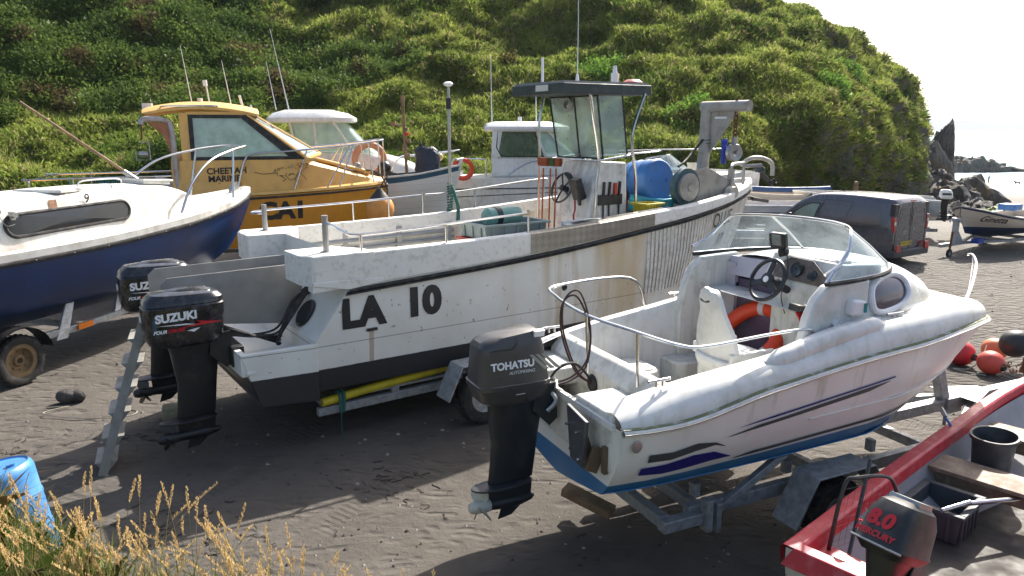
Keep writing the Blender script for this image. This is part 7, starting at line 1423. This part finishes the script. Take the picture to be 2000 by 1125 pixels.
# a short post by the hill foot behind the van roof
t = thing('wooden_post', (14.5, 31.5, -.3), 0, 'short weathered wooden post above the van roof', 'post'); mb = MB(); mb.box((0, 0, .8), (.16, .16, 1.6)); mb.box((-.25, 0, 1.25), (.6, .05, .14)); mb.sphere((0, 0, 1.68), .11, 8); mb.build('post', m_wood, t)

# ================================================================ buoys on the sand
def buoy(p, r, mat, label, tilt=0):
    t = thing('buoy', p, 0, label, 'buoy', 'round net buoys by the drawbar'); t.rotation_euler = (R(tilt), R(20), R(30)); mb = MB(); mb.sphere((0, 0, 0), r, 28, (1, 1, 1.08)); mb.build('ball', mat, t, ang=180); mb = MB(); mb.lathe([(r * .35, r * .98), (r * .25, r * 1.2), (r * .2, r * 1.25)], n=14); mb.build('neck', m_rubber, t)
m_rb = M('faded_red_buoy', (.62, .03, .035), .45, dirt=(.12, .01, .02), da=.6, ds=6); m_rb2 = M('coral_buoy', (.75, .09, .06), .45, dirt=(.4, .05, .05), da=.3)
buoy((7.05, 11.2, .2), .2, m_rb, 'dull red net buoy, furthest left of the four on the sand', 95); buoy((7.25, 10.75, .18), .18, m_rb2, 'bright coral red net buoy, nearest of the four', 100)
buoy((7.75, 11.45, .18), .18, M('orange_buoy', (.8, .25, .1), .45), 'pale orange net buoy half hidden behind the coral red one', 80); buoy((7.72, 10.95, .42), .21, M('black_buoy', (.03, .035, .035), .45, dirt=(.12, .12, .1), da=.4), 'black net buoy resting above the others', 60)
t = thing('rope', (7.0, 10.95, .02), 0, 'pale cord trailing between the two red net buoys', 'rope'); mb = MB(); mb.tube([(.35, .1, .35), (.2, -.05, .2), (.0, -.1, .03), (-.2, -.02, .01), (-.1, -.2, .01), (.1, -.35, .01)], .009, 6, smooth=6); mb.build('cord', m_rope2, t)
t = thing('chain', (6.35, 8.82, .66), RA, 'rusty chain heaped on the trailer drawbar beside the buoys', 'chain'); mb = MB(); rc = random.Random(3)
for k in range(36): a = rc.uniform(0, 6.28); p = V(rc.gauss(0, .16), rc.gauss(0, .07), .02 + rc.uniform(0, .07)); mb.lathe([(.014, -.005), (.024, 0), (.014, .005), (.014, -.005)], p, (rc.gauss(0, 1), rc.gauss(0, 1), rc.gauss(0, .6)), 8)
mb.box((.05, 0, .1), (.07, .05, .2), (0, 8, 0)); mb.build('links', m_rust, t)

# ================================================================ red dinghy
RB = 41.5
B12 = thing('rowing_boat', (2.35, 3.97, 0), RB, 'red rimmed open boat with plank seats and tilted black outboard, bottom right corner', 'boat')
HR12 = Hull(6.0, curve((0, .755), (.3, .78), (.6, .76), (.75, .68), (.88, .45), (1, .03)), curve((0, .88), (.5, .9), (1, 1.12)), curve((0, .26), (1, .5)), .8, .2, .5, .04)
mb = MB(); HR12.shell(mb, nv=12); h12 = mb.build('hull', M('cream_hull_paint', (.6, .58, .48), .45, dirt=(.4, .15, .05), da=.3), B12)
mr = M('faded_red_gelcoat', (.5, .025, .04), .42, dirt=(.55, .18, .2), da=.5, ds=10, var=.08); mb = MB()
for sd in (-1, 1):
    rows = []
    for i in range(41):
        u = i / 40; p = HR12.pt(u, 1, sd); y = abs(p.y); z = p.z; k = max(0, u - .9) * 1.2; rows.append([V(p.x, sd * (y + .035), z - .12), V(p.x, sd * (y + .04), z - .01), V(p.x, sd * (y + .02), z + .015), V(p.x - k * .3, sd * max(y - .07, .002), z + .015), V(p.x - k * .4, sd * max(y - .09, .002), z), V(p.x - k * .4, sd * max(y - .095, .002), z - .1)])
    mb.grid(rows)
mb.prism([(-.04, -.77, .76), (-.04, .77, .76), (-.05, .77, .87), (-.02, .77, .895), (-.02, -.77, .895), (-.05, -.77, .87)][:2] + [(.0, .7, .895), (.0, -.7, .895)], (.1, 0, 0)); 
gr = mb.build('gunwale', mr, B12, bevel=.01)
m_in = M('lilac_white_liner', (.27, .28, .3), .6, dirt=(.25, .25, .24), da=.5, ds=5); mb = MB()
for sd in (-1, 1): mb.grid([[HR12.inn(u, HR12.vz(u, z), sd, .09) for z in (.42, .6, .75, HR12.sheer(u) - .08)] for u in [i / 24 for i in range(25)]])
mb.build('inner_side', m_in, B12)
mb = MB(); mb.grid([[HR12.inn(u, HR12.vz(u, .42), -1, .09), HR12.inn(u, HR12.vz(u, .42), 1, .09)] for u in [i / 12 for i in range(12)]]); mb.build('floor', M('grey_brown_sole', (.045, .04, .034), .7, dirt=(.1, .085, .07), da=.4), B12)
mb = MB(); mb.prism([(.04, -.68, .75), (.04, .68, .75), (.42, .72, .75), (.38, .3, .75), (.24, .24, .75), (.24, -.24, .75), (.38, -.3, .75), (.42, -.72, .75)], (0, 0, .03)); mb.prism([(.42, .72, .75), (.38, .3, .75), (.24, .24, .75), (.24, -.24, .75), (.38, -.3, .75), (.42, -.72, .75)], (0, 0, -.3)); mb.build('stern_bench', mr, B12, bevel=.008)
mb = MB()
for k in range(9): mb.box((.16 + k * .016, .52, .782), (.006, .12, .003))
for y in (-.45, .3): mb.cyl((.32, y, .775), (.32, y, .784), .02, n=14)
mb.build('bench_marking', m_black, B12)
for x in (2.3, 3.5):
    mb = MB(); w_ = HR12.half(x / 6.0) - .1; mb.box2((x, -w_, .74), (x + .36, w_, .775)); mb.box2((x + .1, -w_ + .02, .6), (x + .14, w_ - .02, .74)); mb.build('thwart', M('plank_seat%d' % int(x), (.2, .145, .1), .6, dirt=(.36, .3, .24), da=.6, ds=16), B12, bevel=.004)
mb = MB(); mb.cyl((3.05, .82, .9), (3.05, .82, 1.0), .015); mb.tube([(3.0, .8, 1.0), (3.05, .86, 1.05), (3.12, .84, .98)], .02, 6, smooth=4); mb.build('rowlock', m_alu, B12)
mb = MB(); mb.tube([(3.05, .84, 1.0), (3.02, .72, .85), (3.05, .7, .5)], .012, 6, smooth=4); mb.build('blue_line', M('blue_rope', (.06, .2, .5), .8), B12)
om, km = outboard(B12, (.1, .02, 1.14), 1.3, M('satin_black_cowling', (.012, .012, .014), .42, dirt=(.1, .1, .1), da=.3), m_black, m_black, 'small', tilt=26, yaw=-8)
def tm(u0, y0): return lambda u, v: V(-.62 * km + .005 + max(0, v) * .0, 0, 0)
# lettering on the port face and the aft face of the cowling
text('badge', 'MERCURY', .085, lambda u, v: V(-.05 * km - u, .2 * km + .012 - max(0, v) * .06, .13 * km + v), m_wht, om, .002, .25, wx=.85)
def topf(u, v): return V(-.47 * km + v * .75, .12 * km - u, .345 * km + v * .16 + .022)
text('power_number', '8.0', .12, lambda u, v: V(-.622 * km + max(0, v) * .12, .13 * km - u, .13 * km + v), m_red, om, .006, .2)
text('small_badge', 'MERCURY', .05, lambda u, v: V(-.635 * km, .18 * km - u, .04 * km + v), m_red, om, .002, .2)
mb = MB(); mb.tube([(-.02 * km, .2 * km, .1 * km), (-.3 * km, .212 * km, .1 * km), (-.58 * km, .2 * km, .1 * km)], .006, 5); mb.build('red_line', m_red, om)
mb = MB(); mb.tube([(-.62 * km, -.2 * km, -.01 * km), (-.64 * km, 0, -.01 * km), (-.62 * km, .2 * km, -.01 * km)], .008, 5); mb.box((-.3 * km, 0, .385 * km), (.22 * km, .24 * km, .03)); mb.build('handle', m_alu, om)
mb = MB(); mb.tube([(.02 * km, 0, -.1 * km), (.25, .12, -.02), (.42, .26, .05)], [.03, .025, .022], 8); mb.cyl((.42, .26, .05), (.52, .34, .08), .03); mb.box((.1, .05, -.06), (.2, .12, .1)); mb.build('tiller', m_black, om, bevel=.006)
# things lying in it
def wr(x, y, z): a = R(RB); return V(2.35 + x * math.cos(a) - y * math.sin(a), 3.97 + x * math.sin(a) + y * math.cos(a), z)
t = thing('bin', wr(2.98, .38, .43), RB, 'dark grey oval bin standing behind the first plank seat of the red boat', 'bin'); mb = MB(); mb.rings([(0, 0, 0, .32, .26, 2.2), (.5, 0, 0, .42, .34, 2.2), (.5, 0, 0, .46, .38, 2.2), (.53, 0, 0, .46, .38, 2.2), (.53, 0, 0, .42, .34, 2.2), (.03, 0, 0, .3, .24, 2.2)], 36); mb.build('body', M('dark_grey_bin', (.035, .04, .045), .5, dirt=(.2, .2, .2), da=.3), t, ang=40)
t = crate(wr(1.95, .42, .43), RB, (.42, .36, .26), M('slate_box', (.05, .06, .07), .5), 'slate grey box under the first plank seat of the red boat', 'storage_box')
t = thing('oar', wr(1.3, -.1, .62), RB, 'oar with a silver shaft and blue grip lying along the red boat', 'oar'); mb = MB(); mb.cyl((.55, .35, .12), (1.2, .02, .08), .02); mb.cyl((.35, .44, .1), (.6, .32, .13), .018); mb.build('shaft', m_steel, t); mb = MB(); mb.cyl((1.2, .02, .08), (1.55, -.16, .06), .028); mb.build('grip', M('blue_grip', (.03, .1, .4), .5), t)
t = thing('landing_net', wr(.55, .5, .78), RB, 'black hoop landing net leaning on the stern quarter of the red boat', 'net'); mb = MB()
mb.tube([(-.2, .12, 0), (-.1, .1, .45), (.0, .05, .5), (.25, -.05, .46), (.3, -.1, .35)], .014, 6, smooth=5); mb.tube([(-.15, .0, 0), (.35, .12, .5)], .014, 6); mb.build('hoop', m_black, t)
mb = MB()
for i in range(9):
    a = i / 8; mb.tube([(-.18 + a * .42, .11 - a * .15, .02), (-.1 + a * .38, .1 - a * .16, .4)], .001, 3); mb.tube([(-.19 + .02 * i, .11, .05 * i), (.28, -.02, .05 * i + .02)], .001, 3)
mb.build('mesh', M('net_twine', (.01, .01, .01), 1, var=0, bump=0), t)
t = thing('boat_cradle', wr(0, 0, 0), RB, 'low timber cradle in the shade under the red boat', 'cradle'); mb = MB(); mb.box2((.9, -.5, .02), (1.0, .5, .3)); mb.box2((3.4, -.4, .02), (3.5, .4, .36)); mb.build('timbers', m_wood, t)

# ================================================================ people and dog far down the beach
def person(p, ang, label, top, legs, pose='stand', h=1.72):
    t = thing('person', p, ang, label, 'person'); k = h / 1.75; st = .12
    J = {'pel': (0, 0, .95), 'che': (.02, 0, 1.25), 'nek': (.03, 0, 1.47), 'hed': (.05, 0, 1.6), 'top': (.05, 0, 1.73), 'lh': (0, .1, .88), 'lk': (.06, .11, .5), 'la': (-st * .5, .11, .08), 'lt': (st * .6, .12, .03), 'rh': (0, -.1, .88), 'rk': (.05, -.11, .5), 'ra': (.02, -.11, .08), 'rt': (.18, -.12, .03), 'ls': (.0, .2, 1.4), 'le': (.06, .26, 1.12), 'lw': (.2, .22, .9), 'rs': (0, -.2, 1.4), 're': (.04, -.27, 1.12), 'rw': (.18, -.24, .9)}
    E = [('pel', 'che'), ('che', 'nek'), ('nek', 'hed'), ('hed', 'top'), ('pel', 'lh'), ('lh', 'lk'), ('lk', 'la'), ('la', 'lt'), ('pel', 'rh'), ('rh', 'rk'), ('rk', 'ra'), ('ra', 'rt'), ('che', 'ls'), ('ls', 'le'), ('le', 'lw'), ('che', 'rs'), ('rs', 're'), ('re', 'rw')]
    rad = {'pel': .15, 'che': .16, 'nek': .06, 'hed': .1, 'top': .07, 'lh': .1, 'lk': .065, 'la': .045, 'lt': .035, 'ls': .07, 'le': .045, 'lw': .032}
    for q in ('h', 'k', 'a', 't', 's', 'e', 'w'): rad['r' + q] = rad['l' + q]
    ks = list(J); me = bpy.data.meshes.new('body'); me.from_pydata([tuple(V(*J[q]) * k) for q in ks], [(ks.index(a), ks.index(b)) for a, b in E], []); o = bpy.data.objects.new('body', me); COL.objects.link(o); o.parent = t
    o.modifiers.new('skin', 'SKIN'); o.modifiers.new('sub', 'SUBSURF').levels = 1
    for i, q in enumerate(ks): me.skin_vertices[0].data[i].radius = (rad[q] * k, rad[q] * k)
    me.skin_vertices[0].data[0].use_root = True
    b = NB('clothes'); X = b.xyz(); c = b.mix(b.ramp(X[2], .93 * k, .94 * k), legs + (1,), top + (1,)); c = b.mix(b.ramp(X[2], 1.49 * k, 1.5 * k), c, (.35, .2, .14, 1)); c = b.mix(b.ramp(X[2], 1.65 * k, 1.66 * k), c, (.04, .03, .02, 1)); me.materials.append(b.done(c, .8)); return t
person((115.5, 189, -4.6), 200, 'taller standing person in dark clothes on top of the sea reef', (.05, .06, .09), (.04, .04, .05))
person((112.6, 189, -4.7), 160, 'shorter person in dark clothes at the left on the sea reef', (.06, .05, .06), (.05, .05, .06), h=1.5)
person((89.5, 140.5, gz(89.5, 140.5) - .02), 120, 'person in a pale blue top walking at the water edge', (.2, .27, .36), (.04, .05, .07))
t = thing('dog', (90.2, 133.5, gz(90.2, 133.5)), 170, 'black dog walking on the sand near the water', 'dog'); me = bpy.data.meshes.new('body')
DV = [(0, 0, .52), (.3, 0, .52), (.48, 0, .64), (.6, 0, .74), (.78, 0, .7), (-.32, 0, .52), (-.5, 0, .56), (-.66, 0, .7), (.32, .08, .4), (.3, .08, .2), (.33, .08, .03), (.32, -.08, .4), (.38, -.08, .2), (.42, -.08, .03), (-.34, .08, .4), (-.44, .08, .22), (-.38, .08, .03), (-.34, -.08, .4), (-.4, -.08, .22), (-.3, -.08, .03)]
DE = [(0, 1), (1, 2), (2, 3), (3, 4), (0, 5), (5, 6), (6, 7), (1, 8), (8, 9), (9, 10), (1, 11), (11, 12), (12, 13), (5, 14), (14, 15), (15, 16), (5, 17), (17, 18), (18, 19)]; DR = [.13, .15, .09, .09, .04, .11, .04, .02] + [.055, .035, .03] * 2 + [.065, .035, .03] * 2
me.from_pydata(DV, DE, []); o = bpy.data.objects.new('body', me); COL.objects.link(o); o.parent = t; o.modifiers.new('skin', 'SKIN'); o.modifiers.new('sub', 'SUBSURF').levels = 1
for i in range(len(DV)): me.skin_vertices[0].data[i].radius = (DR[i], DR[i])
me.skin_vertices[0].data[0].use_root = True; me.materials.append(M('dog_coat', (.02, .018, .016), .7))

# ---------------------------------------------------------------- pebbles, weed scraps and footprints' crumbs on the sand
mb = MB(); rc = random.Random(21)
for k in range(900):
    y = 5.6 + 20 * rc.random() ** 1.6; x = rc.uniform(-.75, .75) * y; r = rc.uniform(.006, .02) * (1 + y * .05); z = gz(x, y)
    c = V(x, y, z + r * .2); n = 5; top = c + V(rc.gauss(0, r * .2), rc.gauss(0, r * .2), r * .7); ring = [c + V(math.cos(a) * r * rc.uniform(.7, 1.3), math.sin(a) * r * rc.uniform(.6, 1.2), -r * .2) for a in [2 * math.pi * i / n for i in range(n)]]
    mb.add(ring + [top], [(i, (i + 1) % n, n) for i in range(n)], k % 2)
tag(mb.build('pebbles', [m_rock, M('pale_pebble', (.3, .28, .24), .7)], smooth=False, recalc=False), 'scattered small pebbles and crumbs on the dark sand', 'pebbles', kind='stuff')
mb = MB()
for k in range(260):
    y = 5.8 + 16 * rc.random() ** 1.4; x = rc.uniform(-.7, .75) * y
    if rc.random() < .6: x, y = rc.choice([(-4.6, 8.3), (-5.8, 8.0), (-3.2, 6.4), (-1.2, 7.2), (3.5, 13.5), (6, 12.5), (-2.6, 5.9)]); x += rc.gauss(0, .28); y += rc.gauss(0, .22)
    P = [V(x, y, 0)]; a = rc.uniform(0, 6.28)
    for i in range(5): a += rc.gauss(0, .8); P.append(P[-1] + V(math.cos(a), math.sin(a), 0) * rc.uniform(.01, .045))
    mb.tube([V(p.x, p.y, gz(p.x, p.y) + .004 + rc.uniform(0, .008)) for p in P], rc.uniform(.002, .006), 4)
tag(mb.build('seaweed_scraps', M('dry_seaweed', (.035, .028, .018), .8), recalc=False), 'dry black seaweed scraps and twigs strewn on the sand', 'seaweed', kind='stuff')
# separate any part mesh that holds several loose pieces into parts of their own
def islands(me):
    n = len(me.vertices); par = list(range(n))
    def f(a):
        while par[a] != a: par[a] = par[par[a]]; a = par[a]
        return a
    for e in me.edges:
        a, b = f(e.vertices[0]), f(e.vertices[1])
        if a != b: par[a] = b
    return [f(i) for i in range(n)]
SPLIT = {'padding', 'engine_pad', 'mudguard', 'bracket', 'bulkhead', 'splash_plate', 'knife', 'cable_loop', 'rod_holder', 'side_window', 'drain', 'window_post', 'pillar', 'bolt', 'black_stripe', 'grab_rail', 'deck_light', 'rivet', 'blue_pad', 'stripe_decal', 'bench_marking', 'rust_stain', 'corner_trim', 'badge', 'white_flash', 'rear_decal', 'side_pipe', 'timbers', 'hatch', 'locker_slot', 'pale_label', 'hinge'}
STUFFED = ()
for o in list(bpy.data.objects):
    if o.type != 'MESH' or o.name.split('.')[0] not in SPLIT or o.name.split('.')[0] in ('badge', 'drain', 'hinge') or not o.parent: continue
    ids = islands(o.data); u = sorted(set(ids))
    if not 2 <= len(u) <= 14: continue
    base = o.name.split('.')[0]; src = o.data
    for k, r_ in enumerate(u):
        bm = bmesh.new(); bm.from_mesh(src); bm.verts.ensure_lookup_table(); bmesh.ops.delete(bm, geom=[v for v in bm.verts if ids[v.index] != r_], context='VERTS')
        me = bpy.data.meshes.new(base); bm.to_mesh(me); bm.free()
        for m_ in src.materials: me.materials.append(m_)
        if k == 0: first = me; continue
        c = o.copy(); c.data = me; c.name = base; COL.objects.link(c)
    o.data = first
# ================================================================ sea haze
m = bpy.data.materials.new('haze'); m.use_nodes = True; t = m.node_tree; t.nodes.remove(t.nodes['Principled BSDF'])
pv = t.nodes.new('ShaderNodeVolumePrincipled'); pv.inputs['Color'].default_value = (.86, .92, 1, 1); pv.inputs['Density'].default_value = .00013; pv.inputs['Anisotropy'].default_value = .3
t.links.new(pv.outputs[0], t.nodes['Material Output'].inputs['Volume'])
mb = MB(); mb.box2((-3200, -80, -20), (9500, 14500, 240)); hz = mb.build('haze', m, smooth=False); tag(hz, kind='stuff')
